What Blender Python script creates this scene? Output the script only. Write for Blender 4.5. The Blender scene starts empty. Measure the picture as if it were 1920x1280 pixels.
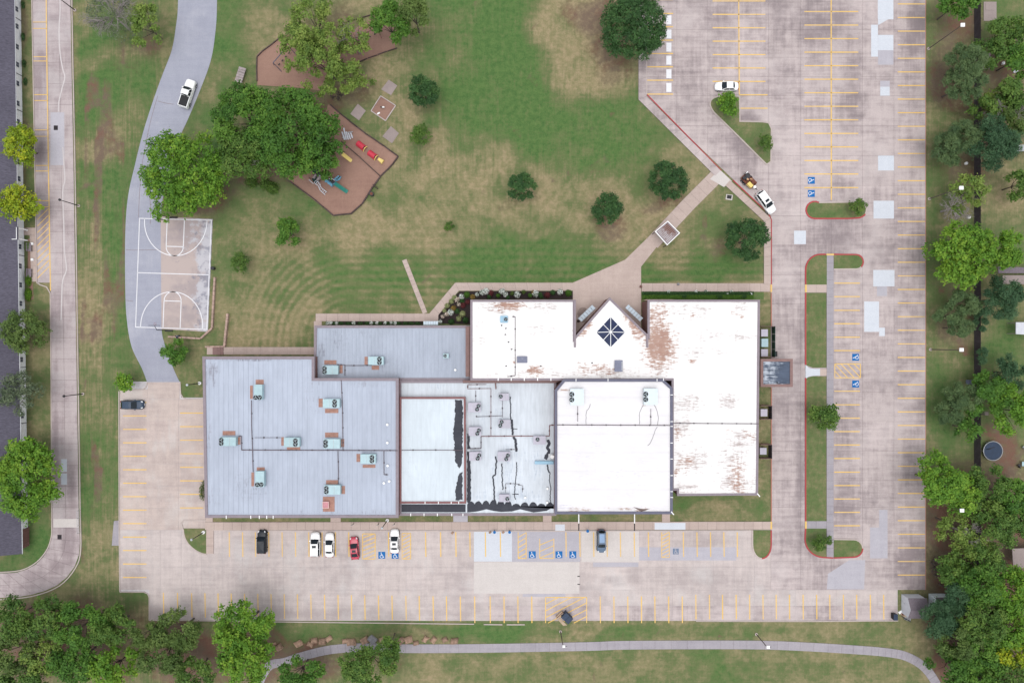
import bpy, math, random
import numpy as np
from mathutils import Vector

SC = bpy.context.scene
COL = SC.collection
S = 0.11      # metres per source pixel on the ground
H = 130.0     # camera height

# ------------------------------------------------------------------ camera, sky, sun, exposure
cam = bpy.data.cameras.new("camera")
cam.sensor_fit = 'HORIZONTAL'
cam.sensor_width = 36.0
cam.lens = 36.0 * H / (1920 * S)
cam.clip_start = 1.0
cam.clip_end = 5000.0
camo = bpy.data.objects.new("camera", cam)
COL.objects.link(camo)
camo.location = (0, 0, H)
camo.rotation_euler = (0, 0, 0)
SC.camera = camo

wd = bpy.data.worlds.new("World")
SC.world = wd
wd.use_nodes = True
wn = wd.node_tree
bg = wn.nodes["Background"]
sky = wn.nodes.new("ShaderNodeTexSky")
sky.sky_type = 'NISHITA'
sky.sun_disc = False
sky.sun_elevation = math.radians(84)
sky.sun_rotation = math.radians(200)
hs = wn.nodes.new("ShaderNodeHueSaturation")
hs.inputs['Saturation'].default_value = 0.14      # overcast: a grey sky
wn.links.new(sky.outputs[0], hs.inputs['Color'])
wn.links.new(hs.outputs[0], bg.inputs['Color'])
bg.inputs['Strength'].default_value = 0.15

sl = bpy.data.lights.new("sun", 'SUN')
sl.energy = 0.85
sl.angle = math.radians(50)
sl.color = (1.0, 0.965, 0.92)
so = bpy.data.objects.new("sun", sl)
COL.objects.link(so)
el, az = math.radians(84), math.radians(200)
sd = Vector((math.sin(az) * math.cos(el), math.cos(az) * math.cos(el), math.sin(el)))
so.rotation_euler = sd.to_track_quat('Z', 'Y').to_euler()
so.location = sd * 200

SC.view_settings.view_transform = 'Standard'
SC.view_settings.look = 'None'
SC.view_settings.gamma = 1.0
SC.view_settings.use_curve_mapping = False
SC.view_settings.exposure = 0.84
SC.cycles.max_bounces = 5
SC.cycles.diffuse_bounces = 3
SC.cycles.glossy_bounces = 2
SC.cycles.transmission_bounces = 3
SC.cycles.use_denoising = True

# ------------------------------------------------------------------ helpers
R = random.Random(7)
RNG = np.random.default_rng(11)
KEXP = 1.45    # how much brighter a lit level surface shows than its base colour


def W(px, py, z=0.0):
    k = S * (H - z) / H
    return ((px - 960) * k, (640 - py) * k)


def W3(px, py, z=0.0):
    x, y = W(px, py, z)
    return (x, y, z)


def lin(c):
    c = c / 255.0
    return c / 12.92 if c <= 0.04045 else ((c + 0.055) / 1.055) ** 2.4


def A(r, g, b, k=None):
    k = k or KEXP
    return tuple(min(0.85, lin(c) / k) for c in (r, g, b)) + (1.0,)


def ccw(p):
    a = sum(p[i][0] * p[(i + 1) % len(p)][1] - p[(i + 1) % len(p)][0] * p[i][1] for i in range(len(p)))
    return list(p) if a > 0 else list(p)[::-1]


def inset(p, d):
    p = ccw(p)
    n = len(p)
    out = []
    for i in range(n):
        a, b, c = Vector(p[i - 1]), Vector(p[i]), Vector(p[(i + 1) % n])
        e1, e2 = (b - a).normalized(), (c - b).normalized()
        n1, n2 = Vector((-e1.y, e1.x)), Vector((-e2.y, e2.x))
        m = n1 + n2
        q = m / max(0.25, 1 + n1.dot(n2))
        out.append((b.x + q.x * d, b.y + q.y * d))
    return out


def rootloc(o):
    v = Vector((0, 0, 0))
    while o is not None:
        v += o.location
        o = o.parent
    return v


def setp(o, label=None, cat=None, group=None, kind=None):
    if label:
        o['label'] = label
    if cat:
        o['category'] = cat
    if group:
        o['group'] = group
    if kind:
        o['kind'] = kind
    return o


def thing(name, label, cat, loc=(0, 0, 0), rz=0.0, group=None):
    o = bpy.data.objects.new(name, None)
    o.empty_display_size = 0.3
    COL.objects.link(o)
    o.location = loc
    o.rotation_euler = (0, 0, rz)
    return setp(o, label, cat, group)


def link_mesh(name, me, parent=None, loc=(0, 0, 0)):
    o = bpy.data.objects.new(name, me)
    COL.objects.link(o)
    o.location = loc
    if parent is not None:
        o.parent = parent
    return o


def copy_tree(o, parent=None):
    c = o.copy()
    COL.objects.link(c)
    if parent is not None:
        c.parent = parent
    for ch in list(o.children):
        copy_tree(ch, c)
    return c


class MB:
    """collects shapes and links them as one mesh object"""

    def __init__(s):
        s.v, s.f = [], []

    def add(s, vs, fs):
        b = len(s.v)
        s.v += [tuple(v) for v in vs]
        s.f += [tuple(i + b for i in f) for f in fs]
        return s

    def box(s, x, y, z, sx, sy, sz, rz=0.0, taper=1.0, bottom=True):
        c, n = math.cos(rz), math.sin(rz)
        vs = []
        for k, t in ((0, 1.0), (1, taper)):
            for dx, dy in ((-1, -1), (1, -1), (1, 1), (-1, 1)):
                a, b = dx * sx / 2 * t, dy * sy / 2 * t
                vs.append((x + a * c - b * n, y + a * n + b * c, z + k * sz))
        fs = [(4, 5, 6, 7), (0, 1, 5, 4), (1, 2, 6, 5), (2, 3, 7, 6), (3, 0, 4, 7)]
        if bottom:
            fs.append((3, 2, 1, 0))
        return s.add(vs, fs)

    def poly(s, p, z0, z1, bottom=False):
        p = ccw(p)
        n = len(p)
        vs = [(a, b, z1) for a, b in p]
        fs = [tuple(range(n))]
        if z0 is not None:
            vs += [(a, b, z0) for a, b in p]
            fs += [(n + i, n + (i + 1) % n, (i + 1) % n, i) for i in range(n)]
            if bottom:
                fs.append(tuple(range(2 * n - 1, n - 1, -1)))
        return s.add(vs, fs)

    def ring(s, p, w, z0, z1, wo=0.0):
        """a band along the outline: outer edge wo outside, inner edge w inside"""
        o = inset(p, -wo) if wo else ccw(p)
        i = inset(p, w)
        n = len(o)
        vs = [(a, b, z1) for a, b in o] + [(a, b, z1) for a, b in i] + [(a, b, z0) for a, b in o] + [(a, b, z0) for a, b in i]
        fs = []
        for k in range(n):
            j = (k + 1) % n
            fs += [(k, j, n + j, n + k), (2 * n + k, 2 * n + j, j, k), (n + k, n + j, 3 * n + j, 3 * n + k),
                   (3 * n + k, 3 * n + j, 2 * n + j, 2 * n + k)]
        return s.add(vs, fs)

    def ribbon(s, pts, w, z0, z1, closed=False):
        n = len(pts)
        Ls, Rs = [], []
        for i in range(n):
            b = Vector(pts[i])
            a = Vector(pts[i - 1]) if (i > 0 or closed) else None
            c = Vector(pts[(i + 1) % n]) if (i < n - 1 or closed) else None
            e1 = (b - a).normalized() if a is not None else (c - b).normalized()
            e2 = (c - b).normalized() if c is not None else e1
            n1, n2 = Vector((-e1.y, e1.x)), Vector((-e2.y, e2.x))
            q = (n1 + n2) / max(0.3, 1 + n1.dot(n2))
            Ls.append((b.x + q.x * w / 2, b.y + q.y * w / 2))
            Rs.append((b.x - q.x * w / 2, b.y - q.y * w / 2))
        vs = [(x, y, z1) for x, y in Ls] + [(x, y, z1) for x, y in Rs]
        fs = []
        if z0 is not None:
            vs += [(x, y, z0) for x, y in Ls] + [(x, y, z0) for x, y in Rs]
        m = n if closed else n - 1
        for i in range(m):
            j = (i + 1) % n
            fs.append((i, n + i, n + j, j))
            if z0 is not None:
                fs += [(2 * n + i, i, j, 2 * n + j), (n + i, 3 * n + i, 3 * n + j, n + j)]
        if z0 is not None and not closed:
            fs += [(0, 2 * n, 3 * n, n), (n - 1, 2 * n - 1, 4 * n - 1, 3 * n - 1)]
        return s.add(vs, fs)

    def tube(s, p, q, r0, r1=None, n=6, caps=True):
        r1 = r0 if r1 is None else r1
        p, q = Vector(p), Vector(q)
        d = (q - p)
        if d.length < 1e-6:
            return s
        d.normalize()
        u = d.orthogonal().normalized()
        w = d.cross(u)
        vs = []
        for c, r in ((p, r0), (q, r1)):
            for k in range(n):
                t = 2 * math.pi * k / n
                vs.append(c + (u * math.cos(t) + w * math.sin(t)) * r)
        fs = [(k, (k + 1) % n, n + (k + 1) % n, n + k) for k in range(n)]
        if caps:
            fs += [tuple(range(n - 1, -1, -1)), tuple(range(n, 2 * n))]
        return s.add(vs, fs)

    def cyl(s, x, y, z0, z1, r, n=16, r1=None):
        return s.tube((x, y, z0), (x, y, z1), r, r1, n)

    def dome(s, x, y, z, rx, ry, rz, n=10, m=4):
        vs, fs = [], []
        for j in range(m):
            t = math.pi / 2 * j / m
            for k in range(n):
                a = 2 * math.pi * k / n
                vs.append((x + rx * math.cos(t) * math.cos(a), y + ry * math.cos(t) * math.sin(a), z + rz * math.sin(t)))
        vs.append((x, y, z + rz))
        for j in range(m - 1):
            for k in range(n):
                k2 = (k + 1) % n
                fs.append((j * n + k, j * n + k2, (j + 1) * n + k2, (j + 1) * n + k))
        for k in range(n):
            fs.append(((m - 1) * n + k, (m - 1) * n + (k + 1) % n, m * n))
        return s.add(vs, fs)

    def mesh(s, name, mat=None, smooth=False):
        me = bpy.data.meshes.new(name)
        me.from_pydata(s.v, [], s.f)
        if mat is not None:
            me.materials.append(mat)
        if smooth:
            me.polygons.foreach_set('use_smooth', [True] * len(me.polygons))
        me.update()
        return me

    def obj(s, name, mat, parent=None, smooth=False, world=False, center=False):
        """world: shapes were given in world metres, moved into the parent's frame"""
        off = Vector((0, 0, 0))
        loc = (0, 0, 0)
        if parent is not None and world:
            off = rootloc(parent)
        elif parent is None and center:
            a = np.array(s.v)
            lo, hi = a.min(0), a.max(0)
            off = Vector(((lo[0] + hi[0]) / 2, (lo[1] + hi[1]) / 2, lo[2]))
            loc = off
        if off.length > 0:
            s.v = [(v[0] - off.x, v[1] - off.y, v[2] - off.z) for v in s.v]
        return link_mesh(name, s.mesh(name, mat, smooth), parent, loc)


def struct(name, mb, mat, parent=None, **k):
    o = mb.obj(name, mat, parent, **k)
    if parent is None:
        o['kind'] = 'structure'
    return o


def pxs(p, z=0.0):
    return [W(a, b, z) for a, b in p]


def arc(cx, cy, rx, ry, a0, a1, n=14):
    return [(cx + rx * math.cos(math.radians(a0 + (a1 - a0) * i / n)),
             cy + ry * math.sin(math.radians(a0 + (a1 - a0) * i / n))) for i in range(n + 1)]


def resample(p, n):
    d = [0.0]
    for i in range(1, len(p)):
        d.append(d[-1] + math.dist(p[i - 1], p[i]))
    out = []
    for k in range(n + 1):
        t = d[-1] * k / n
        i = 1
        while i < len(p) - 1 and d[i] < t:
            i += 1
        u = (t - d[i - 1]) / max(1e-9, d[i] - d[i - 1])
        out.append((p[i - 1][0] + (p[i][0] - p[i - 1][0]) * u, p[i - 1][1] + (p[i][1] - p[i - 1][1]) * u))
    return out


def smoothline(p, k=5):
    """Catmull-Rom through the points"""
    out = []
    n = len(p)
    for i in range(n - 1):
        p0, p1, p2, p3 = p[max(0, i - 1)], p[i], p[i + 1], p[min(n - 1, i + 2)]
        for j in range(k):
            t = j / k
            out.append(tuple(0.5 * (2 * p1[c] + (p2[c] - p0[c]) * t + (2 * p0[c] - 5 * p1[c] + 4 * p2[c] - p3[c]) * t * t
                                    + (3 * p1[c] - p0[c] - 3 * p2[c] + p3[c]) * t ** 3) for c in (0, 1)))
    out.append(tuple(p[-1]))
    return out


# ------------------------------------------------------------------ materials
class N:
    def __init__(s, name, rough=0.85, spec=0.3, metallic=0.0):
        s.m = bpy.data.materials.new(name)
        s.m.use_nodes = True
        s.t = s.m.node_tree
        s.b = s.t.nodes["Principled BSDF"]
        s.out = s.t.nodes["Material Output"]
        s.b.inputs['Roughness'].default_value = rough
        s.b.inputs['Specular IOR Level'].default_value = spec
        s.b.inputs['Metallic'].default_value = metallic

    def put(s, sock, v):
        if isinstance(v, bpy.types.NodeSocket):
            s.t.links.new(v, sock)
        else:
            sock.default_value = v[:3] if sock.type == 'VECTOR' else v

    def pos(s):
        if not hasattr(s, '_p'):
            s._p = s.t.nodes.new('ShaderNodeNewGeometry').outputs['Position']
        return s._p

    def objc(s):
        return s.t.nodes.new('ShaderNodeTexCoord').outputs['Object']

    def rnd(s):
        return s.t.nodes.new('ShaderNodeObjectInfo').outputs['Random']

    def attr(s, name):
        n = s.t.nodes.new('ShaderNodeAttribute')
        n.attribute_name = name
        return n.outputs['Fac']

    def vm(s, op, a, b=None):
        n = s.t.nodes.new('ShaderNodeVectorMath')
        n.operation = op
        s.put(n.inputs[0], a)
        if b is not None:
            s.put(n.inputs[1], b)
        return n.outputs['Value'] if op in ('LENGTH', 'DOT_PRODUCT') else n.outputs['Vector']

    def ma(s, op, a, b=0.0, clamp=False):
        n = s.t.nodes.new('ShaderNodeMath')
        n.operation = op
        n.use_clamp = clamp
        s.put(n.inputs[0], a)
        s.put(n.inputs[1], b)
        return n.outputs[0]

    def noise(s, scale, detail=3.0, vec=None, rough=0.55, stretch=None):
        n = s.t.nodes.new('ShaderNodeTexNoise')
        v = vec if vec is not None else s.pos()
        if stretch:
            v = s.vm('MULTIPLY', v, stretch)
        s.put(n.inputs['Vector'], v)
        n.inputs['Scale'].default_value = scale
        n.inputs['Detail'].default_value = detail
        n.inputs['Roughness'].default_value = rough
        return n.outputs['Fac']

    def mr(s, x, a, b, c=0.0, d=1.0, smooth=True):
        n = s.t.nodes.new('ShaderNodeMapRange')
        n.interpolation_type = 'SMOOTHSTEP' if smooth else 'LINEAR'
        n.clamp = True
        s.put(n.inputs[0], x)
        for i, v in enumerate((a, b, c, d)):
            s.put(n.inputs[1 + i], v)
        return n.outputs[0]

    def mix(s, f, a, b, mode='MIX'):
        n = s.t.nodes.new('ShaderNodeMix')
        n.data_type = 'RGBA'
        n.blend_type = mode
        s.put(n.inputs[0], f)
        s.put(n.inputs[6], a)
        s.put(n.inputs[7], b)
        return n.outputs[2]

    def scale(s, col, f):
        """colour times a factor"""
        n = s.t.nodes.new('ShaderNodeVectorMath')
        n.operation = 'SCALE'
        s.put(n.inputs[0], col)
        s.put(n.inputs['Scale'], f)
        return n.outputs[0]

    def blobs(s, bl):
        """soft patches at fixed world spots: (x, y, rx, ry, weight)"""
        acc = None
        for x, y, rx, ry, w in bl:
            d = s.vm('LENGTH', s.vm('MULTIPLY', s.vm('SUBTRACT', s.pos(), (x, y, 0)), (1 / rx, 1 / ry, 0)))
            v = s.mr(d, 0.15, 1.35, w, 0.0, False)
            acc = v if acc is None else s.ma('MAXIMUM', acc, v)
        return acc

    def bump(s, h, strength=0.3, dist=0.02):
        n = s.t.nodes.new('ShaderNodeBump')
        n.inputs['Strength'].default_value = strength
        n.inputs['Distance'].default_value = dist
        s.put(n.inputs['Height'], h)
        s.t.links.new(n.outputs[0], s.b.inputs['Normal'])

    def done(s, col):
        s.put(s.b.inputs['Base Color'], col)
        return s.m


def c4(c):
    return c if len(c) == 4 else tuple(c) + (1.0,)


def plain(name, col, rough=0.6, metallic=0.0, var=0.12, nscale=1.5, ovar=0.0, spec=0.3, local=True):
    n = N(name, rough, spec, metallic)
    v = n.objc() if local else n.pos()
    a = n.noise(nscale, 4, v)
    f = n.mr(a, 0.25, 0.75, 1 - var, 1 + var)
    if ovar:
        f = n.ma('MULTIPLY', f, n.mr(n.rnd(), 0, 1, 1 - ovar, 1 + ovar, smooth=False))
    return n.done(n.scale(c4(col), f))


def concrete(name, col, dark, stain=0.55, ovar=0.08, lightstain=None, seedoff=0.0, speck=0.0, big=0.06, spots=()):
    """weathered paving: cloudy stains, traffic streaks along x and y, fine grain"""
    n = N(name, 0.9, 0.2)
    p = n.vm('ADD', n.pos(), (seedoff, seedoff * 0.7, 0))
    cloud = n.noise(big, 5, p, 0.6)
    mid = n.noise(0.42, 5, p, 0.65)
    sx = n.noise(1.0, 4, p, 0.6, (0.10, 1.3, 1))
    sy = n.noise(1.0, 4, p, 0.6, (1.3, 0.10, 1))
    fine = n.noise(6.0, 2, p)
    st = n.ma('ADD', n.ma('MULTIPLY', cloud, 0.9), n.ma('MULTIPLY', mid, 0.7))
    st = n.ma('ADD', st, n.ma('MULTIPLY', n.ma('ADD', sx, sy), 0.55))
    st = n.ma('ADD', st, n.ma('MULTIPLY', n.rnd(), 0.16))
    if spots:
        st = n.ma('ADD', st, n.blobs([W(x, y) + (p_ * S, q_ * S, w) for x, y, p_, q_, w in spots]))
    f = n.mr(st, 1.18, 1.85, 0.0, stain)
    c = n.mix(f, c4(col), c4(dark))
    if lightstain:
        f2 = n.mr(n.ma('ADD', n.noise(0.11, 4, p, 0.6), n.ma('MULTIPLY', sy, 0.35)), 0.66, 0.9, 0, 0.55)
        c = n.mix(f2, c, c4(lightstain))
    g = n.mr(fine, 0.2, 0.8, 0.93, 1.07)
    g = n.ma('MULTIPLY', g, n.mr(n.rnd(), 0, 1, 1 - ovar, 1 + ovar, smooth=False))
    if speck:
        g = n.ma('MULTIPLY', g, n.mr(n.noise(2.2, 3, p), 0.62, 0.75, 1.0, 1 - speck))
    n.bump(fine, 0.25, 0.01)
    return n.done(n.scale(c, g))


M = {}
M['pave_warm'] = concrete('concrete_warm', A(216, 199, 191), A(172, 156, 154), 0.7, 0.05, A(224, 217, 213), spots=[(300, 900, 50, 90, .12), (360, 900, 24, 40, .2), (250, 800, 24, 20, .2), (362, 930, 20, 14, .35)])
M['pave_dark'] = concrete('concrete_weathered', A(209, 195, 193), A(132, 120, 123), 0.8, 0.07, A(214, 202, 200), 31.0,
                          spots=[(1722, 40, 20, 60, .5), (1712, 75, 34, 22, .3), (1600, 110, 20, 60, .3), (1540, 30, 60, 60, .2), (1600, 200, 30, 60, .25), (1460, 60, 20, 200, .15), (1400, 255, 30, 60, .3), (1560, 440, 60, 40, .3), (1585, 850, 30, 240, .16), (1712, 1060, 34, 50, .5), (1710, 700, 30, 300, .12), (1350, 70, 30, 60, .2), (1300, 160, 30, 60, .2), (1712, 200, 22, 200, .12), (1500, 900, 10, 120, .3), (1500, 650, 10, 80, .2), (1650, 500, 60, 40, .1)])
M['pave_mid'] = concrete('concrete_worn', A(216, 203, 199), A(154, 142, 143), 0.6, 0.05, A(218, 212, 210), 57.0,
                         spots=[(250, 1085, 26, 40, .5), (560, 1150, 240, 12, .35), (1000, 1150, 160, 22, .35), (1300, 1150, 160, 18, .3), (1600, 1145, 80, 26, .35), (1148, 1086, 20, 8, .6), (1160, 1095, 14, 5, .5), (1190, 1078, 16, 20, .35), (1080, 1100, 50, 5, .25), (1300, 1085, 100, 22, .2), (1340, 1015, 60, 18, .25), (300, 1150, 30, 14, .4)])
M['pave_road'] = concrete('concrete_road', A(203, 190, 190), A(140, 124, 128), 0.7, 0.05, A(206, 198, 198), 83.0,
                          spots=[(76, 142, 12, 40, .8), (77, 285, 12, 22, .5), (80, 345, 12, 30, .7), (84, 425, 12, 40, .3), (105, 690, 6, 40, .3), (105, 800, 6, 30, .4), (128, 1010, 14, 60, .55), (110, 1060, 20, 14, .4), (104, 880, 8, 40, .6), (100, 35, 16, 8, .4), (135, 930, 8, 50, .4)])
M['pave_walk'] = concrete('concrete_walk', A(206, 187, 178), A(172, 152, 145), 0.5, 0.06, None, 11.0)
M['pave_path'] = concrete('concrete_path', A(178, 172, 178), A(146, 140, 150), 0.6, 0.05, None, 17.0)
M['pave_new'] = concrete('concrete_new', A(220, 224, 232), A(200, 206, 216), 0.45, 0.04, None, 23.0)
M['pave_pale'] = concrete('concrete_pale', A(222, 214, 210), A(200, 192, 188), 0.5, 0.04, None, 29.0)
M['pave_grey'] = concrete('concrete_grey', A(196, 192, 200), A(172, 168, 178), 0.5, 0.04, None, 37.0)
M['asphalt'] = concrete('asphalt_pale', A(176, 178, 192), A(154, 156, 172), 0.6, 0.0, A(198, 198, 208), 41.0)
M['joint_light'] = plain('joint_light', A(212, 206, 208), 0.95, local=False)
M['joint'] = plain('joint_filler', A(146, 132, 134), 0.95, local=False)
M['pad'] = concrete('concrete_pad', A(170, 156, 152), A(140, 126, 126), 0.5, 0.1, None, 43.0)
M['yellow'] = concrete('paint_yellow', A(250, 206, 112), A(226, 196, 158), 0.75, 0.05, None, 3.0, speck=.22)
M['white'] = concrete('paint_white', A(246, 246, 250), A(222, 216, 220), 0.4, 0.03, None, 5.0)
M['red_paint'] = concrete('paint_red', A(190, 78, 82), A(170, 110, 108), 0.6, 0.06, None, 7.0)
M['blue_paint'] = concrete('paint_blue', A(28, 112, 184), A(70, 130, 180), 0.4, 0.03, None, 9.0)
M['blue_worn'] = concrete('paint_blue_worn', A(96, 126, 160), A(160, 160, 170), 0.8, 0.03, None, 9.0)
M['kerb'] = concrete('kerb_concrete', A(206, 192, 186), A(165, 152, 148), 0.55, 0.06, None, 13.0)
M['kerb_red'] = concrete('kerb_red', A(186, 78, 82), A(165, 95, 92), 0.55, 0.06, None, 15.0)
M['kerb_rust'] = concrete('kerb_rust', A(190, 130, 110), A(165, 120, 108), 0.6, 0.06, None, 15.0)
M['brick'] = plain('brick_red', A(134, 98, 92), 0.85, var=0.2, nscale=3)
M['brick_cap'] = plain('brick_cap', A(188, 160, 148), 0.85, var=0.2, ovar=0.12, nscale=3)
M['trim'] = plain('trim_grey_brown', A(148, 136, 144), 0.55, var=0.08)
M['trim_dark'] = plain('trim_slate', A(104, 104, 124), 0.5, var=0.08)
M['trim_red'] = plain('trim_red_brown', A(140, 94, 94), 0.6, var=0.12)
M['trim_brown'] = plain('trim_brown', A(146, 116, 112), 0.6, var=0.1)
M['dark'] = plain('dark_metal', (0.03, 0.03, 0.035, 1), 0.5)
M['black'] = plain('black_plastic', (0.012, 0.012, 0.014, 1), 0.5)
M['steel'] = plain('galvanised_steel', (0.36, 0.37, 0.39, 1), 0.45, 0.3)
M['white_metal'] = plain('white_metal', (0.78, 0.78, 0.78, 1), 0.45, var=0.04)
M['glass_house'] = plain('house_glass', A(92, 96, 112), 0.3, var=0.1)
M['teal'] = plain('hvac_teal', A(182, 210, 217), 0.5, var=0.08, ovar=0.05)
M['teal_pale'] = plain('hvac_pale_teal', A(228, 240, 246), 0.5, var=0.05)
M['lavender'] = plain('hvac_grey', A(196, 192, 206), 0.5, var=0.07, ovar=0.05)
M['blue_unit'] = plain('hvac_blue', A(160, 200, 224), 0.5, var=0.08)
M['fan_dark'] = plain('fan_well', (0.012, 0.016, 0.02, 1), 0.6)
M['fan_blade'] = plain('fan_blade', (0.30, 0.36, 0.38, 1), 0.5)
M['walkpad'] = plain('walk_pad_tan', A(178, 136, 122), 0.9, var=0.15, ovar=0.06)
M['pink'] = plain('hatch_pink', A(212, 150, 158), 0.7)
M['pipe'] = plain('pipe_painted', A(112, 100, 108), 0.6)
M['felt_crack'] = plain('felt_crack', A(140, 136, 140), 0.9)
M['sealant'] = concrete('crack_sealant', A(220, 212, 212), A(198, 190, 192), 0.7, 0.0, None, 19.0)
M['frame_pale'] = plain('frame_pale', A(206, 194, 192), 0.8, var=0.1)
M['tar'] = concrete('roof_tar', A(78, 80, 88), A(60, 62, 70), 0.8, 0.0, None, 61.0, big=0.3)
M['glass'] = plain('glass_dark', (0.010, 0.016, 0.022, 1), 0.15, var=0.05, spec=0.25)
M['skyglass'] = plain('skylight_glass', A(50, 60, 92), 0.5, var=0.12, spec=0.2, nscale=0.7)
M['hatch'] = plain('hatch_slate', A(124, 128, 150), 0.45, var=0.1)
M['awning'] = plain('awning_pale_blue', A(206, 220, 232), 0.5, var=0.06)
M['mulch'] = concrete('playground_mulch', A(168, 134, 119), A(142, 109, 99), 0.7, 0.0, A(178, 142, 128), 71.0, speck=0.15)
M['timber'] = plain('timber_dark', A(88, 74, 72), 0.9, var=0.25, ovar=0.2)
M['wood'] = plain('wood_weathered', A(172, 160, 160), 0.9, var=0.2, ovar=0.12)
M['bark'] = plain('bark', A(96, 86, 80), 0.95, var=0.25, nscale=4)
M['bark_pale'] = plain('bark_pale', A(158, 150, 148), 0.95, var=0.2, nscale=4)
M['soil'] = concrete('bed_soil', A(62, 52, 52), A(44, 38, 38), 0.7, 0.0, None, 77.0)
M['rock'] = plain('sandstone', A(172, 142, 122), 0.9, var=0.3, ovar=0.2, nscale=2.0)
M['rock_grey'] = plain('grey_stone', A(150, 148, 152), 0.9, var=0.2, nscale=2.0)
M['fence'] = plain('fence_dark', A(74, 68, 72), 0.9, var=0.2, ovar=0.12)
M['play_red'] = plain('play_red', A(214, 62, 82), 0.4, var=0.05)
M['play_yellow'] = plain('play_yellow', A(244, 218, 130), 0.4, var=0.06)
M['play_green'] = plain('play_green', A(28, 132, 118), 0.4, var=0.06)
M['play_blue'] = plain('play_blue', A(120, 178, 206), 0.4, var=0.06)
M['play_dkgreen'] = plain('play_dark_green', A(24, 66, 60), 0.5, var=0.06)
M['shed_wall'] = plain('shed_wall', A(218, 220, 228), 0.7, var=0.06)
M['shed_roof'] = plain('shed_roof', A(128, 118, 126), 0.9, var=0.14, nscale=4)
M['skin'] = plain('skin', (0.45, 0.27, 0.2, 1), 0.6)
M['cloth_grey'] = plain('cloth_grey', A(160, 160, 172), 0.9)
M['cloth_dark'] = plain('cloth_dark', A(70, 70, 84), 0.9)
M['tyre'] = plain('tyre_rubber', (0.015, 0.015, 0.016, 1), 0.8)
M['rim'] = plain('wheel_rim', (0.4, 0.4, 0.42, 1), 0.35, 0.5)
M['lamp_red'] = plain('tail_lamp', (0.25, 0.015, 0.015, 1), 0.3)
M['lamp_clear'] = plain('head_lamp', (0.62, 0.64, 0.66, 1), 0.2)
M['tarp'] = plain('plastic_lid_navy', A(44, 62, 88), 0.5, var=0.15)
M['plywood'] = plain('plywood', A(196, 174, 150), 0.9, var=0.15)
M['rust_metal'] = plain('rusty_steel', A(124, 76, 60), 0.8, var=0.4, nscale=5)
M['grate'] = plain('iron_grate', A(52, 46, 50), 0.8)

# shingles of the long building
n = N('shingle_roof', 0.95, 0.1)
f = n.noise(2.5, 4, None, 0.7, (0.6, 2.2, 1))
f2 = n.noise(0.15, 4)
M['shingle'] = n.done(n.scale(A(100, 97, 110), n.ma('MULTIPLY', n.mr(f, 0.25, 0.75, 0.72, 1.28), n.mr(f2, 0.3, 0.7, 0.92, 1.08))))
M['siding'] = plain('siding_pale', A(252, 252, 255, 1.25), 0.7, var=0.06)


def paint(name, col, rough=0.3):
    n = N(name, rough, 0.5)
    if max(col) < .3:
        n.b.inputs['Specular IOR Level'].default_value = .22
    n.b.inputs['Coat Weight'].default_value = 0.5 if max(col) > .3 else 0.0
    n.b.inputs['Coat Roughness'].default_value = 0.1
    f = n.noise(1.2, 3, n.objc())
    return n.done(n.scale(c4(col), n.mr(f, 0.3, 0.7, 0.95, 1.05)))


M['car_white'] = paint('car_white', (0.78, 0.78, 0.78))
M['car_black'] = paint('car_black', (0.022, 0.026, 0.032))
M['car_navy'] = paint('car_navy', (0.035, 0.055, 0.09))
M['car_slate'] = paint('car_slate', (0.10, 0.14, 0.20))
M['car_red'] = paint('car_red', (0.42, 0.03, 0.065))


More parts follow.
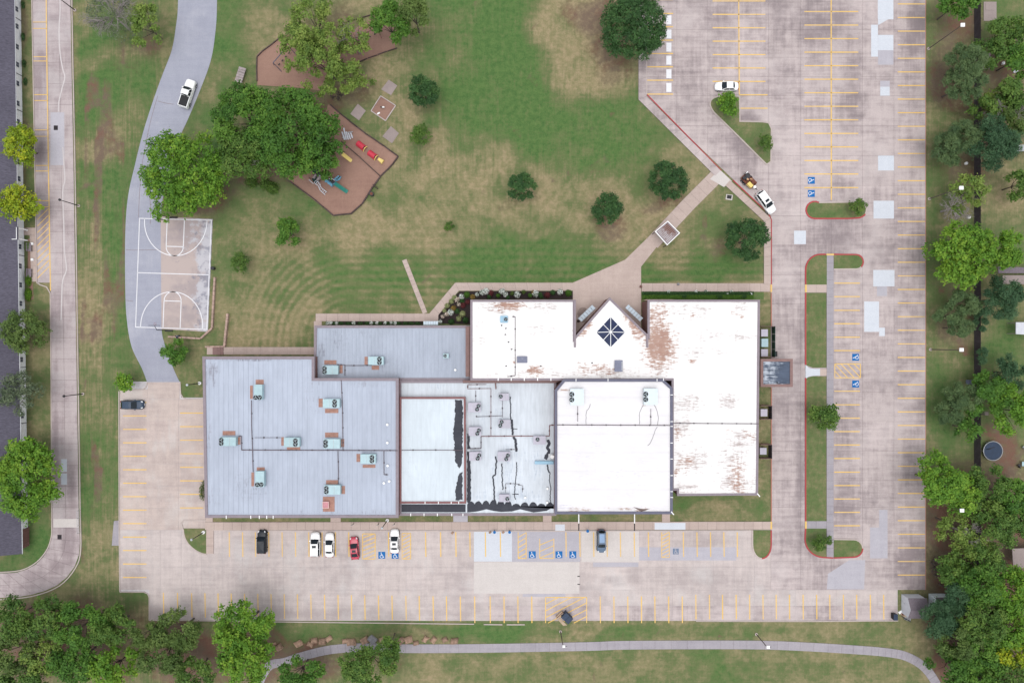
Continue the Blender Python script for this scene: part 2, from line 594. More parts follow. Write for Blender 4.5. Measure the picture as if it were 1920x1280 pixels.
# ------------------------------------------------------------------ roofs
def roofmat(name, base, rust=(), dirt=(), z=6.0, axis='x', seam=None, dirtcol=None, rustcol=None, cloudy=0.08, dirtamt=0.8, streak=0.0):
    n = N(name, 0.7, 0.25)
    c = c4(base)
    cl = n.noise(0.12, 5, None, 0.6)
    st = (0.30, 1.6, 1) if axis == 'x' else (1.6, 0.22, 1)
    s1 = n.noise(1.0, 5, None, 0.65, st)
    s2 = n.noise(2.6, 4, None, 0.7, st)
    s4 = n.noise(1.1, 4, None, 0.7, (1.5, .32, 1) if axis == 'x' else (.32, 1.5, 1))
    s2 = n.ma('ADD', n.ma('MULTIPLY', s2, .7), n.ma('MULTIPLY', s4, .3)) if dirt else s2
    f = n.mr(cl, 0.3, 0.7, 1 - cloudy, 1 + cloudy)
    f = n.ma('MULTIPLY', f, n.mr(s1, 0.3, 0.7, 1 - streak - 0.03, 1 + streak + 0.02))
    if seam:
        sep = n.t.nodes.new('ShaderNodeSeparateXYZ')
        n.put(sep.inputs[0], n.pos())
        w = n.ma('FRACT', n.ma('MULTIPLY', sep.outputs['X' if axis == 'y' else 'Y'], 1 / seam))
        f = n.ma('MULTIPLY', f, n.mr(n.ma('ABSOLUTE', n.ma('SUBTRACT', w, 0.5)), 0.40, 0.5, 1.0, 0.955))
    c = n.scale(c, f)
    if dirt:
        bl = [W(x, y, z) + (a * S, b * S, w) for x, y, a, b, w in dirt]
        m = n.blobs(bl)
        t = n.ma('ADD', m, n.ma('ADD', n.ma('MULTIPLY', n.ma('SUBTRACT', s2, .5), 4.6), n.ma('MULTIPLY', n.ma('SUBTRACT', s1, .5), 2.2)))
        k = n.ma('MULTIPLY', n.mr(t, 0.2, 1.4), n.mr(m, 0.0, 0.4))
        c = n.mix(n.ma('MULTIPLY', k, dirtamt), c, dirtcol or A(168, 148, 144))
    if rust:
        bl = [W(x, y, z) + (a * S, b * S, w) for x, y, a, b, w in rust]
        m = n.blobs(bl)
        s3 = n.noise(1.3, 6, None, 0.75, (0.5, 1.6, 1))
        t = n.ma('ADD', m, n.ma('ADD', n.ma('MULTIPLY', n.ma('SUBTRACT', s3, .5), 3.0), n.ma('MULTIPLY', n.ma('SUBTRACT', s2, .5), 4.2)))
        k = n.ma('MULTIPLY', n.mr(t, 0.3, 1.15), n.mr(m, 0.0, 0.4))
        rc = n.mix(n.noise(0.9, 4), rustcol or A(150, 96, 76), A(196, 160, 140))
        c = n.mix(n.ma('MULTIPLY', k, 0.9), c, rc)
    return n.done(c)

# ------------------------------------------------------------------ the ground: one sheet to the horizon
def vnoise(X, Y, cell, seed):
    g = np.random.default_rng(seed).random((97, 97))
    x, y = X / cell, Y / cell
    xi, yi = np.floor(x).astype(int), np.floor(y).astype(int)
    fx, fy = x - xi, y - yi
    fx, fy = fx * fx * (3 - 2 * fx), fy * fy * (3 - 2 * fy)
    q = lambda a, b: g[a % 97, b % 97]
    return (q(xi, yi) * (1 - fx) * (1 - fy) + q(xi + 1, yi) * fx * (1 - fy) + q(xi, yi + 1) * (1 - fx) * fy + q(xi + 1, yi + 1) * fx * fy)


gx = np.concatenate([[-46000, -16000, -6000, -2500, -900, -400], np.arange(-200, 2121, 6.0), [2320, 2820, 4420, 7900, 17900, 47900]])
gy = np.concatenate([[-46000, -16000, -6000, -2500, -900, -400], np.arange(-200, 1481, 6.0), [1680, 2180, 3780, 7280, 17280, 47280]])
PX, PY = np.meshgrid(gx, gy)
WX = vnoise(PX, PY, 55, 1) - 0.5
WY = vnoise(PX, PY, 55, 2) - 0.5
QX, QY = PX + WX * 46, PY + WY * 46


def blob(cx, cy, rx, ry, ang=0.0, soft=1.15):
    c, s_ = math.cos(math.radians(ang)), math.sin(math.radians(ang))
    dx, dy = QX - cx, QY - cy
    u, v = (dx * c + dy * s_) / rx, (-dx * s_ + dy * c) / ry
    d = np.sqrt(u * u + v * v)
    t = np.clip((1 + soft / 2 - d) / soft, 0, 1)
    return t * t * (3 - 2 * t)


fb = vnoise(QX, QY, 90, 3) * 0.5 + vnoise(QX, QY, 34, 4) * 0.3 + vnoise(QX, QY, 13, 5) * 0.2
green = 0.385 + (fb - 0.5) * 0.85 - .06 * (PY > 1232) + .06 * (PX > 1735) + .10 * ((PX > 142) & (PX < 300) & (PY < 1000))
# patches of lush (positive) and dry (negative) grass
for cx, cy, rx, ry, an, w in [
    (860, 90, 110, 130, 20, .4), (930, 40, 50, 60, 0, .5), (985, 150, 48, 120, -18, .75), (900, 215, 110, 50, 0, .3), (1060, 265, 110, 50, 15, .7),
    (1150, 215, 90, 45, 10, .4), (1190, 285, 100, 60, 20, .4), (1040, 190, 60, 40, 0, .25),
    (1080, 60, 90, 110, 0, -.45), (1110, 130, 80, 60, 0, -.35), (930, 350, 130, 50, 0, -.3), (860, 290, 70, 60, 0, -.28), (1000, 390, 60, 40, 0, -.2),
    (790, 320, 60, 60, 0, -.3), (840, 410, 80, 50, 0, -.25), (960, 480, 150, 42, 0, .5), (1000, 515, 260, 22, 0, .45), (1200, 440, 90, 60, 0, -.1),
    (1190, 400, 80, 45, 30, -.3), (1290, 330, 50, 40, 0, -.28), (1330, 455, 60, 60, 0, .05), (1310, 500, 110, 28, 0, .5), (1370, 520, 60, 14, 0, .25),
    (1400, 535, 45, 10, 0, -.5), (1350, 470, 40, 22, 0, -.25), (1300, 420, 70, 50, 0, .1),
    (620, 480, 40, 35, 20, .3), (730, 490, 60, 45, -30, .45), (690, 490, 40, 25, 0, .2), (530, 540, 40, 40, 0, .25), (500, 480, 60, 60, 0, -.12),
    (640, 430, 60, 50, 0, -.3), (700, 420, 60, 40, 0, -.3), (470, 390, 40, 40, 0, .2), (560, 370, 80, 30, 20, .3), (590, 405, 40, 20, 0, .2),
    (410, 440, 26, 120, 0, .25), (430, 590, 40, 60, 0, -.15), (560, 600, 110, 60, 0, -.22), (740, 560, 60, 40, 0, .15), (810, 480, 40, 60, 0, -.2),
    (440, 60, 40, 70, 10, .5), (480, 90, 60, 80, 0, -.1), (500, 40, 60, 40, 0, -.35), (410, 220, 16, 90, 20, .4), (700, 40, 120, 60, 0, -.1),
    (730, 170, 60, 80, 0, -.35), (760, 240, 40, 60, 0, .05), (700, 230, 40, 30, 0, .3), (790, 210, 50, 20, 0, -.3),
    (190, 90, 44, 60, 0, .35), (190, 190, 42, 60, 0, .5), (230, 150, 50, 50, 20, .4), (265, 110, 30, 50, 0, .2), (200, 110, 40, 22, 0, -.5), (195, 260, 60, 30, 0, -.35),
    (190, 360, 40, 60, 0, .4), (215, 520, 22, 150, 0, .35), (165, 520, 22, 140, 0, -.45), (190, 600, 30, 90, 0, -.55), (215, 680, 24, 90, 0, .3), (170, 720, 20, 100, 0, .3),
    (190, 760, 30, 40, 0, -.2), (200, 860, 30, 60, 0, .15), (185, 930, 40, 40, 0, .3), (190, 1020, 42, 60, 0, -.35), (270, 700, 30, 30, 0, .1),
    (355, 640, 30, 40, 0, -.2), (365, 720, 26, 24, 0, .05),
    (60, 1045, 70, 30, 0, .6), (70, 1000, 30, 40, 0, .5), (70, 640, 26, 110, 0, .15), (80, 860, 20, 80, 0, .05), (50, 150, 12, 170, 0, .1),
    (700, 1172, 190, 12, 0, .1), (900, 1182, 140, 14, 0, .45), (1300, 1192, 200, 14, 0, .4), (1560, 1180, 120, 22, 0, .1), (1120, 1172, 120, 7, 0, -.3),
    (1720, 1190, 70, 40, 0, -.35), (1700, 1240, 60, 40, 0, -.1), (900, 1255, 120, 32, 0, .1), (940, 1245, 60, 30, 0, -.2), (1150, 1260, 140, 26, 0, .2),
    (1450, 1255, 150, 32, 0, .3), (1620, 1255, 70, 30, 0, .25), (1180, 1245, 80, 24, 0, -.2), (800, 1250, 50, 30, 0, -.1),
    (1755, 150, 14, 300, 0, .1), (1780, 700, 40, 80, 0, .05), (1775, 750, 30, 60, 0, .1), (1780, 800, 40, 60, 0, .05), (1760, 560, 16, 130, 0, .12), (1745, 400, 16, 120, 0, .12),
    (1870, 70, 40, 60, 0, .3), (1880, 380, 50, 50, 0, -.3), (1870, 640, 40, 50, 0, .15), (1330, 940, 90, 18, 0, .4), (1437, 900, 8, 80, 0, .3), (1437, 560, 8, 50, 0, -.1), (1325, 957, 90, 6, 0, -.35),
]:
    green = green + w * .70 * blob(cx, cy, rx, ry, an)
soil = np.clip((vnoise(QX, QY, 40, 8) * .6 + vnoise(QX, QY, 12, 9) * .4 - 0.72) * 3, 0, 0.6) + .16 * (PX > 1742)  # bare soil, plus tree shade painted into the strip past the east lot
soil = soil + np.clip((vnoise(PX, PY * .16, 9, 21) * .5 + vnoise(PX, PY * .3, 26, 22) * .5 - .48) * 2.6, 0, .62) * ((PX > 150) & (PX < 238) & (PY > 60) & (PY < 1060))
for cx, cy, rx, ry, an, w in [
    (1100, 30, 45, 45, 0, .7), (1140, 90, 60, 50, 0, .6), (1150, 120, 50, 40, 0, .5), (270, 85, 40, 30, 0, .6), (225, 40, 60, 40, 0, .3), (230, 130, 25, 20, 0, .4),
    (600, 190, 60, 40, 0, .6), (650, 180, 60, 40, 0, .55), (620, 60, 60, 60, 0, .5), (420, 370, 40, 50, 0, .55), (480, 300, 90, 50, 0, .7), (390, 390, 50, 18, 0, .7), (545, 330, 50, 30, 0, .4),
    (794, 200, 40, 18, 0, .35), (1140, 420, 44, 24, 0, .6), (1250, 378, 50, 22, 0, .55), (977, 372, 34, 16, 0, .4), (1350, 470, 28, 30, 0, .5),
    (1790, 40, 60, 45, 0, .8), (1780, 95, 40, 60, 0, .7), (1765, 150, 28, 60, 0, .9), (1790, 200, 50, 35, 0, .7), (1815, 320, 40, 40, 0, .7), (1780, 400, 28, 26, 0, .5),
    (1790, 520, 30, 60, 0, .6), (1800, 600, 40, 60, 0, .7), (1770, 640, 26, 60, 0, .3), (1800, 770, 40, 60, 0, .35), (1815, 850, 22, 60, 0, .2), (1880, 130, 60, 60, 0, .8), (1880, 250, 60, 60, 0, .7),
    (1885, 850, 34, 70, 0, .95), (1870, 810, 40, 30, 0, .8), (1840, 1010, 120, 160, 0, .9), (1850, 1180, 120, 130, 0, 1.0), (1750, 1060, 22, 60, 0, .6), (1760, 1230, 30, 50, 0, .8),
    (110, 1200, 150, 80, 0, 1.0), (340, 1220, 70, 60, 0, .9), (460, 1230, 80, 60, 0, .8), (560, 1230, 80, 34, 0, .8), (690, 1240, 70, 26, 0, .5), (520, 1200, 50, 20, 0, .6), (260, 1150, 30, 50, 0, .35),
    (30, 250, 40, 60, 0, .5), (50, 290, 10, 60, 0, .5), (55, 620, 12, 60, 0, .5), (60, 480, 10, 40, 0, .7), (60, 900, 40, 60, 0, .4), (45, 30, 10, 90, 0, .5),
    (1437, 880, 10, 20, 0, .5), (1437, 800, 8, 30, 0, .3), (1437, 700, 8, 50, 0, .3),
    (600, 655, 80, 6, 0, .3), (1165, 215, 10, 7, 0, .5), (1137, 212, 8, 6, 0, .4),
]:
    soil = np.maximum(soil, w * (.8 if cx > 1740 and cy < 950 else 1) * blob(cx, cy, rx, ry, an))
# mowing direction: distance from the school's north face (curving round its corner), and fields of straight passes
dxr = np.maximum(np.maximum(590 - PX, PX - 1440), 0)
dyr = np.maximum(586 - PY, 0)
near = np.sqrt(np.maximum(0, dxr) ** 2 + dyr ** 2)
mowc = np.where(PX < 760, np.hypot(np.maximum(660 - PX, 0), np.maximum(640 - PY, 0)), 640 - PY + 0.0)
mowa = np.clip(1 - np.abs(near - 60) / 110, 0, 1) * (PY < 665) * (PX > 420) * (PX < 1440)
mow2c, mow2a = PX * 1.0, (((PX > 142) & (PX < 300)) * 0.9 + ((PX > 700) & (PY < 340) & (PX < 1210)) * 0.5 + (PX > 1735) * 0.3) * 1.0
far = (np.abs(PX - 960) > 1170) | (np.abs(PY - 640) > 850)
ny, nx = PX.shape
verts = np.zeros((nx * ny, 3))
verts[:, 0] = ((PX - 960) * S).ravel()
verts[:, 1] = ((640 - PY) * S).ravel()
idx = np.arange(nx * ny).reshape(ny, nx)
faces = np.stack([idx[1:, :-1], idx[1:, 1:], idx[:-1, 1:], idx[:-1, :-1]], -1).reshape(-1, 4)
me = bpy.data.meshes.new("lawn")
me.vertices.add(len(verts))
me.vertices.foreach_set('co', verts.ravel())
me.loops.add(faces.size)
me.loops.foreach_set('vertex_index', faces.ravel().astype(np.int32))
me.polygons.add(len(faces))
me.polygons.foreach_set('loop_start', np.arange(0, faces.size, 4, dtype=np.int32))
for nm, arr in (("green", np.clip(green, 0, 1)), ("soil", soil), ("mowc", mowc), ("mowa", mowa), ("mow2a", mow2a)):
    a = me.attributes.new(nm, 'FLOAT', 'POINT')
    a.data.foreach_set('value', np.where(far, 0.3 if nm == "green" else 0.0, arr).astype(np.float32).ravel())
me.update()
me.validate()


def grassmat(name, attrs=True, g=0.5):
    n = N(name, 0.95, 0.1)
    n1 = n.noise(0.9, 5, None, 0.7)
    n2 = n.noise(3.2, 4, None, 0.7)
    n3 = n.noise(0.22, 5, None, 0.65)
    sv = n.noise(1.0, 3, None, 0.6, (2.2, 0.12, 1))
    sh = n.noise(1.0, 3, None, 0.6, (0.12, 2.2, 1))
    if attrs:
        gr, so_ = n.attr("green"), n.attr("soil")
        s1 = n.ma('SINE', n.ma('MULTIPLY', n.attr("mowc"), 2 * math.pi / 14.0))
        gr = n.ma('ADD', gr, n.ma('MULTIPLY', n.ma('MULTIPLY', s1, n.attr("mowa")), 0.19))
        gr = n.ma('ADD', gr, n.ma('MULTIPLY', n.ma('MULTIPLY', n.ma('SUBTRACT', sv, 0.5), n.attr("mow2a")), 0.9))
    else:
        gr, so_ = g, 0.0
    for k, (x, w) in enumerate(((n1, .85), (n2, .6), (n3, .95), (sv, .3), (sh, .3))):
        gr = n.ma('ADD', gr, n.ma('MULTIPLY', n.ma('SUBTRACT', x, 0.5), w))
    dry = n.mix(n.mr(n1, .35, .65), A(168, 152, 120), A(146, 138, 102))
    mid = n.mix(n.mr(n3, .35, .65), A(126, 128, 90), A(110, 120, 80))
    lush = n.mix(n.mr(n1, .3, .75), A(100, 128, 74), A(77, 110, 61))
    c = n.mix(n.mr(gr, -0.05, 0.46, smooth=False), dry, mid)
    c = n.mix(n.mr(gr, 0.40, 0.95, smooth=False), c, lush)
    if attrs:
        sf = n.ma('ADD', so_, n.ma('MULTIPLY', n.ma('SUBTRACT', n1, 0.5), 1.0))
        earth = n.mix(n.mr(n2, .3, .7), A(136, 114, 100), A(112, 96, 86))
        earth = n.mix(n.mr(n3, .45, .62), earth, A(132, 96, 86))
        c = n.mix(n.ma('MULTIPLY', n.mr(sf, 0.25, 0.8), 0.9), c, earth)  # earth tone, also darkens the east strip's grass as tree shade
    tex = n.noise(9.0, 2)
    c = n.scale(c, n.ma('MULTIPLY', n.mr(tex, .2, .8, .86, 1.14), n.mr(n2, .2, .8, .86, 1.14)))
    n.bump(n.ma('ADD', tex, n2), 0.6, 0.06)
    return n.done(c)


M['grass'] = grassmat('lawn_grass')
M['grass_isl'] = grassmat('island_grass', False, 0.52)
M['grass_lush'] = grassmat('strip_grass', False, 0.74)
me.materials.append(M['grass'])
lawn = link_mesh("lawn", me)
lawn['kind'] = 'structure'

# ------------------------------------------------------------------ paving
_slabs = {}


def slab(parent, x, y, w, h, z, mat, gap=0.035):
    """one rectangular concrete slab; slabs of a size share their mesh"""
    k = (round(w, 2), round(h, 2), mat.name)
    if k not in _slabs:
        b = MB()
        b.box(0, 0, 0, w - gap, h - gap, 0.03, bottom=False)
        _slabs[k] = b.mesh('slab', mat)
    return link_mesh('slab', _slabs[k], parent, (x, y, z))


def quadslab(parent, q, z, mat, gap=0.025, name='slab'):
    q = inset(q, gap)
    c = (sum(p[0] for p in q) / len(q), sum(p[1] for p in q) / len(q))
    b = MB()
    b.poly([(p[0] - c[0], p[1] - c[1]) for p in q], 0, 0.03)
    return link_mesh(name, b.mesh(name, mat), parent, (c[0], c[1], z))


def clip(poly, a, b):
    """keep the part of poly to the left of a->b"""
    out = []
    f = lambda p: (b[0] - a[0]) * (p[1] - a[1]) - (b[1] - a[1]) * (p[0] - a[0])
    for i in range(len(poly)):
        p, q = poly[i], poly[(i + 1) % len(poly)]
        fp, fq = f(p), f(q)
        if fp >= 0:
            out.append(p)
        if fp * fq < 0:
            t = fp / (fp - fq)
            out.append((p[0] + (q[0] - p[0]) * t, p[1] + (q[1] - p[1]) * t))
    return out


def lot(name, outline, xs, ys, mat, clips=(), joint='joint'):
    """a lot: a bed sheet with a grid of slabs on it (px lines)"""
    b = MB()
    b.poly(pxs(outline), 0.0, 0.02)
    o = struct(name, b, M[joint])
    for i in range(len(xs) - 1):
        for j in range(len(ys) - 1):
            q = [W(xs[i], ys[j + 1]), W(xs[i + 1], ys[j + 1]), W(xs[i + 1], ys[j]), W(xs[i], ys[j])]
            full = True
            for y0, y1, a, c in clips:
                if ys[j] >= y0 and ys[j + 1] <= y1:
                    q2 = clip(q, W(*a), W(*c))
                    if q2 != q:
                        full = False
                    q = q2
            if len(q) < 3:
                continue
            if full:
                slab(o, (q[0][0] + q[1][0]) / 2, (q[0][1] + q[2][1]) / 2, q[1][0] - q[0][0], q[2][1] - q[0][1], 0.02, mat)
            else:
                area = 0.5 * abs(sum(q[k][0] * q[(k + 1) % len(q)][1] - q[(k + 1) % len(q)][0] * q[k][1] for k in range(len(q))))
                if area > 0.6:
                    q = [p for k, p in enumerate(q) if math.dist(p, q[k - 1]) > 0.15]
                    if len(q) >= 3:
                        quadslab(o, q, 0.02, mat)
    return o


def strip(name, Lp, Rp, na, nc, mat, z=0.0, bed=True):
    Lq, Rq = resample(pxs(Lp), na), resample(pxs(Rp), na)
    o = None
    if bed:
        b = MB()
        b.poly(Lq + Rq[::-1], z, z + 0.02)
        o = struct(name, b, M['joint'])
    for i in range(na):
        for j in range(nc):
            f = lambda k, t: (Lq[k][0] + (Rq[k][0] - Lq[k][0]) * t, Lq[k][1] + (Rq[k][1] - Lq[k][1]) * t)
            quadslab(o, [f(i, j / nc), f(i, (j + 1) / nc), f(i + 1, (j + 1) / nc), f(i + 1, j / nc)], z + 0.02, mat)
    return o


def walk(name, pts, wpx, step, mat, z=0.0, h=0.04):
    """a path of slabs of the given width (px) along a line"""
    tot = sum(math.dist(pts[i], pts[i + 1]) for i in range(len(pts) - 1))
    P = pxs(pts)
    b = MB()
    b.ribbon(P, wpx * S, z, z + h)
    o = struct(name, b, M['joint'])
    m = MB()
    m.ribbon(P, wpx * S, None, 0)
    n = len(P)
    Ls, Rs = [(v[0], v[1]) for v in m.v[:n]], [(v[0], v[1]) for v in m.v[n:]]
    for i in range(n - 1):
        k = max(1, round(math.dist(pts[i], pts[i + 1]) / step))
        for j in range(k):
            g = lambda A_, t: (A_[i][0] + (A_[i + 1][0] - A_[i][0]) * t, A_[i][1] + (A_[i + 1][1] - A_[i][1]) * t)
            quadslab(o, [g(Ls, j / k), g(Rs, j / k), g(Rs, (j + 1) / k), g(Ls, (j + 1) / k)], z + h, mat, 0.02)
    return o


# east lot (the big one), with its slanting western edge
exs = [1212, 1269, 1327, 1384, 1441, 1501, 1559, 1617, 1676, 1735]
eys = [-160, -105, -50, 4.5, 56, 108, 144, 180, 236, 292, 348, 405, 460, 515, 570, 625, 680, 735, 790, 845, 900, 950, 1000, 1052, 1105]
east = lot("parking_lot", [(1212, -160), (1212, 180), (1445, 405), (1445, 1105), (1735, 1105), (1735, -160)], exs, eys, M['pave_dark'],
           [(180, 405, (1212, 180), (1445, 405)), (405, 1105, (1445, 405), (1445, 1105))])
# south lot
sxs = [225 + 38.36 * i for i in range(39)]
south = lot("parking_lot", [(225, 993), (225, 1108), (272, 1108), (280, 1116), (280, 1163), (1683, 1163), (1683, 1105), (1445, 1105), (1445, 993)],
            [x for x in sxs if x < 1430] + [1445], [993, 1028, 1063, 1105], M['pave_mid'], (), 'joint_light')
for i in range(1, 38):
    x0, x1 = max(280, sxs[i]), sxs[i + 1]
    slab(south, *[(W(x0, 1105)[k] + W(x1, 1135)[k]) / 2 for k in (0, 1)], (x1 - x0) * S, 30 * S, 0.02, M['pave_mid'])
    slab(south, *[(W(x0, 1135)[k] + W(x1, 1163)[k]) / 2 for k in (0, 1)], (x1 - x0) * S, 28 * S, 0.02, M['pave_dark' if x0 > 880 else 'pave_mid'])
# west lot
west = lot("parking_lot", [(225, 715), (225, 993), (385, 993), (385, 745), (340, 745), (338, 715)], [225, 272, 335, 385], [748, 788, 829, 870, 911, 952, 993], M['pave_warm'], (), 'joint_light')
quadslab(west, pxs([(277, 716), (337, 716), (337, 748), (277, 748)]), 0.02, M['pave_warm'])
quadslab(west, pxs([(225, 729), (277, 729), (277, 748), (225, 748)]), 0.02, M['pave_warm'])

# the neighbouring road on the west and its curve
road = strip("road", [(88, -160), (90, 100), (92, 300), (95, 520), (97, 700), (98, 900), (99, 990)],
             [(130, -160), (134, 100), (138, 300), (142, 560), (145, 760), (148, 960), (149, 990)], 29, 2, M['pave_road'])
bay = strip("parking_bay", [(58, -160), (62, 40), (66, 250), (69, 430), (71, 530)], [(88, -160), (90, 100), (92, 300), (94, 430), (95, 530)], 17, 1, M['pave_road'])
strip("road", smoothline([(99, 990), (98, 1005), (90, 1030), (70, 1055), (40, 1070), (0, 1074), (-160, 1074)], 6),
      smoothline([(149, 990), (150, 1030), (140, 1062), (110, 1095), (60, 1114), (0, 1120), (-160, 1122)], 6), 16, 2, M['pave_road'])
for p in ([(88.5, -160), (62, -160)], ):
    pass


def kerb(pts, w=0.16, h=0.15, mat='kerb', closed=False, z=0.0, name="kerb"):
    b = MB()
    b.ribbon(pxs(pts), w, z, z + h, closed)
    return struct(name, b, M[mat])


kerb(smoothline([(133, -160), (137, 100), (141, 300), (145, 560), (148, 760), (151, 960), (152, 1030), (142, 1064), (111, 1098), (60, 1117), (0, 1123)], 4), 0.2)
kerb([(58, -160), (61, 40), (65, 250), (68, 430), (70, 530), (76, 534), (88, 538), (95, 550), (96.5, 700), (97.5, 900)] + smoothline([(98, 990), (97, 1005), (89, 1029), (69, 1053), (40, 1068), (0, 1072)], 4), 0.2)
# asphalt drive past the basketball court
b = MB()
Ld = smoothline([(334, -160), (334, 0), (330, 50), (322, 95), (305, 140), (287, 190), (268, 250), (253, 310), (240, 370), (235, 440), (235, 540), (238, 600), (247, 650), (266, 690), (276, 716)])
Rd = smoothline([(407, -160), (407, 0), (404, 60), (395, 115), (375, 170), (352, 225), (335, 262), (320, 310), (306, 370), (302, 410), (303, 520), (303, 612), (309, 645), (325, 690), (337, 716)])
b.poly(pxs(Ld + Rd[::-1]), 0.0, 0.035)
drive = struct("driveway", b, M['asphalt'])
b = MB()
for pts in ([(296, 180), (282, 230), (268, 300), (262, 360), (260, 408)], [(274, 330), (282, 380), (282, 420)], [(296, 190), (312, 194), (326, 196)], [(236, 468), (252, 469), (300, 468)], [(237, 563), (250, 565)]):
    b.ribbon(pxs(smoothline(pts, 4)), 0.09, None, 0.04)
b.obj('crack', M['joint'], drive)

# basketball court
b = MB()
b.poly(pxs([(301.5, 406), (399, 411), (390, 622), (303, 617)]), 0.0, 0.05)
n = N('court_concrete', 0.9, 0.2)
c1, c2, c3 = n.noise(0.16, 6, None, 0.65), n.noise(0.5, 5, None, 0.65), n.noise(0.24, 6, n.vm('ADD', n.pos(), (40, 9, 0)), 0.7)
cc = n.mix(n.mr(c1, .42, .62), A(198, 182, 177), A(178, 165, 165))
xs_ = n.t.nodes.new('ShaderNodeSeparateXYZ')
n.put(xs_.inputs[0], n.pos())
edge = n.mr(xs_.outputs[0], W(345, 500)[0], W(395, 500)[0])
cc = n.mix(n.mr(n.ma('ADD', c3, n.ma('MULTIPLY', edge, .30)), .60, .74, 0, .8), cc, A(206, 206, 214))
cc = n.mix(n.mr(n.ma('ADD', c2, n.ma('MULTIPLY', edge, .16)), .60, .75, 0, .7), cc, A(134, 134, 148))
M['court'] = n.done(cc)
court = struct("basketball_court", b, M['court'])
for k in range(3):
    pass
QC = [(262, 409.5), (396.5, 413), (388, 617.5), (254.5, 613)]


def cq(u, v):
    a = [(QC[0][k] + (QC[1][k] - QC[0][k]) * u, QC[3][k] + (QC[2][k] - QC[3][k]) * u) for k in (0, 1)]
    return (a[0][0] + (a[0][1] - a[0][0]) * v, a[1][0] + (a[1][1] - a[1][0]) * v)


def cline(uv, closed=False, name='court_line'):
    b = MB()
    b.ribbon([W(*cq(u, v)) for u, v in uv], 0.17, None, 0.058, closed)
    return b.obj(name, M['white'], court)


cline([(0, 0), (1, 0), (1, 1), (0, 1)], True)
cline([(0, .5), (1, .5)])
for s0, s1 in ((0, 1), (1, -1)):
    cline([(.07, s0), (.07, s0 + s1 * .02)] + [(.505 + .435 * math.cos(math.radians(a)), s0 + s1 * (.02 + .315 * math.sin(math.radians(a)))) for a in range(180, -1, -8)] + [(.94, s0 + s1 * .02), (.94, s0)])
    cline([(.385, s0), (.385, s0 + s1 * .25), (.625, s0 + s1 * .25), (.625, s0)])
    cline([(.505 + .12 * math.cos(math.radians(a)), s0 + s1 * (.25 + .085 * math.sin(math.radians(a)))) for a in range(180, -1, -12)])

# sidewalks
sw = walk("sidewalk", [(385, 985.5), (1446, 984.5)], 15, 17.2, M['pave_walk'], 0.0, 0.12)
walk("sidewalk", [(394, 993), (394, 1037)], 14, 15, M['pave_walk'], 0.0, 0.115)
walk("sidewalk", [(392.5, 970), (392.5, 978)], 14, 15, M['pave_walk'], 0.0, 0.10)
walk("sidewalk", [(592, 595), (797, 595), (822, 595)], 14.5, 21, M['pave_walk'])
walk("sidewalk", [(806, 598), (857, 537.5), (1076, 537.5)], 15, 21, M['pave_walk'], 0.0, 0.036)
walk("sidewalk", [(596, 602), (596, 668)], 15, 30, M['pave_walk'], 0.0, 0.036)
walk("sidewalk", [(388, 657.5), (589, 657.5)], 14, 26, M['pave_walk'])
walk("garden_path", [(758, 487), (797, 587)], 9, 8.5, M['pave_walk'])
b = MB()
b.poly(pxs([(1074, 530), (1172, 487), (1213, 447), (1232, 462), (1202, 500), (1202, 600), (1202, 660), (1074, 660)]), 0.0, 0.045)
plaza = struct("plaza", b, M['pave_walk'])
walk("sidewalk", [(1223, 456), (1290, 384), (1343, 331)], 27, 17, M['pave_walk'])
b = MB()
b.poly(pxs([(1331, 336), (1349, 318), (1372, 340), (1357, 351)]), 0.0, 0.11)
struct("sidewalk", b, M['pave_pale'])
walk("sidewalk", [(1204.5, -160), (1204.5, 184), (1346, 325)], 15, 18, M['pave_dark'], 0.0, 0.10)
walk("sidewalk", [(1364, 343), (1438.5, 412), (1438.5, 533)], 13, 18, M['pave_walk'], 0.0, 0.10)
walk("sidewalk", [(1203, 539), (1446, 539)], 16, 21, M['pave_walk'], 0.0, 0.03)
for p in ([(850, 966), (877, 966), (877, 982), (850, 982)], [(1018, 964), (1034, 964), (1034, 982), (1018, 982)], [(620, 970), (639, 970), (639, 982), (620, 982)], [(1241, 960), (1256, 960), (1256, 982), (1241, 982)]):
    b = MB()
    b.poly(pxs(p), 0.0, 0.117)
    struct("sidewalk", b, M['pave_grey'] if p[0][0] == 850 else M['pave_walk'])
pw = smoothline([(470, 1320), (500, 1252), (535, 1240), (572, 1228), (620, 1217), (680, 1213), (760, 1215), (900, 1214.5), (1100, 1211), (1180, 1208.5), (1400, 1208), (1500, 1211), (1600, 1217), (1660, 1222), (1700, 1230), (1735, 1252), (1760, 1290), (1780, 1340)], 4)
walk("footpath", pw, 16.5, 28, M['pave_path'], 0.0, 0.03)

# grass strip pieces and islands: raised beds with a kerb
ISL = []


def island(outline, kerbs, grass='grass_isl', k0='kerb'):
    b = MB()
    b.poly(pxs(outline), 0.0, 0.13)
    o = struct("kerb_island", b, M[grass])
    ISL.append(o)
    for pts, m in kerbs:
        kb = MB()
        kb.ribbon(pxs(pts), 0.28, 0.0, 0.16)
        kb.obj('kerb', M[m], o)
    return o


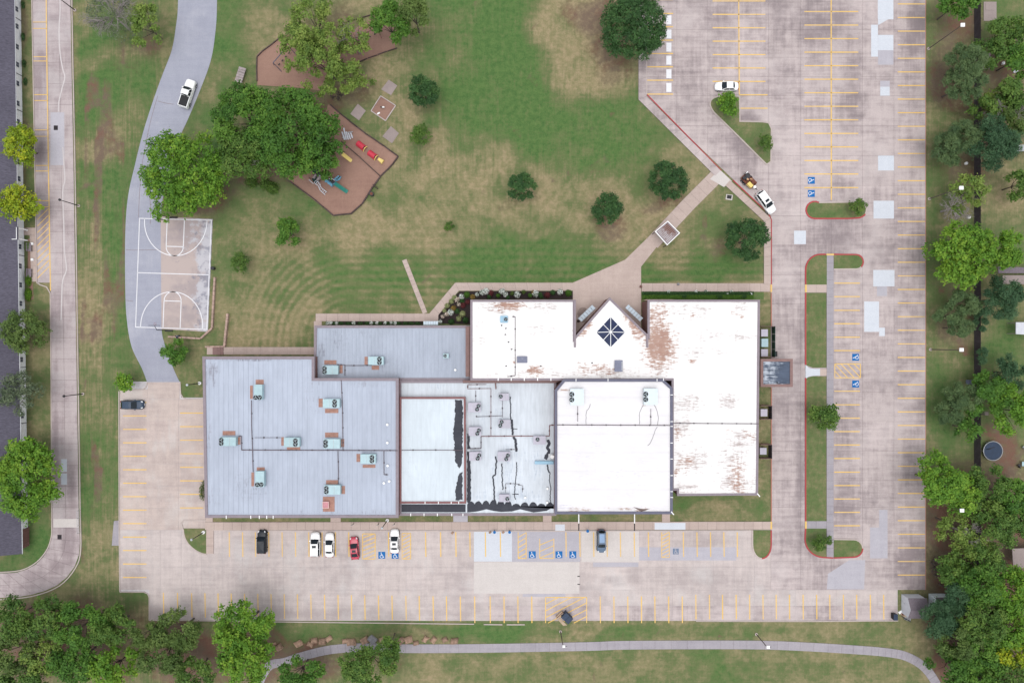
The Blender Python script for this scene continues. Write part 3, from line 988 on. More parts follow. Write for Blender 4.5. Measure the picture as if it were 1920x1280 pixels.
tri = smoothline([(1346, 181), (1335, 186), (1331, 196), (1336, 208), (1346, 219), (1390, 262), (1431, 303), (1438, 308), (1445, 303)], 3)
tri2 = [(1445, 303), (1446, 242), (1441, 231), (1430, 229), (1387, 228), (1386, 181), (1346, 181)]
island(tri + tri2[1:-1], [(tri, 'kerb'), (tri2, 'kerb')])
cap_l = arc(1527, 394, 16, 16, 300, 90, 10)
cap_r = arc(1607, 394, 17, 15, 90, -90, 10)
island(cap_l + cap_r, [(cap_l + [(1590, 410)] + arc(1607, 394, 17, 15, 90, 30, 4), 'kerb_red'), (arc(1607, 394, 17, 15, 30, -90, 6) + [(1535, 380)], 'kerb')])
lc = arc(1538, 506, 28, 29, 180, 270, 8)
island(lc + [(1550, 477), (1550, 534), (1510, 534)], [([(1510, 533)] + lc + [(1548, 477)], 'kerb_red')])
rc = arc(1605, 491, 13, 13.5, -90, 90, 8)
island([(1563, 477.5)] + rc + [(1563, 504.5)], [([(1563, 477)] + rc[:7], 'kerb_red'), (rc[6:] + [(1563, 505)], 'kerb')])
island([(1510, 549), (1549, 549), (1549, 689), (1524, 689), (1510, 684)], [([(1510, 549), (1510, 684)], 'kerb_red')])
island([(1510, 708), (1524, 705), (1549, 705), (1549, 976), (1510, 976)], [([(1510, 708), (1510, 976)], 'kerb_red')])
bl_ = arc(1545, 1010, 36, 34, 180, 95, 8)
island([(1549, 990), (1510, 990)] + bl_ + [(1549, 1044)], [([(1510, 990)] + bl_ + [(1562, 1045)], 'kerb_red')])
br_ = arc(1600, 1027, 17, 16.5, -90, 90, 10)
island([(1563, 1010.5)] + br_ + [(1563, 1043.5)], [([(1563, 1010)] + br_[:6], 'kerb'), (br_[5:] + [(1563, 1045)], 'kerb_red')])
b4 = arc(1428, 1020, 17.5, 26, 0, 180, 12)
island([(1410.5, 993), (1445.5, 993)] + b4, [([(1445.5, 993)] + b4[:7], 'kerb_red'), (b4[6:] + [(1410.5, 993)], 'kerb')])
c5 = smoothline([(344, 990), (346, 1004), (353, 1018), (366, 1030), (380, 1037), (388, 1038)], 4)
island(c5 + [(388, 990)], [([(386, 975), (345, 975), (340, 980), (343, 990)] + c5[1:], 'kerb')])
for i, o in enumerate(ISL):
    pass
walk("sidewalk", [(1556, 478), (1556, 1010)], 13, 15.5, M['pave_path'], 0.0, 0.11)
walk("sidewalk", [(1510, 541), (1549.5, 541)], 15, 20, M['pave_walk'], 0.0, 0.11)
walk("sidewalk", [(1510, 983), (1549.5, 983)], 14, 20, M['pave_path'], 0.0, 0.11)
b = MB()
b.poly(pxs(smoothline([(1510, 683), (1516, 689), (1526, 691), (1537, 691)], 4) + [(1537, 704)] + smoothline([(1526, 704), (1516, 706), (1510, 710)], 4)), 0.0, 0.145)
struct("kerb_ramp", b, M['pave_new'])
walk("sidewalk", [(1537, 697.5), (1549.5, 697.5)], 13, 20, M['pave_walk'], 0.0, 0.11)
walk("sidewalk", [(1556, 1010), (1556, 1044)], 13, 17, M['pave_path'], 0.0, 0.105)
# red and plain kerbs round the lots
kerb([(1213, 178), (1352, 320)], 0.2, 0.13, 'kerb_red')
kerb([(1374, 338), (1440, 400), (1446, 412), (1446, 533)], 0.2, 0.13, 'kerb_red')
kerb([(1446, 549), (1446, 612)], 0.2, 0.12, 'kerb_rust')
kerb([(1446, 726), (1446, 976)], 0.2, 0.12, 'kerb_rust')
kerb([(1212.5, -160), (1212.5, 178)], 0.16, 0.12)
kerb([(225, 1109), (270, 1109), (277, 1112), (280, 1119), (280, 1161), (500, 1164.5), (889, 1169)], 0.18, 0.12)
kerb([(223.5, 733), (224, 990), (225, 1108)], 0.22, 0.12)
kerb([(224, 731), (268, 730), (274, 726), (277, 717)], 0.2, 0.12)
kerb([(338, 717), (339, 738), (344, 746), (352, 748), (381, 748)], 0.2, 0.12)
kerb([(1305, 1163.8), (1520, 1164), (1684, 1163)], 0.16, 0.1)
kerb([(384, 993.4), (386, 993.4), (889, 995)], 0.16, 0.125)
kerb([(889, 995), (1446, 993.3)], 0.16, 0.122)
kerb([(1735.4, -160), (1735.4, 1105)], 0.12, 0.06, 'kerb_rust')
for p in ([(907, 1169.6), (942, 1170)], [(950, 1170), (984, 1170)]):
    b = MB()
    b.ribbon(pxs(p), 0.2, 0.0, 0.12)
    o = b.obj("wheel_stop", M['kerb'], center=True)
    setp(o, "pale concrete wheel stop at the grass edge, %s of the pair" % ("first" if p[0][0] == 907 else "second and nearer the dumpster"), "wheel stop", "wheel stops along the south kerb")
for p, m in (([(1445.6, 533.5), (1445.6, 547.5)], 1), ([(1510.5, 533.5), (1510.5, 548)], 1), ([(1445.6, 977), (1445.6, 991)], 1), ([(1510.5, 976.5), (1510.5, 990)], 1), ([(1549, 477.4), (1563, 477.4)], 1)):
    b = MB()
    b.ribbon(pxs(p), 0.32, 0.0, 0.165)
    struct("kerb", b, M['yellow'])

# concrete patches let into the lots
def patch(par, pts, m='pave_new'):
    quadslab(par, pxs(pts), 0.024, M[m], 0.01, 'concrete_patch')


def rect(a, b_, c, d):
    return [(a, b_), (c, b_), (c, d), (a, d)]


for r_ in (rect(1645.5, -60, 1675, 37), rect(1633, 47, 1646, 107), rect(1646, 66, 1675, 95), rect(1650, 163, 1668, 180), rect(1646, 292, 1676, 320), rect(1637.5, 376.5, 1676, 410),
           rect(1637, 506, 1677, 537), rect(1620, 565, 1648, 622), rect(1648, 614, 1659, 630), rect(1488.5, 432.5, 1511, 458)):
    patch(east, r_)
patch(east, [(1646, 37), (1665, 37), (1648, 47), (1646, 47)])
for r_ in (rect(1646, 95, 1675, 122), rect(1644, 537, 1663, 555), rect(1650, 152, 1668, 163)):
    patch(east, r_, 'pave_grey')
patch(south, rect(888.5, 996, 960, 1052), 'pave_new')
patch(south, rect(888.5, 1053, 960, 1112), 'pave_pale')
patch(south, rect(960, 1053, 1086.5, 1112), 'pave_pale')
patch(south, rect(960, 996, 1088, 1052.6), 'pave_grey')
patch(south, rect(1090, 995.5, 1198, 1053), 'pave_pale')
patch(south, rect(1198, 1025, 1380, 1050), 'pave_grey')
patch(south, rect(1112, 1053.4, 1197, 1062), 'pave_grey')
patch(south, rect(980, 1112.5, 1060, 1118), 'pave_grey')
patch(east, [(1631, 1046), (1664, 1046), (1664, 955), (1648, 955), (1648, 988), (1631, 988)], 'pave_grey')
patch(south, [(1552, 1075), (1592, 1049), (1622, 1049), (1620, 1104), (1550, 1104)], 'pave_grey')
for r_ in (rect(1227, 979, 1285, 992), rect(1041, 982, 1059, 994)):
    quadslab(sw, pxs(r_), 0.126, M['pave_new'], 0.01, 'concrete_patch')
for r_ in (rect(115, 860, 126, 884), rect(115, 887, 126, 908)):
    patch(road, r_)
patch(road, rect(95, 211, 121, 310), 'pave_grey')
b = MB()
b.poly(pxs([(100.5, 972), (147, 972), (148, 988), (100.5, 988)]), 0.05, 0.056)
b.obj('concrete_patch', M['pave_pale'], road)
# the sealed crack wandering down the road
b = MB()
b.ribbon(pxs(smoothline([(112, -20), (113, 18), (111, 60), (113, 100), (118, 130), (122, 145), (117, 165), (111, 190), (110, 210)], 3)), 0.24, None, 0.06)
b.ribbon(pxs(smoothline([(118, 276), (121, 320), (122, 338), (118, 360), (120, 420), (121, 470), (125, 505), (118, 525), (116, 560), (115, 600)], 3)), 0.24, None, 0.06)
b.obj('crack_sealant', M['sealant'], road)

# ------------------------------------------------------------------ painted markings
ZM = 0.062


def line(par, p, q, w=0.205, m='yellow', name='parking_line', z=ZM):
    a, c = W(*p), W(*q)
    L = math.dist(a, c)
    key = ('ln', round(L, 1), w, m)
    if key not in _slabs:
        b = MB()
        b.add([(-L / 2, -w / 2, 0), (L / 2, -w / 2, 0), (L / 2, w / 2, 0), (-L / 2, w / 2, 0)], [(0, 1, 2, 3)])
        _slabs[key] = b.mesh(name, M[m])
    o = link_mesh(name, _slabs[key], par, ((a[0] + c[0]) / 2, (a[1] + c[1]) / 2, z))
    o.rotation_euler = (0, 0, math.atan2(c[1] - a[1], c[0] - a[0]))
    return o


for k in range(43):
    y = 8.2 + 25.45 * k
    if y < 1090:
        line(east, (1683, y), (1734, y))
for k in range(-4, 14):
    y = 22.4 + 25.35 * k
    line(east, (1508, y), (1609, y))
line(east, (1558, -160), (1558.5, 375))
for k in range(-4, 9):
    y = 2.6 + 25.1 * k
    if k < 7:
        line(east, (1336, y), (1435, y))
    else:
        line(east, (1386, y), (1439, y))
line(east, (1384, -160), (1386, 178))
for y in (-50, -25, 0, 26, 51, 76, 101, 126, 151, 177):
    line(east, (1213, y), (1262, y))
for y in (38, 64.5, 89, 113.5, 139, 164.5):
    a = W(1254, y)
    b = MB()
    b.add([(-.53, -.93, 0), (.53, -.93, 0), (.53, .93, 0), (-.53, .93, 0)], [(0, 1, 2, 3)])
    link_mesh('white_bay_block', b.mesh('white_bay_block', M['white']), east, (a[0], a[1], ZM + .001))
for y in (530.9, 556, 581.7, 606.7, 632, 657, 733, 758.5, 783.5, 808.6, 833.6, 859, 884.5, 909.6, 934.7, 959.7, 984.8):
    line(east, (1564, y), (1612, y))


def hatch(par, x0, y0, x1, y1, n, slope, sides='LRTB', w=0.16):
    """a hatched no-parking box"""
    for s_, p, q in (('L', (x0, y0), (x0, y1)), ('R', (x1, y0), (x1, y1)), ('T', (x0, y0), (x1, y0)), ('B', (x0, y1), (x1, y1))):
        if s_ in sides:
            line(par, p, q, w, name='hatch_line', z=ZM + .0015)
    for i in range(1, n + 1):
        c = y0 + (y1 - y0 + abs(slope)) * i / (n + 1)
        ya, yb = (c, c - slope) if slope > 0 else (c + slope, c)
        pts = []
        for t in (0, 1):
            pts.append((x0 + (x1 - x0) * t, ya + (yb - ya) * t))
        (xa, y_a), (xb, y_b) = pts
        # trim to the box
        lo, hi = 0.0, 1.0
        if y_b != y_a:
            t0, t1 = (y0 - y_a) / (y_b - y_a), (y1 - y_a) / (y_b - y_a)
            lo, hi = max(lo, min(t0, t1)), min(hi, max(t0, t1))
        if hi - lo > 0.05:
            f = lambda t: (xa + (xb - xa) * t, y_a + (y_b - y_a) * t)
            line(par, f(lo), f(hi), w, name='hatch_line')


hatch(east, 1565, 682, 1613, 708, 5, -50)
for xx in (430, 455, 479, 504, 529, 554, 579, 604, 629, 654, 728.5, 798, 826, 854.6, 881, 910, 938, 1061, 1087, 1113, 1138, 1163, 1189, 1215.5, 1281, 1306.6, 1331.9, 1357, 1382):
    line(south, (xx, 997), (xx + .6, 1043))
hatch(south, 680, 1000, 703.5, 1047, 6, 9)
hatch(south, 754, 999, 770, 1047, 7, 8)
hatch(south, 971.5, 997, 986.5, 1046, 5, 9, 'LRB')
hatch(south, 1012, 1009, 1038.5, 1046, 3, 11, 'LRB')
hatch(south, 1240.6, 997, 1255, 1044, 7, 7, 'LRB')
for xx in (306.7, 333, 359.5, 384.5, 409, 433.6, 458.6, 483.6, 508.3, 533, 557.8, 583, 608.6, 633.9, 658.9, 684, 709.6, 735, 761, 786, 812, 837, 863):
    t = (xx - 300) / 560
    line(south, (xx, 1110 + 7 * t), (xx + .8, 1155.5 + 8 * t))
for xx in (890, 919, 945, 971, 997, 1125.3, 1151, 1177, 1202.5, 1227.7, 1253.5, 1279, 1304.5, 1330, 1354.5, 1380, 1405.3, 1430.3, 1455, 1480, 1505.5, 1531, 1555.5, 1581, 1606, 1631.5, 1656.5):
    line(south, (xx, 1117 if xx < 1280 else 1114), (xx + .4, 1167 if xx < 1280 else 1160))
hatch(south, 1023, 1119, 1100, 1167, 6, 40, 'LRT')
for k in range(14):
    y = 754 + 25.2 * k
    line(west if y < 985 else south, (231, y), (275, y))
for k in range(8):
    line(west, (338, 774 + 25.35 * k), (381, 774 + 25.35 * k))
line(bay, (86, -100), (88, 100))
line(bay, (88, 100), (91, 300))
line(bay, (91, 300), (95, 545))
line(bay, (60, -40), (64, 250), 0.14)
for y in (-40, -28, 42, 54, 107, 115, 178, 189, 244, 256, 310.5, 321, 376.5, 388):
    line(bay, (61.5 + .012 * y, y), (88.5 + .009 * y, y), 0.15)
for k in range(10):
    y = 412 + 12.2 * k
    line(bay, (70.5, y), (92.5, y - 22), 0.15, name='hatch_line')


def access(par, px, py, rot=0.0, worn=False, size=13):
    """blue accessible bay square with its wheelchair symbol"""
    a = W(px, py)
    s_ = size * S / 2
    b = MB()
    b.add([(-s_, -s_, 0), (s_, -s_, 0), (s_, s_, 0), (-s_, s_, 0)], [(0, 1, 2, 3)])
    o = link_mesh('accessible_bay_sign', b.mesh('accessible_bay_sign', M['blue_worn' if worn else 'blue_paint']), par, (a[0], a[1], ZM + .002))
    o.rotation_euler = (0, 0, rot)
    b = MB()
    u = s_ / 1.0
    b.poly([(-.18 * u + .15 * u * math.cos(t * math.pi / 5), .66 * u + .15 * u * math.sin(t * math.pi / 5)) for t in range(10)], None, .003)
    b.ribbon([(-.16 * u, .42 * u), (-.10 * u, -.08 * u), (.26 * u, -.08 * u), (.46 * u, -.62 * u), (.66 * u, -.56 * u)], .17 * u, None, .003)
    b.ribbon([(-.15 * u, .22 * u), (.24 * u, .20 * u)], .12 * u, None, .0035)
    b.ribbon([(-.06 * u + .46 * u * math.cos(math.radians(t)), -.34 * u + .46 * u * math.sin(math.radians(t))) for t in range(125, 345, 20)], .14 * u, None, .0032)
    link_mesh('wheelchair_symbol', b.mesh('wheelchair_symbol', M['pave_grey' if worn else 'white']), o, (0, 0, 0))
    return o


for x_, y_ in ((716, 1040), (741, 1040), (998, 1039), (1048, 1039), (1074, 1039)):
    access(south, x_, y_)
access(south, 1267, 1033, worn=True, size=11)
access(east, 1521, 338.5, math.radians(-90))
access(east, 1521, 363, math.radians(-90))
access(east, 1604, 669.5, math.radians(90))
access(east, 1604, 719.5, math.radians(90))

# ------------------------------------------------------------------ the school
ZA, ZB, ZC, ZD, ZE, ZF, ZK = 5.6, 3.4, 4.6, 3.7, 6.1, 7.5, 3.6
M['roof_grey'] = roofmat('roof_grey_membrane', A(189, 197, 213), dirt=[(396, 700, 16, 26, .9), (395, 690, 10, 14, .8), (394, 820, 14, 30, .5), (400, 930, 26, 30, .4), (470, 910, 50, 40, .35), (470, 672, 90, 5, 1.0), (590, 735, 30, 60, .3), (640, 960, 200, 6, .4), (700, 720, 60, 8, .4)],
                          z=ZA, axis='y', seam=1.0, dirtcol=A(132, 128, 138), cloudy=0.05, streak=0.03)
M['roof_grey_low'] = roofmat('roof_grey_low', A(180, 188, 203), dirt=[(602, 658, 9, 16, 1.0), (630, 640, 30, 30, .4), (680, 625, 60, 12, .3), (720, 685, 60, 30, .3)],
                             z=ZB, axis='y', seam=0.75, dirtcol=A(128, 128, 140), cloudy=0.05, streak=0.04)
M['roof_low'] = roofmat('roof_low_coated', A(221, 228, 236), dirt=[(900, 930, 30, 20, .5), (950, 880, 50, 60, .45), (1000, 880, 40, 70, .4), (930, 780, 60, 50, .35), (990, 740, 40, 30, .2), (820, 726, 60, 10, .4), (975, 930, 60, 20, .6)],
                         z=ZD, axis='y', seam=0.55, dirtcol=A(178, 190, 206), cloudy=0.07, streak=0.06)
M['roof_low_box'] = roofmat('roof_raised_coated', A(222, 232, 240), dirt=[(770, 850, 40, 90, .35), (820, 900, 50, 50, .3), (800, 770, 60, 20, .3)],
                             z=ZC, axis='y', seam=0.9, dirtcol=A(196, 206, 216), cloudy=0.05, streak=0.03)
M['roof_gym'] = roofmat('roof_gym_coated', A(246, 243, 245), dirt=[(1100, 860, 70, 90, .32), (1180, 900, 90, 70, .35), (1090, 760, 60, 60, .25), (1220, 740, 16, 14, .6), (1150, 820, 110, 60, .25), (1060, 950, 30, 8, .6)],
                         rust=[(1058, 731, 18, 3, .95), (1085, 955, 20, 5, .8), (1205, 955, 26, 7, .8), (1160, 953, 40, 4, .5), (1212, 760, 10, 4, .4)],
                         z=ZF, axis='x', seam=3.6, dirtcol=A(212, 210, 222), cloudy=0.03, streak=0.015, rustcol=A(160, 130, 112))
M['roof_white'] = roofmat('roof_white_metal', A(255, 253, 252, 1.36),
                           dirt=[(935, 575, 50, 14, .8), (1020, 575, 50, 14, .65), (1010, 615, 40, 22, .5), (905, 606, 24, 10, .6), (900, 640, 30, 12, .5), (1010, 700, 120, 14, .6), (1150, 700, 60, 14, .8),
                                 (1300, 580, 60, 26, .6), (1390, 575, 26, 18, .7), (1330, 630, 50, 16, .6), (1390, 630, 30, 14, .7), (1300, 660, 40, 16, .6), (1350, 660, 30, 14, .5), (1290, 755, 40, 26, .75), (1365, 752, 30, 18, .9),
                                 (1280, 800, 26, 22, .8), (1300, 860, 40, 34, .8), (1390, 830, 40, 30, .8), (1375, 860, 36, 30, .8), (1380, 900, 46, 34, .85), (1290, 915, 50, 14, .7), (1240, 690, 20, 50, .6), (1050, 640, 24, 30, .3), (960, 655, 20, 30, .3)],
                           rust=[(955, 572, 32, 10, 1.3), (935, 578, 18, 8, .8), (1004, 694, 18, 10, 1.2), (964, 680, 4, 4, .8), (1095, 692, 20, 16, .75), (1130, 692, 30, 12, .8), (1090, 622, 16, 13, 1.2), (1102, 608, 12, 10, 1.1), (1178, 592, 12, 12, 1.2), (1190, 606, 14, 14, 1.3), (1200, 622, 14, 16, 1.3),
                                 (1236, 645, 34, 52, 1.5), (1232, 595, 22, 30, 1.05), (1246, 665, 14, 20, .95), (1218, 672, 6, 20, .8), (1225, 684, 26, 8, .6), (1245, 585, 12, 10, .9), (1299, 591, 10, 6, .7), (1390, 592, 10, 6, .8), (1298, 677, 10, 5, .95), (1380, 590, 18, 12, .5),
                                 (1292, 862, 12, 14, .9), (1268, 886, 8, 8, 1.0), (1282, 868, 20, 20, .6), (1382, 895, 16, 40, .85), (1378, 910, 8, 8, .9), (1405, 815, 14, 10, .7), (1270, 812, 10, 20, .7), (1365, 806, 10, 8, .6), (1395, 880, 14, 18, .5)],
                           z=ZE, axis='x', seam=0.62, cloudy=0.01, streak=0.0)
M['roof_port'] = roofmat('roof_carport', A(84, 95, 114), dirt=[(1438, 680, 14, 10, 1.1), (1436, 700, 8, 24, 1.1), (1450, 719, 30, 5, 1.1), (1448, 690, 14, 30, .8), (1465, 680, 12, 8, .4)], z=ZK, axis='x', seam=None,
                          dirtcol=A(206, 214, 226), cloudy=0.16, streak=0.14, dirtamt=0.95)
M['roof_white'].node_tree.nodes["Principled BSDF"].inputs['Roughness'].default_value = 0.6

school = thing("school_building", "large flat roofed school with white and grey roof blocks, centre of the lot", "building", (*W(900, 780), 0))


def block(outline, z, roofm, wallm='brick', trimm='trim', tw=0.55, lip=0.16, base=0.0, over=0.10, wall=True):
    P = pxs(outline, z)
    if wall:
        b = MB()
        b.poly(inset(P, over), base, z - 0.22)
        b.obj('wall', M[wallm], school, world=True)
    b = MB()
    b.poly(inset(P, tw - 0.03), None, z)
    r = b.obj('roof', M[roofm], school, world=True)
    b = MB()
    b.ring(P, tw, z - 0.45, z + lip)
    t = b.obj('fascia', M[trimm], r, world=True)
    return r, t, P


def ribs(par, x0, x1, y0, y1, step, z, axis, mat, skip=()):
    """low standing seams, past counting: one joined part"""
    b = MB()
    if axis == 'y':
        x = x0
        while x < x1:
            a, c = W(x, y0, z), W(x, y1, z)
            b.box(a[0], (a[1] + c[1]) / 2, z + .003, 0.035, abs(a[1] - c[1]), 0.03, bottom=False)
            x += step
    else:
        y = y0
        while y < y1:
            a, c = W(x0, y, z), W(x1, y, z)
            b.box((a[0] + c[0]) / 2, a[1], z + .003, abs(a[0] - c[0]), 0.035, 0.03, bottom=False)
            y += step
    o = b.obj('roof_seam', mat, par, world=True)
    o['kind'] = 'stuff'
    return o


rA, tA, _ = block([(380, 668), (590, 668), (590, 708.5), (747.5, 708.5), (747.5, 970), (385, 970)], ZA, 'roof_grey')
rB, tB, _ = block([(590, 610), (884, 610), (884, 713), (588, 713)], ZB, 'roof_grey_low', tw=0.5)
rD, tD, _ = block([(748, 713), (1043, 713), (1043, 966), (748, 966)], ZD, 'roof_low', trimm='trim', tw=0.5)
rC, tC, _ = block([(749.5, 744), (873, 744), (874, 943), (749.5, 943)], ZC, 'roof_low_box', trimm='trim_red', tw=0.36, lip=0.22, base=ZD - .2)
rE, tE, _ = block([(882, 562), (1078, 562), (1078, 631), (1143, 557), (1214, 627), (1214, 562), (1424.5, 562), (1421, 928), (1269, 929), (1269, 919), (1259, 919), (1259, 713), (882, 713)], ZE, 'roof_white', tw=0.42)
rF, tF, PF = block([(1040, 731), (1057, 710.5), (1243, 710.5), (1261, 727), (1261, 963), (1040, 963)], ZF, 'roof_gym', trimm='trim_dark', tw=0.5, lip=0.2)
ribs(rA, 392, 580, 676, 962, 9.2, ZA, 'y', M['roof_grey'])
ribs(rA, 596, 742, 716, 962, 9.2, ZA, 'y', M['roof_grey'])
ribs(rB, 598, 872, 617, 703, 7, ZB, 'y', M['roof_grey_low'])
ribs(rE, 890, 1070, 570, 632, 5.8, ZE, 'x', M['roof_white'])
ribs(rE, 1220, 1418, 570, 706, 5.8, ZE, 'x', M['roof_white'])
ribs(rE, 1268, 1416, 716, 916, 5.8, ZE, 'x', M['roof_white'])
# gable parapet, its side returns and the brick end wall by the entrance
def strap(par, p, z, w, z1, name='fascia_strap', m='white_metal', z0=.1):
    b = MB()
    b.ribbon(pxs(p, z + .2), w, z + z0, z + z1)
    return b.obj(name, M[m], par, world=True)


for p in ([(1078, 562), (1078, 651)], [(1213.5, 625), (1213.5, 651)]):
    strap(rE, p, ZE, .36, .35, 'parapet', 'trim', .01)
b = MB()
b.poly(pxs(rect(873, 612, 880, 706), ZB + .8), ZB, ZB + .8)
b.obj('parapet', M['trim_brown'], rB, world=True)
b = MB()
b.poly(pxs(rect(880.2, 612, 884, 706), ZB + .6), ZB, ZB + .6)
b.obj('parapet', M['trim_brown'], rB, world=True)
# sloping metal band with its white joint straps above the low roof
b = MB()
a0, a1 = W(876, 713, 5.3), W(1052, 713, 5.3)
q0, q1 = W(868, 718, 4.4), W(1042, 718, 4.4)
b.add([(*a0, 5.3), (*a1, 5.3), (*q1, 4.4), (*q0, 4.4)], [(3, 2, 1, 0)])
b.add([(a0[0], a0[1], 5.3), (q0[0], q0[1], 4.4), (q0[0], q0[1] + .6, 4.4)], [(0, 1, 2)])
mans = b.obj('mansard_band', M['trim_brown'], rD, world=True)
for px in (934, 958.5, 983, 1008, 1033):
    strap(tE, [(px, 707.5), (px, 713.6)], ZE, .16, .2)
for px, py in ((1080, 712), (1140, 712), (1232, 712), (1244, 711)):
    strap(tF, [(px, py - 2.2), (px, py + 2.6)], ZF, .12, .215)
for py in (740, 790, 799, 830, 860, 891, 921, 932):
    strap(tF, [(1257, py), (1262, py)], ZF, .12, .215)
for px in (424, 500, 486, 470, 512):
    strap(tA, [(px, 966), (px, 972)], ZA, .14, .175)
for px in (770, 795, 820, 847, 868):
    strap(tD, [(px, 962), (px, 967)], ZD, .14, .175)
for px in (797, 822, 846, 860):
    strap(tC, [(px, 940), (px, 944)], ZC, .14, .235)
for p, z in (([(1258, 958), (1263, 964)], ZF), ([(1419, 924), (1424, 930)], ZE)):
    b = MB()
    b.ribbon(pxs(p, z), 0.16, z + .17, z + .26)
    b.obj('corner_strap', M['white_metal'], tE if z == ZE else tF, world=True)
# brick side wall beside the entrance and the gable end of the east wing
b = MB()
b.poly(pxs([(1206, 562.6), (1212, 561.2), (1262, 561.2), (1262, 562.6)], ZE - .1), ZE - .35, ZE - .1)
b.obj('brick_ledge', M['brick_cap'], school, world=True)
# the dark tar dressing: ragged sheets
def ragged(pts, amp, step=3.0):
    out = []
    n = len(pts)
    for i in range(n):
        p, q = pts[i], pts[(i + 1) % n]
        k = max(1, int(math.dist(p, q) / step))
        for j in range(k):
            t = j / k
            out.append((p[0] + (q[0] - p[0]) * t + R.uniform(-amp, amp), p[1] + (q[1] - p[1]) * t + R.uniform(-amp, amp)))
    return out


def scallops(x0, x1, ytop, amp, n):
    out = []
    for i in range(n):
        a_ = R.uniform(.45, 1.1)
        for j in range(8):
            t = j / 8
            out.append((x0 + (x1 - x0) * (i + t) / n, ytop + amp * 0.5 - math.sin(math.pi * t) ** .7 * amp * a_ + R.uniform(-.4, .4)))
    return out


def tar(par, pts, z, dz=0.05):
    b = MB()
    b.poly(pxs(pts, z), None, z + dz)
    return b.obj('tar_patch', M['tar'], par, world=True)


tar(rD, scallops(876, 960, 941, 9, 6) + scallops(960, 1039, 944, 9, 5) + ragged([(1039, 945), (1039, 953)], .4) + [(1025, 957), (1000, 960), (988, 957), (975, 954), (960, 958), (940, 959), (925, 957), (912, 954), (896, 958), (876, 960)], ZD)
tar(rD, ragged([(876, 846), (881, 846), (883, 880), (883, 935), (882, 942), (876, 942)], .8), ZD, .055)
tar(rD, ragged([(876, 812), (881, 816), (880, 830), (882, 840), (876, 842)], .8), ZD, .055)
tar(rD, [(753, 945), (873, 945), (873, 959.5), (753, 959.5)], ZD, .055)
tar(rC, ragged([(853, 749), (867, 749), (868, 800), (867, 830), (867, 868), (862, 878), (853, 862), (852, 830), (849, 812), (853, 790)], 1.3), ZC)
tar(rC, ragged([(861, 886), (867, 884), (867, 936), (855, 938), (854, 915)], 1.2), ZC)
for pts, w in (([(956.5, 743), (958, 770), (957, 780), (960, 795)], 2.0), ([(960, 786), (961, 815)], 3.6), ([(962, 818), (967, 826), (968, 842), (969, 846)], 4.4), ([(969, 866), (969, 880), (967, 900), (966, 906), (965, 930), (967, 936)], 1.6),
               ([(929, 855), (931, 862), (929, 890), (924, 892), (926, 910), (927, 935), (930, 945)], 2.6), ([(941, 868), (942, 905), (943, 918)], 2.0), ([(1027, 824), (1030, 832), (1026, 838), (1030, 846), (1024, 856)], 5.4), ([(1021, 855), (1027, 858)], 8),
               ([(1026, 868), (1027, 880), (1030, 886)], 2.6), ([(1031, 885), (1030, 900), (1033, 915), (1031, 930), (1033, 945)], 1.5), ([(960, 926), (972, 926)], 1.4), ([(957, 803), (970, 804)], 1.2)):
    b = MB()
    q = ragged([(x, y) for x, y in pts] + [pts[-1]], .0)[:len(pts)]
    line_ = resample(pts, max(4, int(sum(math.dist(pts[i], pts[i + 1]) for i in range(len(pts) - 1)) / 2.4)))
    line_ = [(x + R.uniform(-.7, .7), y + R.uniform(-.4, .4)) for x, y in line_]
    b.ribbon(pxs(line_, ZD), w * S * .95, None, ZD + .05 + R.uniform(.006, .02))
    b.obj('tar_patch', M['tar'], rD, world=True)
for pts in ([(1107, 757), (1105, 765), (1099, 770), (1099, 797)], [(1225, 757), (1232, 768), (1234, 782), (1233, 796)], [(1207, 757), (1203, 765), (1199, 775), (1199, 795)], [(1232, 800), (1229, 806), (1220, 830), (1214, 835)]):
    b = MB()
    b.ribbon([W(x + R.uniform(-.5, .5), y, ZF) for x, y in resample(pts, 9)], 0.09, None, ZF + .03)
    b.obj('roof_crack', M['felt_crack'], rF, world=True)
# a torn flap near the gym roof's lower edge
b = MB()
b.poly(pxs([(1188, 950), (1196, 952), (1206, 954), (1218, 953), (1208, 957), (1202, 958), (1196, 955)], ZF), None, ZF + .06)
b.obj('tar_patch', plain('torn_felt', A(120, 104, 100), 0.9), rF, world=True)

# skylight: a low glass pyramid with eight panes and white bars
skl = MB()
c0 = (1145, 622)
corn = [(1145, 593.5), (1172.5, 623), (1145, 651.5), (1117.5, 623)]
zk = ZE + .06
ring8 = []
for i in range(4):
    p, q = corn[i], corn[(i + 1) % 4]
    ring8 += [p, ((p[0] + q[0]) / 2, (p[1] + q[1]) / 2)]
base_ = MB()
base_.ring(pxs(corn, ZE + .2), 0.16, ZE + .01, ZE + .25, 0.12)
sko = base_.obj('skylight', M['white_metal'], rE, world=True)
for i in range(8):
    b = MB()
    p, q = W(*ring8[i], ZE + .25), W(*ring8[(i + 1) % 8], ZE + .25)
    ap = W(*c0, ZE + 1.0)
    b.add([(*p, ZE + .24), (*q, ZE + .24), (*ap, ZE + .95)], [(1, 0, 2)])
    m = b.mesh('pane', M['skyglass'])
    off = rootloc(school)
    for v in m.vertices:
        v.co -= off
    o = link_mesh('skylight_pane', m, rE)
b = MB()
for i in range(8):
    p = W(*ring8[i], ZE + .25)
    ap = W(*c0, ZE + 1.0)
    b.tube((*p, ZE + .27), (*ap, ZE + .99), 0.075, n=4)
b.obj('skylight_bar', M['white_metal'], rE, world=True)
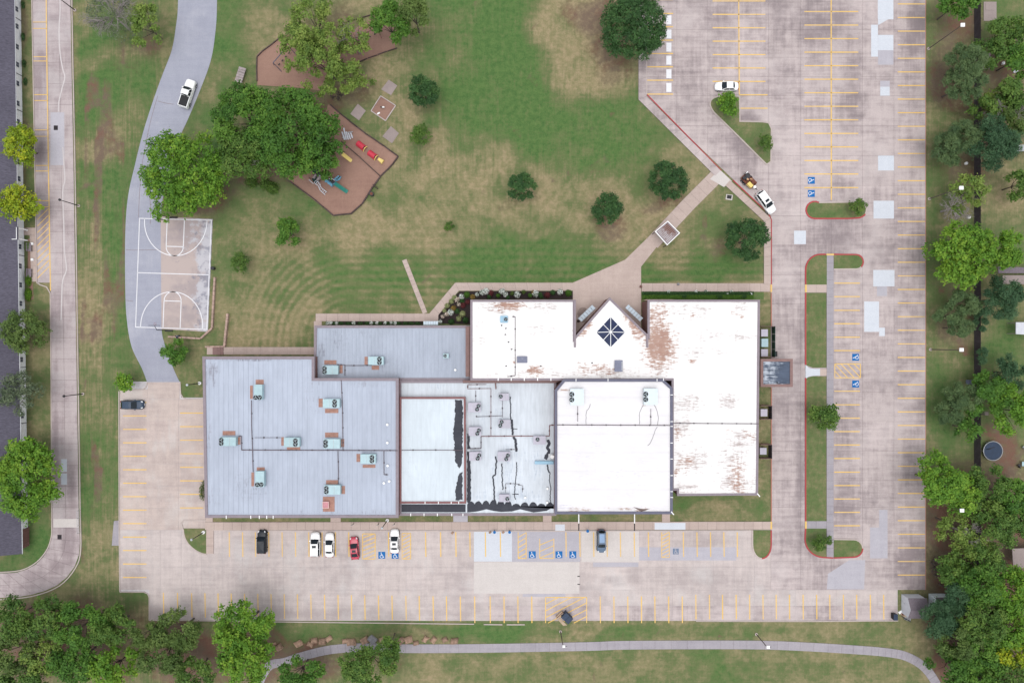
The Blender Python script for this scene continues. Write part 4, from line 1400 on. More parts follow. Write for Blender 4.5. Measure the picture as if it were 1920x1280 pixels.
# entrance awnings fixed to the gable walls
for p, q, nrm in (((1090, 603), (1117, 577.5), (-.7, -.7)), ((1172, 577), (1200, 603), (.7, -.7))):
    b = MB()
    z = 3.3
    P_, Q_ = Vector(W(*p, z)), Vector(W(*q, z))
    d = (Q_ - P_)
    k = 6
    nv = Vector((nrm[0], -nrm[1])) * 0.95
    for i in range(k):
        a_, b_ = P_ + d * (i / k), P_ + d * ((i + .88) / k)
        o_ = [a_, b_, b_ + nv * 1.0, a_ + nv * 1.0]
        m = MB()
        m.add([(o_[0].x, o_[0].y, z + .25), (o_[1].x, o_[1].y, z + .25), (o_[2].x, o_[2].y, z), (o_[3].x, o_[3].y, z), (o_[0].x, o_[0].y, z + .19), (o_[1].x, o_[1].y, z + .19), (o_[2].x, o_[2].y, z - .06), (o_[3].x, o_[3].y, z - .06)],
              [(0, 1, 2, 3) if nrm[0] > 0 else (3, 2, 1, 0), (4, 7, 6, 5), (2, 6, 7, 3), (1, 5, 6, 2), (0, 3, 7, 4), (0, 4, 5, 1)])
        m.obj('awning_panel', M['awning'], school, world=True)
    m = MB()
    m.tube((*(P_ + nv), z - .05), (*(Q_ + nv), z - .05), .06, n=6)
    m.tube((*P_, z + .2), (*Q_, z + .2), .06, n=6)
    m.obj('awning_rail', M['steel'], school, world=True)
# white entrance overhang beside the flower bed
b = MB()
for i in range(6):
    x0 = 794 + i * 4.6
    b.poly(pxs(rect(x0, 602, x0 + 4.2, 609), 3.0), 2.9, 3.0, True)
b.obj('door_canopy', M['awning'], school, world=True)
# the carport on the east side
cp = thing("carport", "flat carport with a brown rim and streaked grey roof over the side door", "carport", (*W(1456, 698), 0))
P = pxs(rect(1425.5, 672.5, 1486, 725), ZK)
b = MB()
b.poly(inset(P, .5), ZK - .3, ZK, True)
b.obj('roof', M['roof_port'], cp, world=True)
b = MB()
b.ring(P, .55, ZK - .35, ZK + .14)
b.obj('fascia', M['trim_brown'], cp, world=True)
for x, y in ((1429, 678), (1429, 718), (1476, 678), (1476, 718)):
    b = MB()
    a = W(x, y, ZK)
    b.box(a[0], a[1], 0, .3, .3, ZK - .31)
    b.obj('post', M['trim_brown'], cp, world=True)
b = MB()
a = W(1457, 717, ZK)
b.cyl(a[0], a[1], ZK, ZK + .1, .14, 10)
b.obj('drain', M['black'], cp, world=True)

# ------------------------------------------------------------------ the long shingled building on the west edge
apt = thing("apartment_building", "long pale building with a dark shingle roof along the photo's left edge", "building", (*W(10, 400), 0))
ze = 2.7
e0, e1 = W(22.5, -300, ze), W(41, 1038, ze)
wd_ = 17.0
rx = -8.5
b = MB()
zr = ze + 2.9
b.add([(e0[0], e0[1], ze), (e1[0], e1[1], ze), (e1[0] - 8.5, e1[1], zr), (e0[0] - 8.5, e0[1], zr), (e1[0] - 17, e1[1], ze), (e0[0] - 17, e0[1], ze)], [(3, 2, 1, 0), (2, 3, 5, 4)])
b.add([(e0[0], e0[1], ze - .12), (e1[0], e1[1], ze - .12), (e1[0] - 8.5, e1[1], zr - .12), (e0[0] - 8.5, e0[1], zr - .12), (e1[0] - 17, e1[1], ze - .12), (e0[0] - 17, e0[1], ze - .12)], [(0, 1, 2, 3), (4, 5, 3, 2)])
b.add([(e0[0], e0[1], ze), (e1[0], e1[1], ze), (e1[0], e1[1], ze - .12), (e0[0], e0[1], ze - .12)], [(0, 3, 2, 1)])
aroof = b.obj('roof', M['shingle'], apt, world=True)
g0, g1 = W(35, -300), W(52.5, 1000)
b = MB()
b.poly([(g0[0] - 15, g0[1]), (g0[0], g0[1]), (g1[0], g1[1]), (g1[0] - 15, g1[1])], 0, ze - .13)
b.obj('wall', M['siding'], apt, world=True)
b = MB()
b.tube((e0[0] + .08, e0[1], ze - .06), (e1[0] + .08, e1[1], ze - .06), .09, n=6)
b.obj('gutter', M['steel'], apt, world=True)


def wallx(py, z=0.0):
    k = (py + 300) / 1300
    return 35 + 17.5 * k


for py in (-60, -20, 23, 55, 93, 126, 161, 198, 232, 307, 338, 464, 500, 535, 569.5, 673.5, 735, 778, 860, 930):
    x, y = W(wallx(py), py)
    f = MB()
    f.box(x + .02, y, .75, .08, 1.15, 1.35)
    fo = f.obj('window', M['white_metal'], apt, world=True)
    g = MB()
    g.box(x + .045, y - .26, .82, .08, .46, 1.2)
    g.box(x + .045, y + .26, .82, .08, .46, 1.2)
    g.obj('pane', M['glass_house'], fo, world=True)
for py in (40, 143, 210, 480, 688, 792):
    x, y = W(wallx(py), py)
    f = MB()
    f.tube((x + .06, y, 0), (x + .06, y, ze - .2), .06, n=6)
    f.obj('downspout', M['dark'], apt, world=True)
# entrance porch roof standing out from the eave
zp = 2.9
b = MB()
b.poly(pxs([(-8, 425), (33, 425), (33, 449), (-8, 449)], zp), zp - .15, zp + .05, True)
b.obj('porch_roof', M['shingle'], apt, world=True)
b = MB()
b.ribbon(pxs([(31.5, 426), (31.5, 448.5), (16, 448.8), (4, 443)], zp), .1, zp + .05, zp + .12)
b.obj('porch_gutter', M['white_metal'], apt, world=True)
for py in (427, 447):
    f = MB()
    a = W(31, py, zp)
    f.box(a[0], a[1], 0, .25, .25, zp - .16)
    f.obj('porch_post', M['white_metal'], apt, world=True)
# brick end bay of the long building
f = MB()
f.poly(pxs([(40, 988), (55, 988), (55, 1022), (40, 1030)]), 0, 2.4)
f.obj('brick_bay', M['brick'], apt, world=True)
walk("sidewalk", [(33, 434), (69, 434)], 14, 17, M['pave_walk'], 0.0, 0.05)
walk("sidewalk", [(62, 441), (65, 528)], 12, 15, M['pave_walk'], 0.0, 0.06)
b = MB()
b.poly(pxs([(52, 448), (57, 448), (63, 560), (54, 565)]), 0, .03)
struct("planting_bed", b, M['mulch'])
walk("sidewalk", [(88, 935), (100, 935)], 14, 12, M['pave_road'], 0.0, 0.05)
# drains in the road
for x, y, l in ((105, 240, "square iron drain grate in the west road beside a pale patch"), (112, 1006, "square iron drain grate near the bend of the west road")):
    g = MB()
    a = W(x, y)
    g.box(a[0], a[1], .051, .85, .95, .02)
    for k in range(5):
        g.box(a[0], a[1] - .36 + .18 * k, .071, .8, .05, .015)
    setp(g.obj("drain_grate", M['grate'], center=True), l, "drain grate", "drain grates in the road")
g = MB()
a = W(1367, 370)
g.box(a[0], a[1], 0, 1.35, 1.1, .12, math.radians(-8))
o = g.obj("drain_inlet", M['pave_pale'], center=True)
setp(o, "concrete drain inlet with a dark opening in the lawn corner", "drain inlet")
g = MB()
g.box(a[0], a[1] + .05, .12, .95, .75, .01, math.radians(-8))
g.obj('opening', M['black'], o, world=True)

# ------------------------------------------------------------------ rooftop units
def fan(par, x, y, z, r):
    f = MB()
    f.cyl(0, 0, 0, .05, r, 14)
    fo = link_mesh('fan', f.mesh('fan', M['fan_dark']), par, (x, y, z))
    g = MB()
    for k in range(3):
        t = k * 2.094 + x
        g.add([(0.05 * math.cos(t + 1.57), .05 * math.sin(t + 1.57), .07), (r * .82 * math.cos(t - .25), r * .82 * math.sin(t - .25), .06), (r * .82 * math.cos(t + .30), r * .82 * math.sin(t + .30), .085), ], [(0, 1, 2)])
    g.cyl(0, 0, .06, .1, r * .2, 8)
    link_mesh('fan_blade', g.mesh('fan_blade', M['fan_blade']), fo, (0, 0, 0))
    g = MB()
    g.ring([(r * math.cos(t * math.pi / 8), r * math.sin(t * math.pi / 8)) for t in range(16)], .05, 0, .09, .03)
    link_mesh('fan_guard', g.mesh('fan_guard', M['dark']), fo, (0, 0, 0))
    return fo


def unit(px, py, w, h, z, mat, fans, label, group, zz=1.1, fr=4.0, name="rooftop_air_conditioner", cat="air conditioner", base=0.0):
    """packaged unit; fans are px offsets from its centre"""
    k = S * (H - z - zz) / H
    x, y = W(px, py, z + zz)
    o = thing(name, label, cat, (x, y, z), 0, group)
    sx, sy = w * k, h * k
    b = MB()
    b.box(0, 0, .12, sx, sy, zz - .12)
    c = b.obj('cabinet', M[mat], o)
    b = MB()
    b.box(0, 0, 0, sx - .15, sy - .15, .12)
    b.obj('curb', M['steel'], o)
    b = MB()
    b.box(0, 0, zz, sx + .05, sy + .05, .035)
    b.obj('top_panel', M[mat], o)
    if w > h:
        b = MB()
        b.box(sx * (.12 if fans and fans[0][0] < 0 else -.12), 0, zz + .035, .05, sy * .96, .03)
        b.obj('seam', M['steel'], o)
    for fx, fy in fans:
        fan(o, fx * k, -fy * k, zz + .036, fr * k)
    return o


GA = "teal air conditioners on the grey roof"
UA = [(484, 735, 15, 28, [(-4.5, 10), (3, 10)], "teal upright rooftop unit at the upper left of the grey roof", [(487, 716, 15, 9), (471.5, 735, 5, 25)]),
      (621, 756, 31, 16, [(6.5, -3.2), (6.5, 3.4)], "teal rooftop unit beside the vertical pipe, uppermost of its column", [(601.5, 755, 8, 16), (622, 770, 25, 8)]),
      (427, 827.5, 30, 16, [(-12, -3), (-12, 3.4)], "teal rooftop unit nearest the grey roof's western edge", [(429.5, 811.5, 24, 8), (447, 826, 8, 14)]),
      (547, 829, 29, 17, [(7, -3.2), (7, 3.4)], "teal rooftop unit in the middle of the grey roof, fans on its right", [(530, 827, 5, 16), (550.5, 840.5, 25, 7)]),
      (622, 831.5, 30, 17, [(-11.5, -3.2), (-11.5, 3.4)], "teal rooftop unit just above the long horizontal pipe", [(622, 815, 25, 9), (642, 830, 7, 15)]),
      (690, 860, 28, 17, [(7.5, -3.2), (7.5, 3.4)], "teal rooftop unit nearest the grey roof's eastern edge, below the long pipe", [(672, 858, 7, 15), (692, 873.5, 24, 6)]),
      (487, 898, 16, 29, [(-4.5, 10), (3, 10)], "teal upright rooftop unit at the lower left of the grey roof", [(489, 879.5, 15, 8), (474, 898, 5, 26)]),
      (623, 918, 30, 17, [(-11, -3.2), (-11, 3.4)], "teal rooftop unit above the pink roof hatch", [(623, 903.5, 23, 8), (643.5, 918, 7, 15)])]
UB = [(619.5, 693.5, 29, 16, [(-11, -3.2), (-11, 3.4)], "teal rooftop unit in the lower grey roof's corner", [(619.5, 679, 23, 8), (639, 692, 7, 15)]),
      (705, 676, 28, 15, [(6.5, -3.2), (6.5, 3.4)], "teal rooftop unit in the middle of the lower grey roof", [(686.5, 676, 6, 15), (704, 689, 14, 8)])]
WHERE = {0: "first", 1: "second"}
for tab, z, g in ((UA, ZA, "the grey roof"), (UB, ZB, "the lower grey roof")):
    for px, py, w, h, fs, lab, pads in tab:
        unit(px, py, w, h, z, 'teal', fs, lab, GA)
        short = lab.replace("teal rooftop unit ", "").replace("teal upright rooftop unit ", "").replace("beside the vertical pipe, uppermost of its column", "uppermost beside the vertical pipe").replace("in the lower grey roof's corner", "in the lower roof's corner")
        for k, (x, y, a, c) in enumerate(pads):
            b = MB()
            nn = max(1, round(max(a, c) / 8))
            for i in range(nn):
                if a > c:
                    b.box(*W(x - a / 2 + a * (i + .5) / nn, y, z), z + .005, a / nn * S * .94, c * S * .95, .04)
                else:
                    b.box(*W(x, y - c / 2 + c * (i + .5) / nn, z), z + .005, a * S * .95, c / nn * S * .94, .04)
            o = b.obj("walk_pad", M['walkpad'], center=True)
            side = ("above" if y < py - 5 else "below" if y > py + 5 else "left of" if x < px else "right of")
            setp(o, "tan walk pad %s the unit %s" % (side, short.split(",")[0]), "walk pad", "tan walk pads round the roof units")
b = MB()
b.box(*W(616.5, 944.5, ZA), ZA + .005, 22 * S * .95, 28 * S * .95, .04)
setp(b.obj("walk_pad", M['walkpad'], center=True), "large tan walk pad under the pink roof hatch", "walk pad", "tan walk pads round the roof units")
b = MB()
b.box(*W(612, 945, ZA), ZA + .05, 11 * S, 11.5 * S, .45)
o = setp(b.obj("roof_hatch", M['pink'], center=True), "pink square roof hatch with a pale rim on a tan pad", "roof hatch")
b = MB()
b.ring([(-.62, -.66), (.62, -.66), (.62, .66), (-.62, .66)], .1, .45, .52)
b.obj('rim', plain('hatch_rim', A(230, 196, 190)), o)
b = MB()
b.box(*W(636, 962, ZA), ZA, .3, .3, .12)
unit(836, 667, 10, 8.5, ZB, 'teal', [(-1.5, 0)], "small teal condenser alone on the lower grey roof's right part", "small roof condensers", .8, 2.8)
unit(945, 598.5, 13.5, 12.5, ZE, 'blue_unit', [(3.4, 0)], "pale blue single fan unit on the white roof below the rust patch", "small roof condensers", .9, 3.2)
GD = "grey air conditioners on the low coated roof"
for px, py, w, h, fs, lab in (
        (889.5, 763.5, 23, 17, [(7.8, -3), (5, 3.6)], "grey two fan unit beside the red brown roof edge, uppermost of three"),
        (890.5, 808.5, 23, 16, [(7.4, -2.2), (4.4, 4)], "grey two fan unit beside the red brown roof edge, middle of three"),
        (891, 855, 22, 16, [(7.4, -2), (4.6, 4.2)], "grey two fan unit beside the red brown roof edge, lowest of three"),
        (945.5, 744, 17, 13, [(-6.5, -1.2)], "grey single fan unit near the top of the coated roof"),
        (946, 794.5, 22, 15, [(-5.4, -3.6), (-8, 3)], "grey two fan unit left of the tar seam, fans on its left"),
        (1011.5, 825, 23, 15, [(-3.6, -1.6)], "grey single fan unit left of the branching tar stain by the tall block"),
        (945, 855.5, 23, 17, [(7.2, -2.2), (4.2, 4.4)], "grey two fan unit in the middle of the coated roof above the grey drip streaks"),
        (945.5, 933.5, 19, 13.5, [(5.6, 1)], "grey single fan unit standing in the black tar edge")):
    unit(px, py, w, h, ZD, 'lavender', fs, lab, GD, 1.0, 3.5)
for px, py, lab in ((1082, 744, "large pale teal unit with two fans, left one on the tall white roof"), (1220.5, 743.5, "large pale teal unit with two fans by the tall roof's clipped corner")):
    unit(px, py, 25, 30, ZF, 'teal_pale', [(-10, -5), (-10, 5)], lab, "pale teal units on the tall roof", 1.3, 4.4)
for px, py, w, h, lab in ((979, 674, 18, 11, "slate grey rectangular roof hatch beside the pipe on the white roof"), (1160, 686, 14, 20, "slate grey upright roof hatch below the skylight")):
    b = MB()
    x, y = W(px, py, ZE + .6)
    b.box(x, y, ZE + .005, w * S * .95, h * S * .95, .5)
    b.box(x, y, ZE + .505, w * S * .95 + .12, h * S * .95 + .12, .1)
    o = setp(b.obj("roof_hatch", M['hatch'], center=True), lab, "roof hatch")
    b = MB()
    b.box((.42 * w * S) if h > w else 0, 0 if h > w else .2, .6, .12, h * S * .8 if h > w else .1, .04)
    b.obj('handle_bar', M['steel'], o)
for px, py, z, lab in ((726, 796, ZA, "white roof vent near the grey roof's right edge, uppermost"), (726, 830, ZA, "white roof vent just above the long pipe's right end"), (726.5, 873, ZA, "white roof vent beside the short pipe right of the last unit"),
                       (719.5, 905.5, ZA, "white roof vent left one of the low pair by the pipe end"), (729.5, 902, ZA, "white roof vent touching the scribbled hose loop"), (853.5, 693.5, ZB, "white roof vent on the lower grey roof below the small condenser"),
                       (985, 933, ZD, "white roof vent right of the tar edged single fan unit"), (1026.5, 916, ZD, "pale roof vent by the right tar seam, upper one"), (1026, 942, ZD, "pale roof vent by the right tar seam, lower one")):
    b = MB()
    x, y = W(px, py, z + .4)
    b.cyl(x, y, z + .002, z + .28, .13, 10)
    b.cyl(x, y, z + .28, z + .42, .27, 12, .2)
    setp(b.obj("roof_vent", M['white_metal'], center=True), lab, "roof vent", "white vents on the roofs")
b = MB()
x, y = W(1034.5, 856, ZD + .9)
b.box(x, y, ZD + .003, 1.25, 1.0, .4)
o = setp(b.obj("exhaust_fan", M['steel'], center=True), "round topped white exhaust fan on a grey curb by the tall block", "exhaust fan")
b = MB()
b.cyl(.12, 0, .4, .95, .42, 14, .36)
b.obj('hood', M['white_metal'], o)
b = MB()
p, q = W(1003, 866, ZD), W(1037, 865.5, ZD)
b.box((p[0] + q[0]) / 2, p[1], ZD + .12, 34 * S, 5.6 * S, .5)
for k in (-1.3, 0, 1.3):
    b.box((p[0] + q[0]) / 2 + k, p[1], ZD + .003, .14, .5, .118)
setp(b.obj("roof_duct", M['blue_unit'], center=True), "long pale blue duct running into the tall block's wall", "duct")


# gas pipes on the roofs
def pipe(pts, z, lab, r=.07, lift=.16, mat='pipe', blocks=True):
    o = thing("roof_pipe", lab, "pipe", (*W(*pts[0], z), z), 0, "gas pipes on the roofs")
    b = MB()
    P = [W(x, y, z) for x, y in pts]
    for i in range(len(P) - 1):
        b.tube((*P[i], z + lift), (*P[i + 1], z + lift), r, n=6)
    b.obj('pipe', M[mat], o, world=True)
    if blocks:
        g = MB()
        for i in range(len(pts) - 1):
            k = max(1, int(math.dist(pts[i], pts[i + 1]) / 26))
            for j in range(k):
                x, y = P[i][0] + (P[i + 1][0] - P[i][0]) * (j + .5) / k, P[i][1] + (P[i + 1][1] - P[i][1]) * (j + .5) / k
                g.box(x, y, z + .003, .26, .26, lift - r)
        g.obj('support_block', M['dark'], o, world=True)
    return o


pipe([(453.5, 843), (600, 843.5), (746, 844)], ZA, "long dark pipe running across the grey roof", .085)
pipe([(453.5, 843), (453.5, 817), (447, 817)], ZA, "short bent pipe feeding the unit at the grey roof's western edge")
pipe([(472, 750), (472.3, 800), (474, 843), (475, 884)], ZA, "vertical pipe linking the two upright teal units")
pipe([(640, 712), (642.5, 760), (643.5, 843)], ZA, "vertical pipe beside the teal unit column on the grey roof")
pipe([(634, 845), (635, 885), (634.5, 908)], ZA, "pipe dropping from the long pipe to the unit above the pink hatch")
pipe([(720, 845), (720.3, 889), (728, 889.5)], ZA, "short pipe right of the last teal unit ending near two vents")
pipe([(527, 820), (512, 820), (478, 820)], ZA, "faint pipe left of the middle teal unit", .04)
pipe([(632, 683), (647, 684), (647, 704)], ZB, "bent pipe on the lower grey roof beside the corner unit")
pipe([(647, 685), (680, 685), (697, 684.5)], ZB, "straight pipe joining the two units of the lower grey roof")
pipe([(749, 843.5), (800, 843), (868, 843.5)], ZC, "dark pipe across the raised white box roof", .06)
pipe([(1042, 796), (1150, 796.5), (1259, 797)], ZF, "pipe across the tall white roof", .075)
pipe([(1262, 793), (1340, 793.5), (1422, 794)], ZE, "pipe across the rusty white roof beyond the tall block", .075)
pipe([(960, 593.5), (966, 593.5), (966, 640), (966, 704), (951, 706)], ZE, "long vertical pipe on the white roof beside the slate hatch", .06)
pipe([(1083, 761), (1083, 790)], ZF, "short pipe below the left pale teal unit", .05)
pipe([(1220, 766), (1220, 796)], ZF, "short pipe below the right pale teal unit", .05)
pipe([(902, 818), (902, 840), (880, 840.5)], ZD, "bent dark pipe below the middle edge unit", .08)
pipe([(902, 817.5), (960, 817), (1030, 817), (1030, 797), (1041, 796)], ZD, "red brown pipe across the coated roof climbing to the tall block", .075, .16, 'trim_red')
pipe([(912, 720.5), (877, 721), (877, 728.5), (920.5, 728), (920.5, 817)], ZD, "thin pipe looping round the coated roof's upper left", .05, .16, 'trim_red')
pipe([(894, 780), (893, 781), (942, 779)], ZD, "thin cross pipe between the upper grey units", .05)
pipe([(942, 748), (942, 782)], ZD, "thin upright pipe joining two grey units", .045)
pipe([(892, 732), (892, 752)], ZD, "thin pipe above the uppermost edge unit", .045)
pipe([(948, 842), (969, 842)], ZD, "short pipe above the middle grey unit", .045)
pipe([(948, 922), (948, 906), (966, 906), (980, 910), (980, 922)], ZD, "thin pipe loop above the lowest grey unit", .04)
pipe([(929, 716), (930, 729)], ZD, "stub of brown conduit below the sloping metal band", .13, .16, 'trim_brown', False)
for i, (x, y) in enumerate(((940.5, 610), (948.5, 615.5), (947.5, 627), (953.5, 641), (959.5, 654.5), (949, 686), (1014, 686), (1110, 680))):
    b = MB()
    a = W(x, y, ZE)
    b.box(a[0], a[1], ZE + .003, .28, .22, .12, R.random())
    o = b.obj("pipe_support", M['dark'], center=True)
    setp(o, "small dark pipe block on the white roof, %s from the pale blue unit down" % ["first", "second", "third", "fourth", "fifth", "sixth", "seventh", "eighth"][i], "pipe block", "loose pipe blocks on the white roof")

# ------------------------------------------------------------------ ground units and their pens on the east side
for px, py, w, h, m, lab in ((1433.5, 624, 12, 13, 'lavender', "pale ground unit at the top of the three in the dark pen"), (1434, 642.5, 12, 15, 'teal', "green teal ground unit between two pale ones in the dark pen"), (1433.5, 661, 12, 13, 'lavender', "pale ground unit at the bottom of the three in the dark pen"),
                             (1432.5, 773.5, 12, 13, 'lavender', "pale ground unit alone in the middle pen below the carport"), (1431, 845.5, 12, 12, 'lavender', "pale ground unit alone in the lowest pen of the east wall")):
    unit(px, py, w, h, 0.02, m, [], lab, "ground units along the east wall", 1.3, name="ground_air_conditioner")
for y0, y1, xa, xb, lab in ((612, 669, 1447, 1453, "dark screen fence round three ground units"), (759, 784, 1441, 1446.5, "dark screen fence round the middle ground unit"), (831, 857, 1441, 1447.5, "dark screen fence round the lowest ground unit")):
    o = thing("screen_fence", lab, "fence", (*W(1440, (y0 + y1) / 2), 0), 0, "screen fences along the east wall")
    k = max(2, round((y1 - y0) / 13))
    for i in range(k):
        b = MB()
        p, q = W(xa, y0 + (y1 - y0) * i / k), W(xa, y0 + (y1 - y0) * (i + .97) / k)
        b.ribbon([p, q], .1, 0.02, 1.7)
        b.obj('fence_panel', M['play_dkgreen'] if y0 < 700 else M['fence'], o, world=True)
    for yy in (y0, y1):
        b = MB()
        b.ribbon([W(1421, yy), W(xa, yy)], .08, .02, 1.6)
        b.obj('fence_panel', M['trim_brown'], o, world=True)
b = MB()
a = W(1451, 663)
b.box(a[0], a[1], .05, .45, 1.0, 1.0)
b.box(a[0], a[1], 1.05, .5, 1.05, .08)
setp(b.obj("utility_cabinet", M['black'], center=True), "small black cabinet outside the dark pen by the carport", "utility box")

# ------------------------------------------------------------------ cars
def car(kind, px, py, heading, paintm, label, length=4.8, width=1.84, sunroof=False, glassroof=False, group="cars parked round the school"):
    """heading: compass of the nose in degrees, 0 = towards the photo's right, 90 = up"""
    x, y = W(px, py, .7)
    o = thing("parked_car" if kind != 'pickup' else "pickup_truck", label, "car" if kind != 'pickup' else "pickup truck", (x, y, .05), math.radians(heading), group)
    L, Wd = length / 2, width / 2
    tall = {'suv': 1.68, 'sedan': 1.42, 'coupe': 1.34, 'hatch': 1.5, 'pickup': 1.85}[kind]
    hood = {'suv': 1.05, 'sedan': .92, 'coupe': .88, 'hatch': .96, 'pickup': 1.2}[kind]
    belt = hood + .04
    # the lower body: sections from tail to nose (x, half width, top)
    if kind == 'pickup':
        st = [(-L, .86, .95), (-L + .06, .95, 1.12), (-L + .2, .985, 1.15), (-.55, 1.0, 1.15), (.2, 1.0, belt), (.95, 1.0, hood), (L - .9, .99, hood - .03), (L - .35, .95, hood - .08), (L - .1, .86, hood - .2), (L, .70, hood - .34)]
    else:
        tr = {'suv': belt, 'sedan': belt + .02, 'coupe': belt, 'hatch': belt}[kind]
        st = [(-L, .52, .72), (-L + .06, .74, tr - .2), (-L + .24, .88, tr - .05), (-L + .8, .985, tr), (-L + 1.6, 1.0, belt + .02), (0, 1.0, belt), (L - 1.6, .99, hood), (L - .9, .97, hood - .05), (L - .45, .91, hood - .13), (L - .14, .78, hood - .26), (L, .56, hood - .42)]
    prof = [(0, 1), (.45, .985), (.78, .955), (.93, .90), (.99, .80), (1.0, .62), (.985, .36), (.93, .2)]
    vs, fs = [], []
    m = len(prof) * 2 - 1
    for sx, hw, top in st:
        row = []
        for u, v in prof:
            zz = .2 + (top + .03 - .2) * ((v - .2) / .8)
            row.append((sx - (.02 * u), u * hw * Wd, zz))
        full = [(a, -b_, c) for a, b_, c in row[::-1]] + row[1:]
        vs += full
    for i in range(len(st) - 1):
        for j in range(m - 1):
            fs.append((i * m + j, (i + 1) * m + j, (i + 1) * m + j + 1, i * m + j + 1))
    fs.append(tuple(range(m)))
    fs.append(tuple(range(len(st) * m - 1, (len(st) - 1) * m - 1, -1)))
    b = MB()
    b.add(vs, [f[::-1] for f in fs])
    body = b.obj('body', M[paintm], o, smooth=True)
    # bumpers and sills in dark plastic
    b = MB()
    b.box(0, 0, .16, length * .9, width * .93, .1)
    b.obj('underbody', M['black'], o)
    # the cabin
    if kind == 'pickup':
        xb, xr0, xr1, xw = -.62, -.50, .52, 1.18
    elif kind == 'suv':
        xb, xr0, xr1, xw = -L + .12, -L + .42, .35, 1.12
    elif kind == 'hatch':
        xb, xr0, xr1, xw = -L + .2, -L + .75, .2, 1.05
    elif kind == 'coupe':
        xb, xr0, xr1, xw = -L + .5, -.95, .12, .95
    else:
        xb, xr0, xr1, xw = -L + .72, -1.12, .18, 1.02
    wb, wt = Wd * .93, Wd * .74
    zb, zt = belt - .03, tall
    top = [(xr0, -wt * .88, zt - .05), (xr0 + .3, -wt, zt), (xr1 - .2, -wt, zt), (xr1, -wt * .97, zt - .06), (xr1, wt * .97, zt - .06), (xr1 - .2, wt, zt), (xr0 + .3, wt, zt), (xr0, wt * .88, zt - .05)]
    g = MB()
    g.add([(xw, -wb * .92, zb), (xw + .08, 0, zb), (xw, wb * .92, zb), (xr1, wt * .95, zt - .06), (xr1 + .05, 0, zt - .04), (xr1, -wt * .95, zt - .06)], [(0, 1, 4, 5), (1, 2, 3, 4)])
    g.obj('windshield', M['glass'], o)
    g = MB()
    g.add([(xb + .06, wb * .82, zb), (xb - .05, 0, zb), (xb + .06, -wb * .82, zb), (xr0, -wt * .86, zt - .05), (xr0 - .04, 0, zt - .03), (xr0, wt * .86, zt - .05)], [(0, 1, 4, 5), (1, 2, 3, 4)])
    g.obj('rear_window', M['glass'], o)
    for s_ in (-1, 1):
        g = MB()
        q = [(xb + .05, s_ * wb, zb), (xw - .05, s_ * wb, zb), (xr1 - .03, s_ * wt, zt - .07), (xr0 + .03, s_ * wt, zt - .07)]
        g.add(q, [(0, 1, 2, 3) if s_ < 0 else (3, 2, 1, 0)])
        g.obj('side_window', M['glass'], o)
    r = MB()
    cr = .035
    r.add(top + [((xr0 + xr1) / 2 - .3, 0, zt + cr), ((xr0 + xr1) / 2 + .3, 0, zt + cr)] + [(a, b_, c - .09) for a, b_, c in top],
          [(0, 1, 8, 7), (1, 2, 9, 8), (2, 3, 9), (3, 4, 9), (4, 5, 9), (5, 6, 8, 9), (6, 7, 8)] + [(10 + k, 10 + (k + 1) % 8, (k + 1) % 8, k) for k in range(8)])
    # pillars
    for s_ in (-1, 1):
        r.tube((xw, s_ * wb * .955, zb), (xr1, s_ * wt * .985, zt - .05), .055, n=5)
        r.tube((xb + .06, s_ * wb * .88, zb), (xr0, s_ * wt * .88, zt - .05), .085, n=5)
        xm = (xb + xw) / 2 - .1
        r.tube((xm, s_ * (wb + .005), zb), (xm - .03, s_ * (wt + .005), zt - .06), .04, n=4)
        r.tube((xr0, s_ * wt, zt - .06), (xr1, s_ * wt, zt - .07), .045, n=4)
    r.obj('roof', M[paintm] if not glassroof else M['car_slate'], o)
    if sunroof:
        g = MB()
        g.box(xr1 - .55, 0, zt + .03, .5, wt * 1.15, .015)
        g.obj('sunroof', M['glass'], o)
    if glassroof:
        g = MB()
        g.box((xr0 + xr1) / 2 - .1, 0, zt + .032, (xr1 - xr0) * .78, wt * 1.5, .012)
        g.obj('sunroof', M['glassroof'], o)
        for s_ in (-1, 1):
            g = MB()
            g.tube((xr0 + .2, s_ * (wt - .03), zt + .05), (xr1 - .2, s_ * (wt - .03), zt + .05), .03, n=5)
            g.obj('roof_rail', M['steel'], o)
    for s_ in (-1, 1):
        g = MB()
        g.box(xw - .28, s_ * (Wd + .06), belt - .04, .16, .2, .14)
        g.obj('mirror', M[paintm], o)
        g = MB()
        g.add([(L - .50, s_ * Wd * .86, hood - .13), (L - .16, s_ * Wd * .74, hood - .24), (L - .16, s_ * Wd * .50, hood - .215), (L - .46, s_ * Wd * .62, hood - .09)], [(0, 1, 2, 3) if s_ > 0 else (3, 2, 1, 0)])
        g.v = [(a + .015, b_, c + .02) for a, b_, c in g.v]
        g.obj('headlight', M['lamp_clear'], o)
        g = MB()
        g.box(-L + .05, s_ * Wd * .72, .72, .1, .3, .16)
        g.obj('tail_light', M['lamp_red'], o)
        for wx in (-L + .92, L - .88):
            g = MB()
            rr = .36 if kind in ('suv', 'pickup') else .33
            g.tube((wx, s_ * (Wd - .2), rr - .05), (wx, s_ * (Wd + .015), rr - .05), rr, n=16)
            wo = g.obj('wheel', M['tyre'], o)
            g = MB()
            g.tube((wx, s_ * (Wd + .012), rr - .05), (wx, s_ * (Wd + .03), rr - .05), rr * .6, n=12)
            g.obj('rim', M['rim'], wo)
    g = MB()
    g.box(L - .03, 0, .28, .1, .5, .12)
    g.obj('number_plate', M['white_metal'], o)
    # hood crease lines
    g = MB()
    for s_ in (-1, 1):
        g.tube((xw + .12, s_ * Wd * .55, hood + .005), (L - .55, s_ * Wd * .45, hood - .085), .012, n=4)
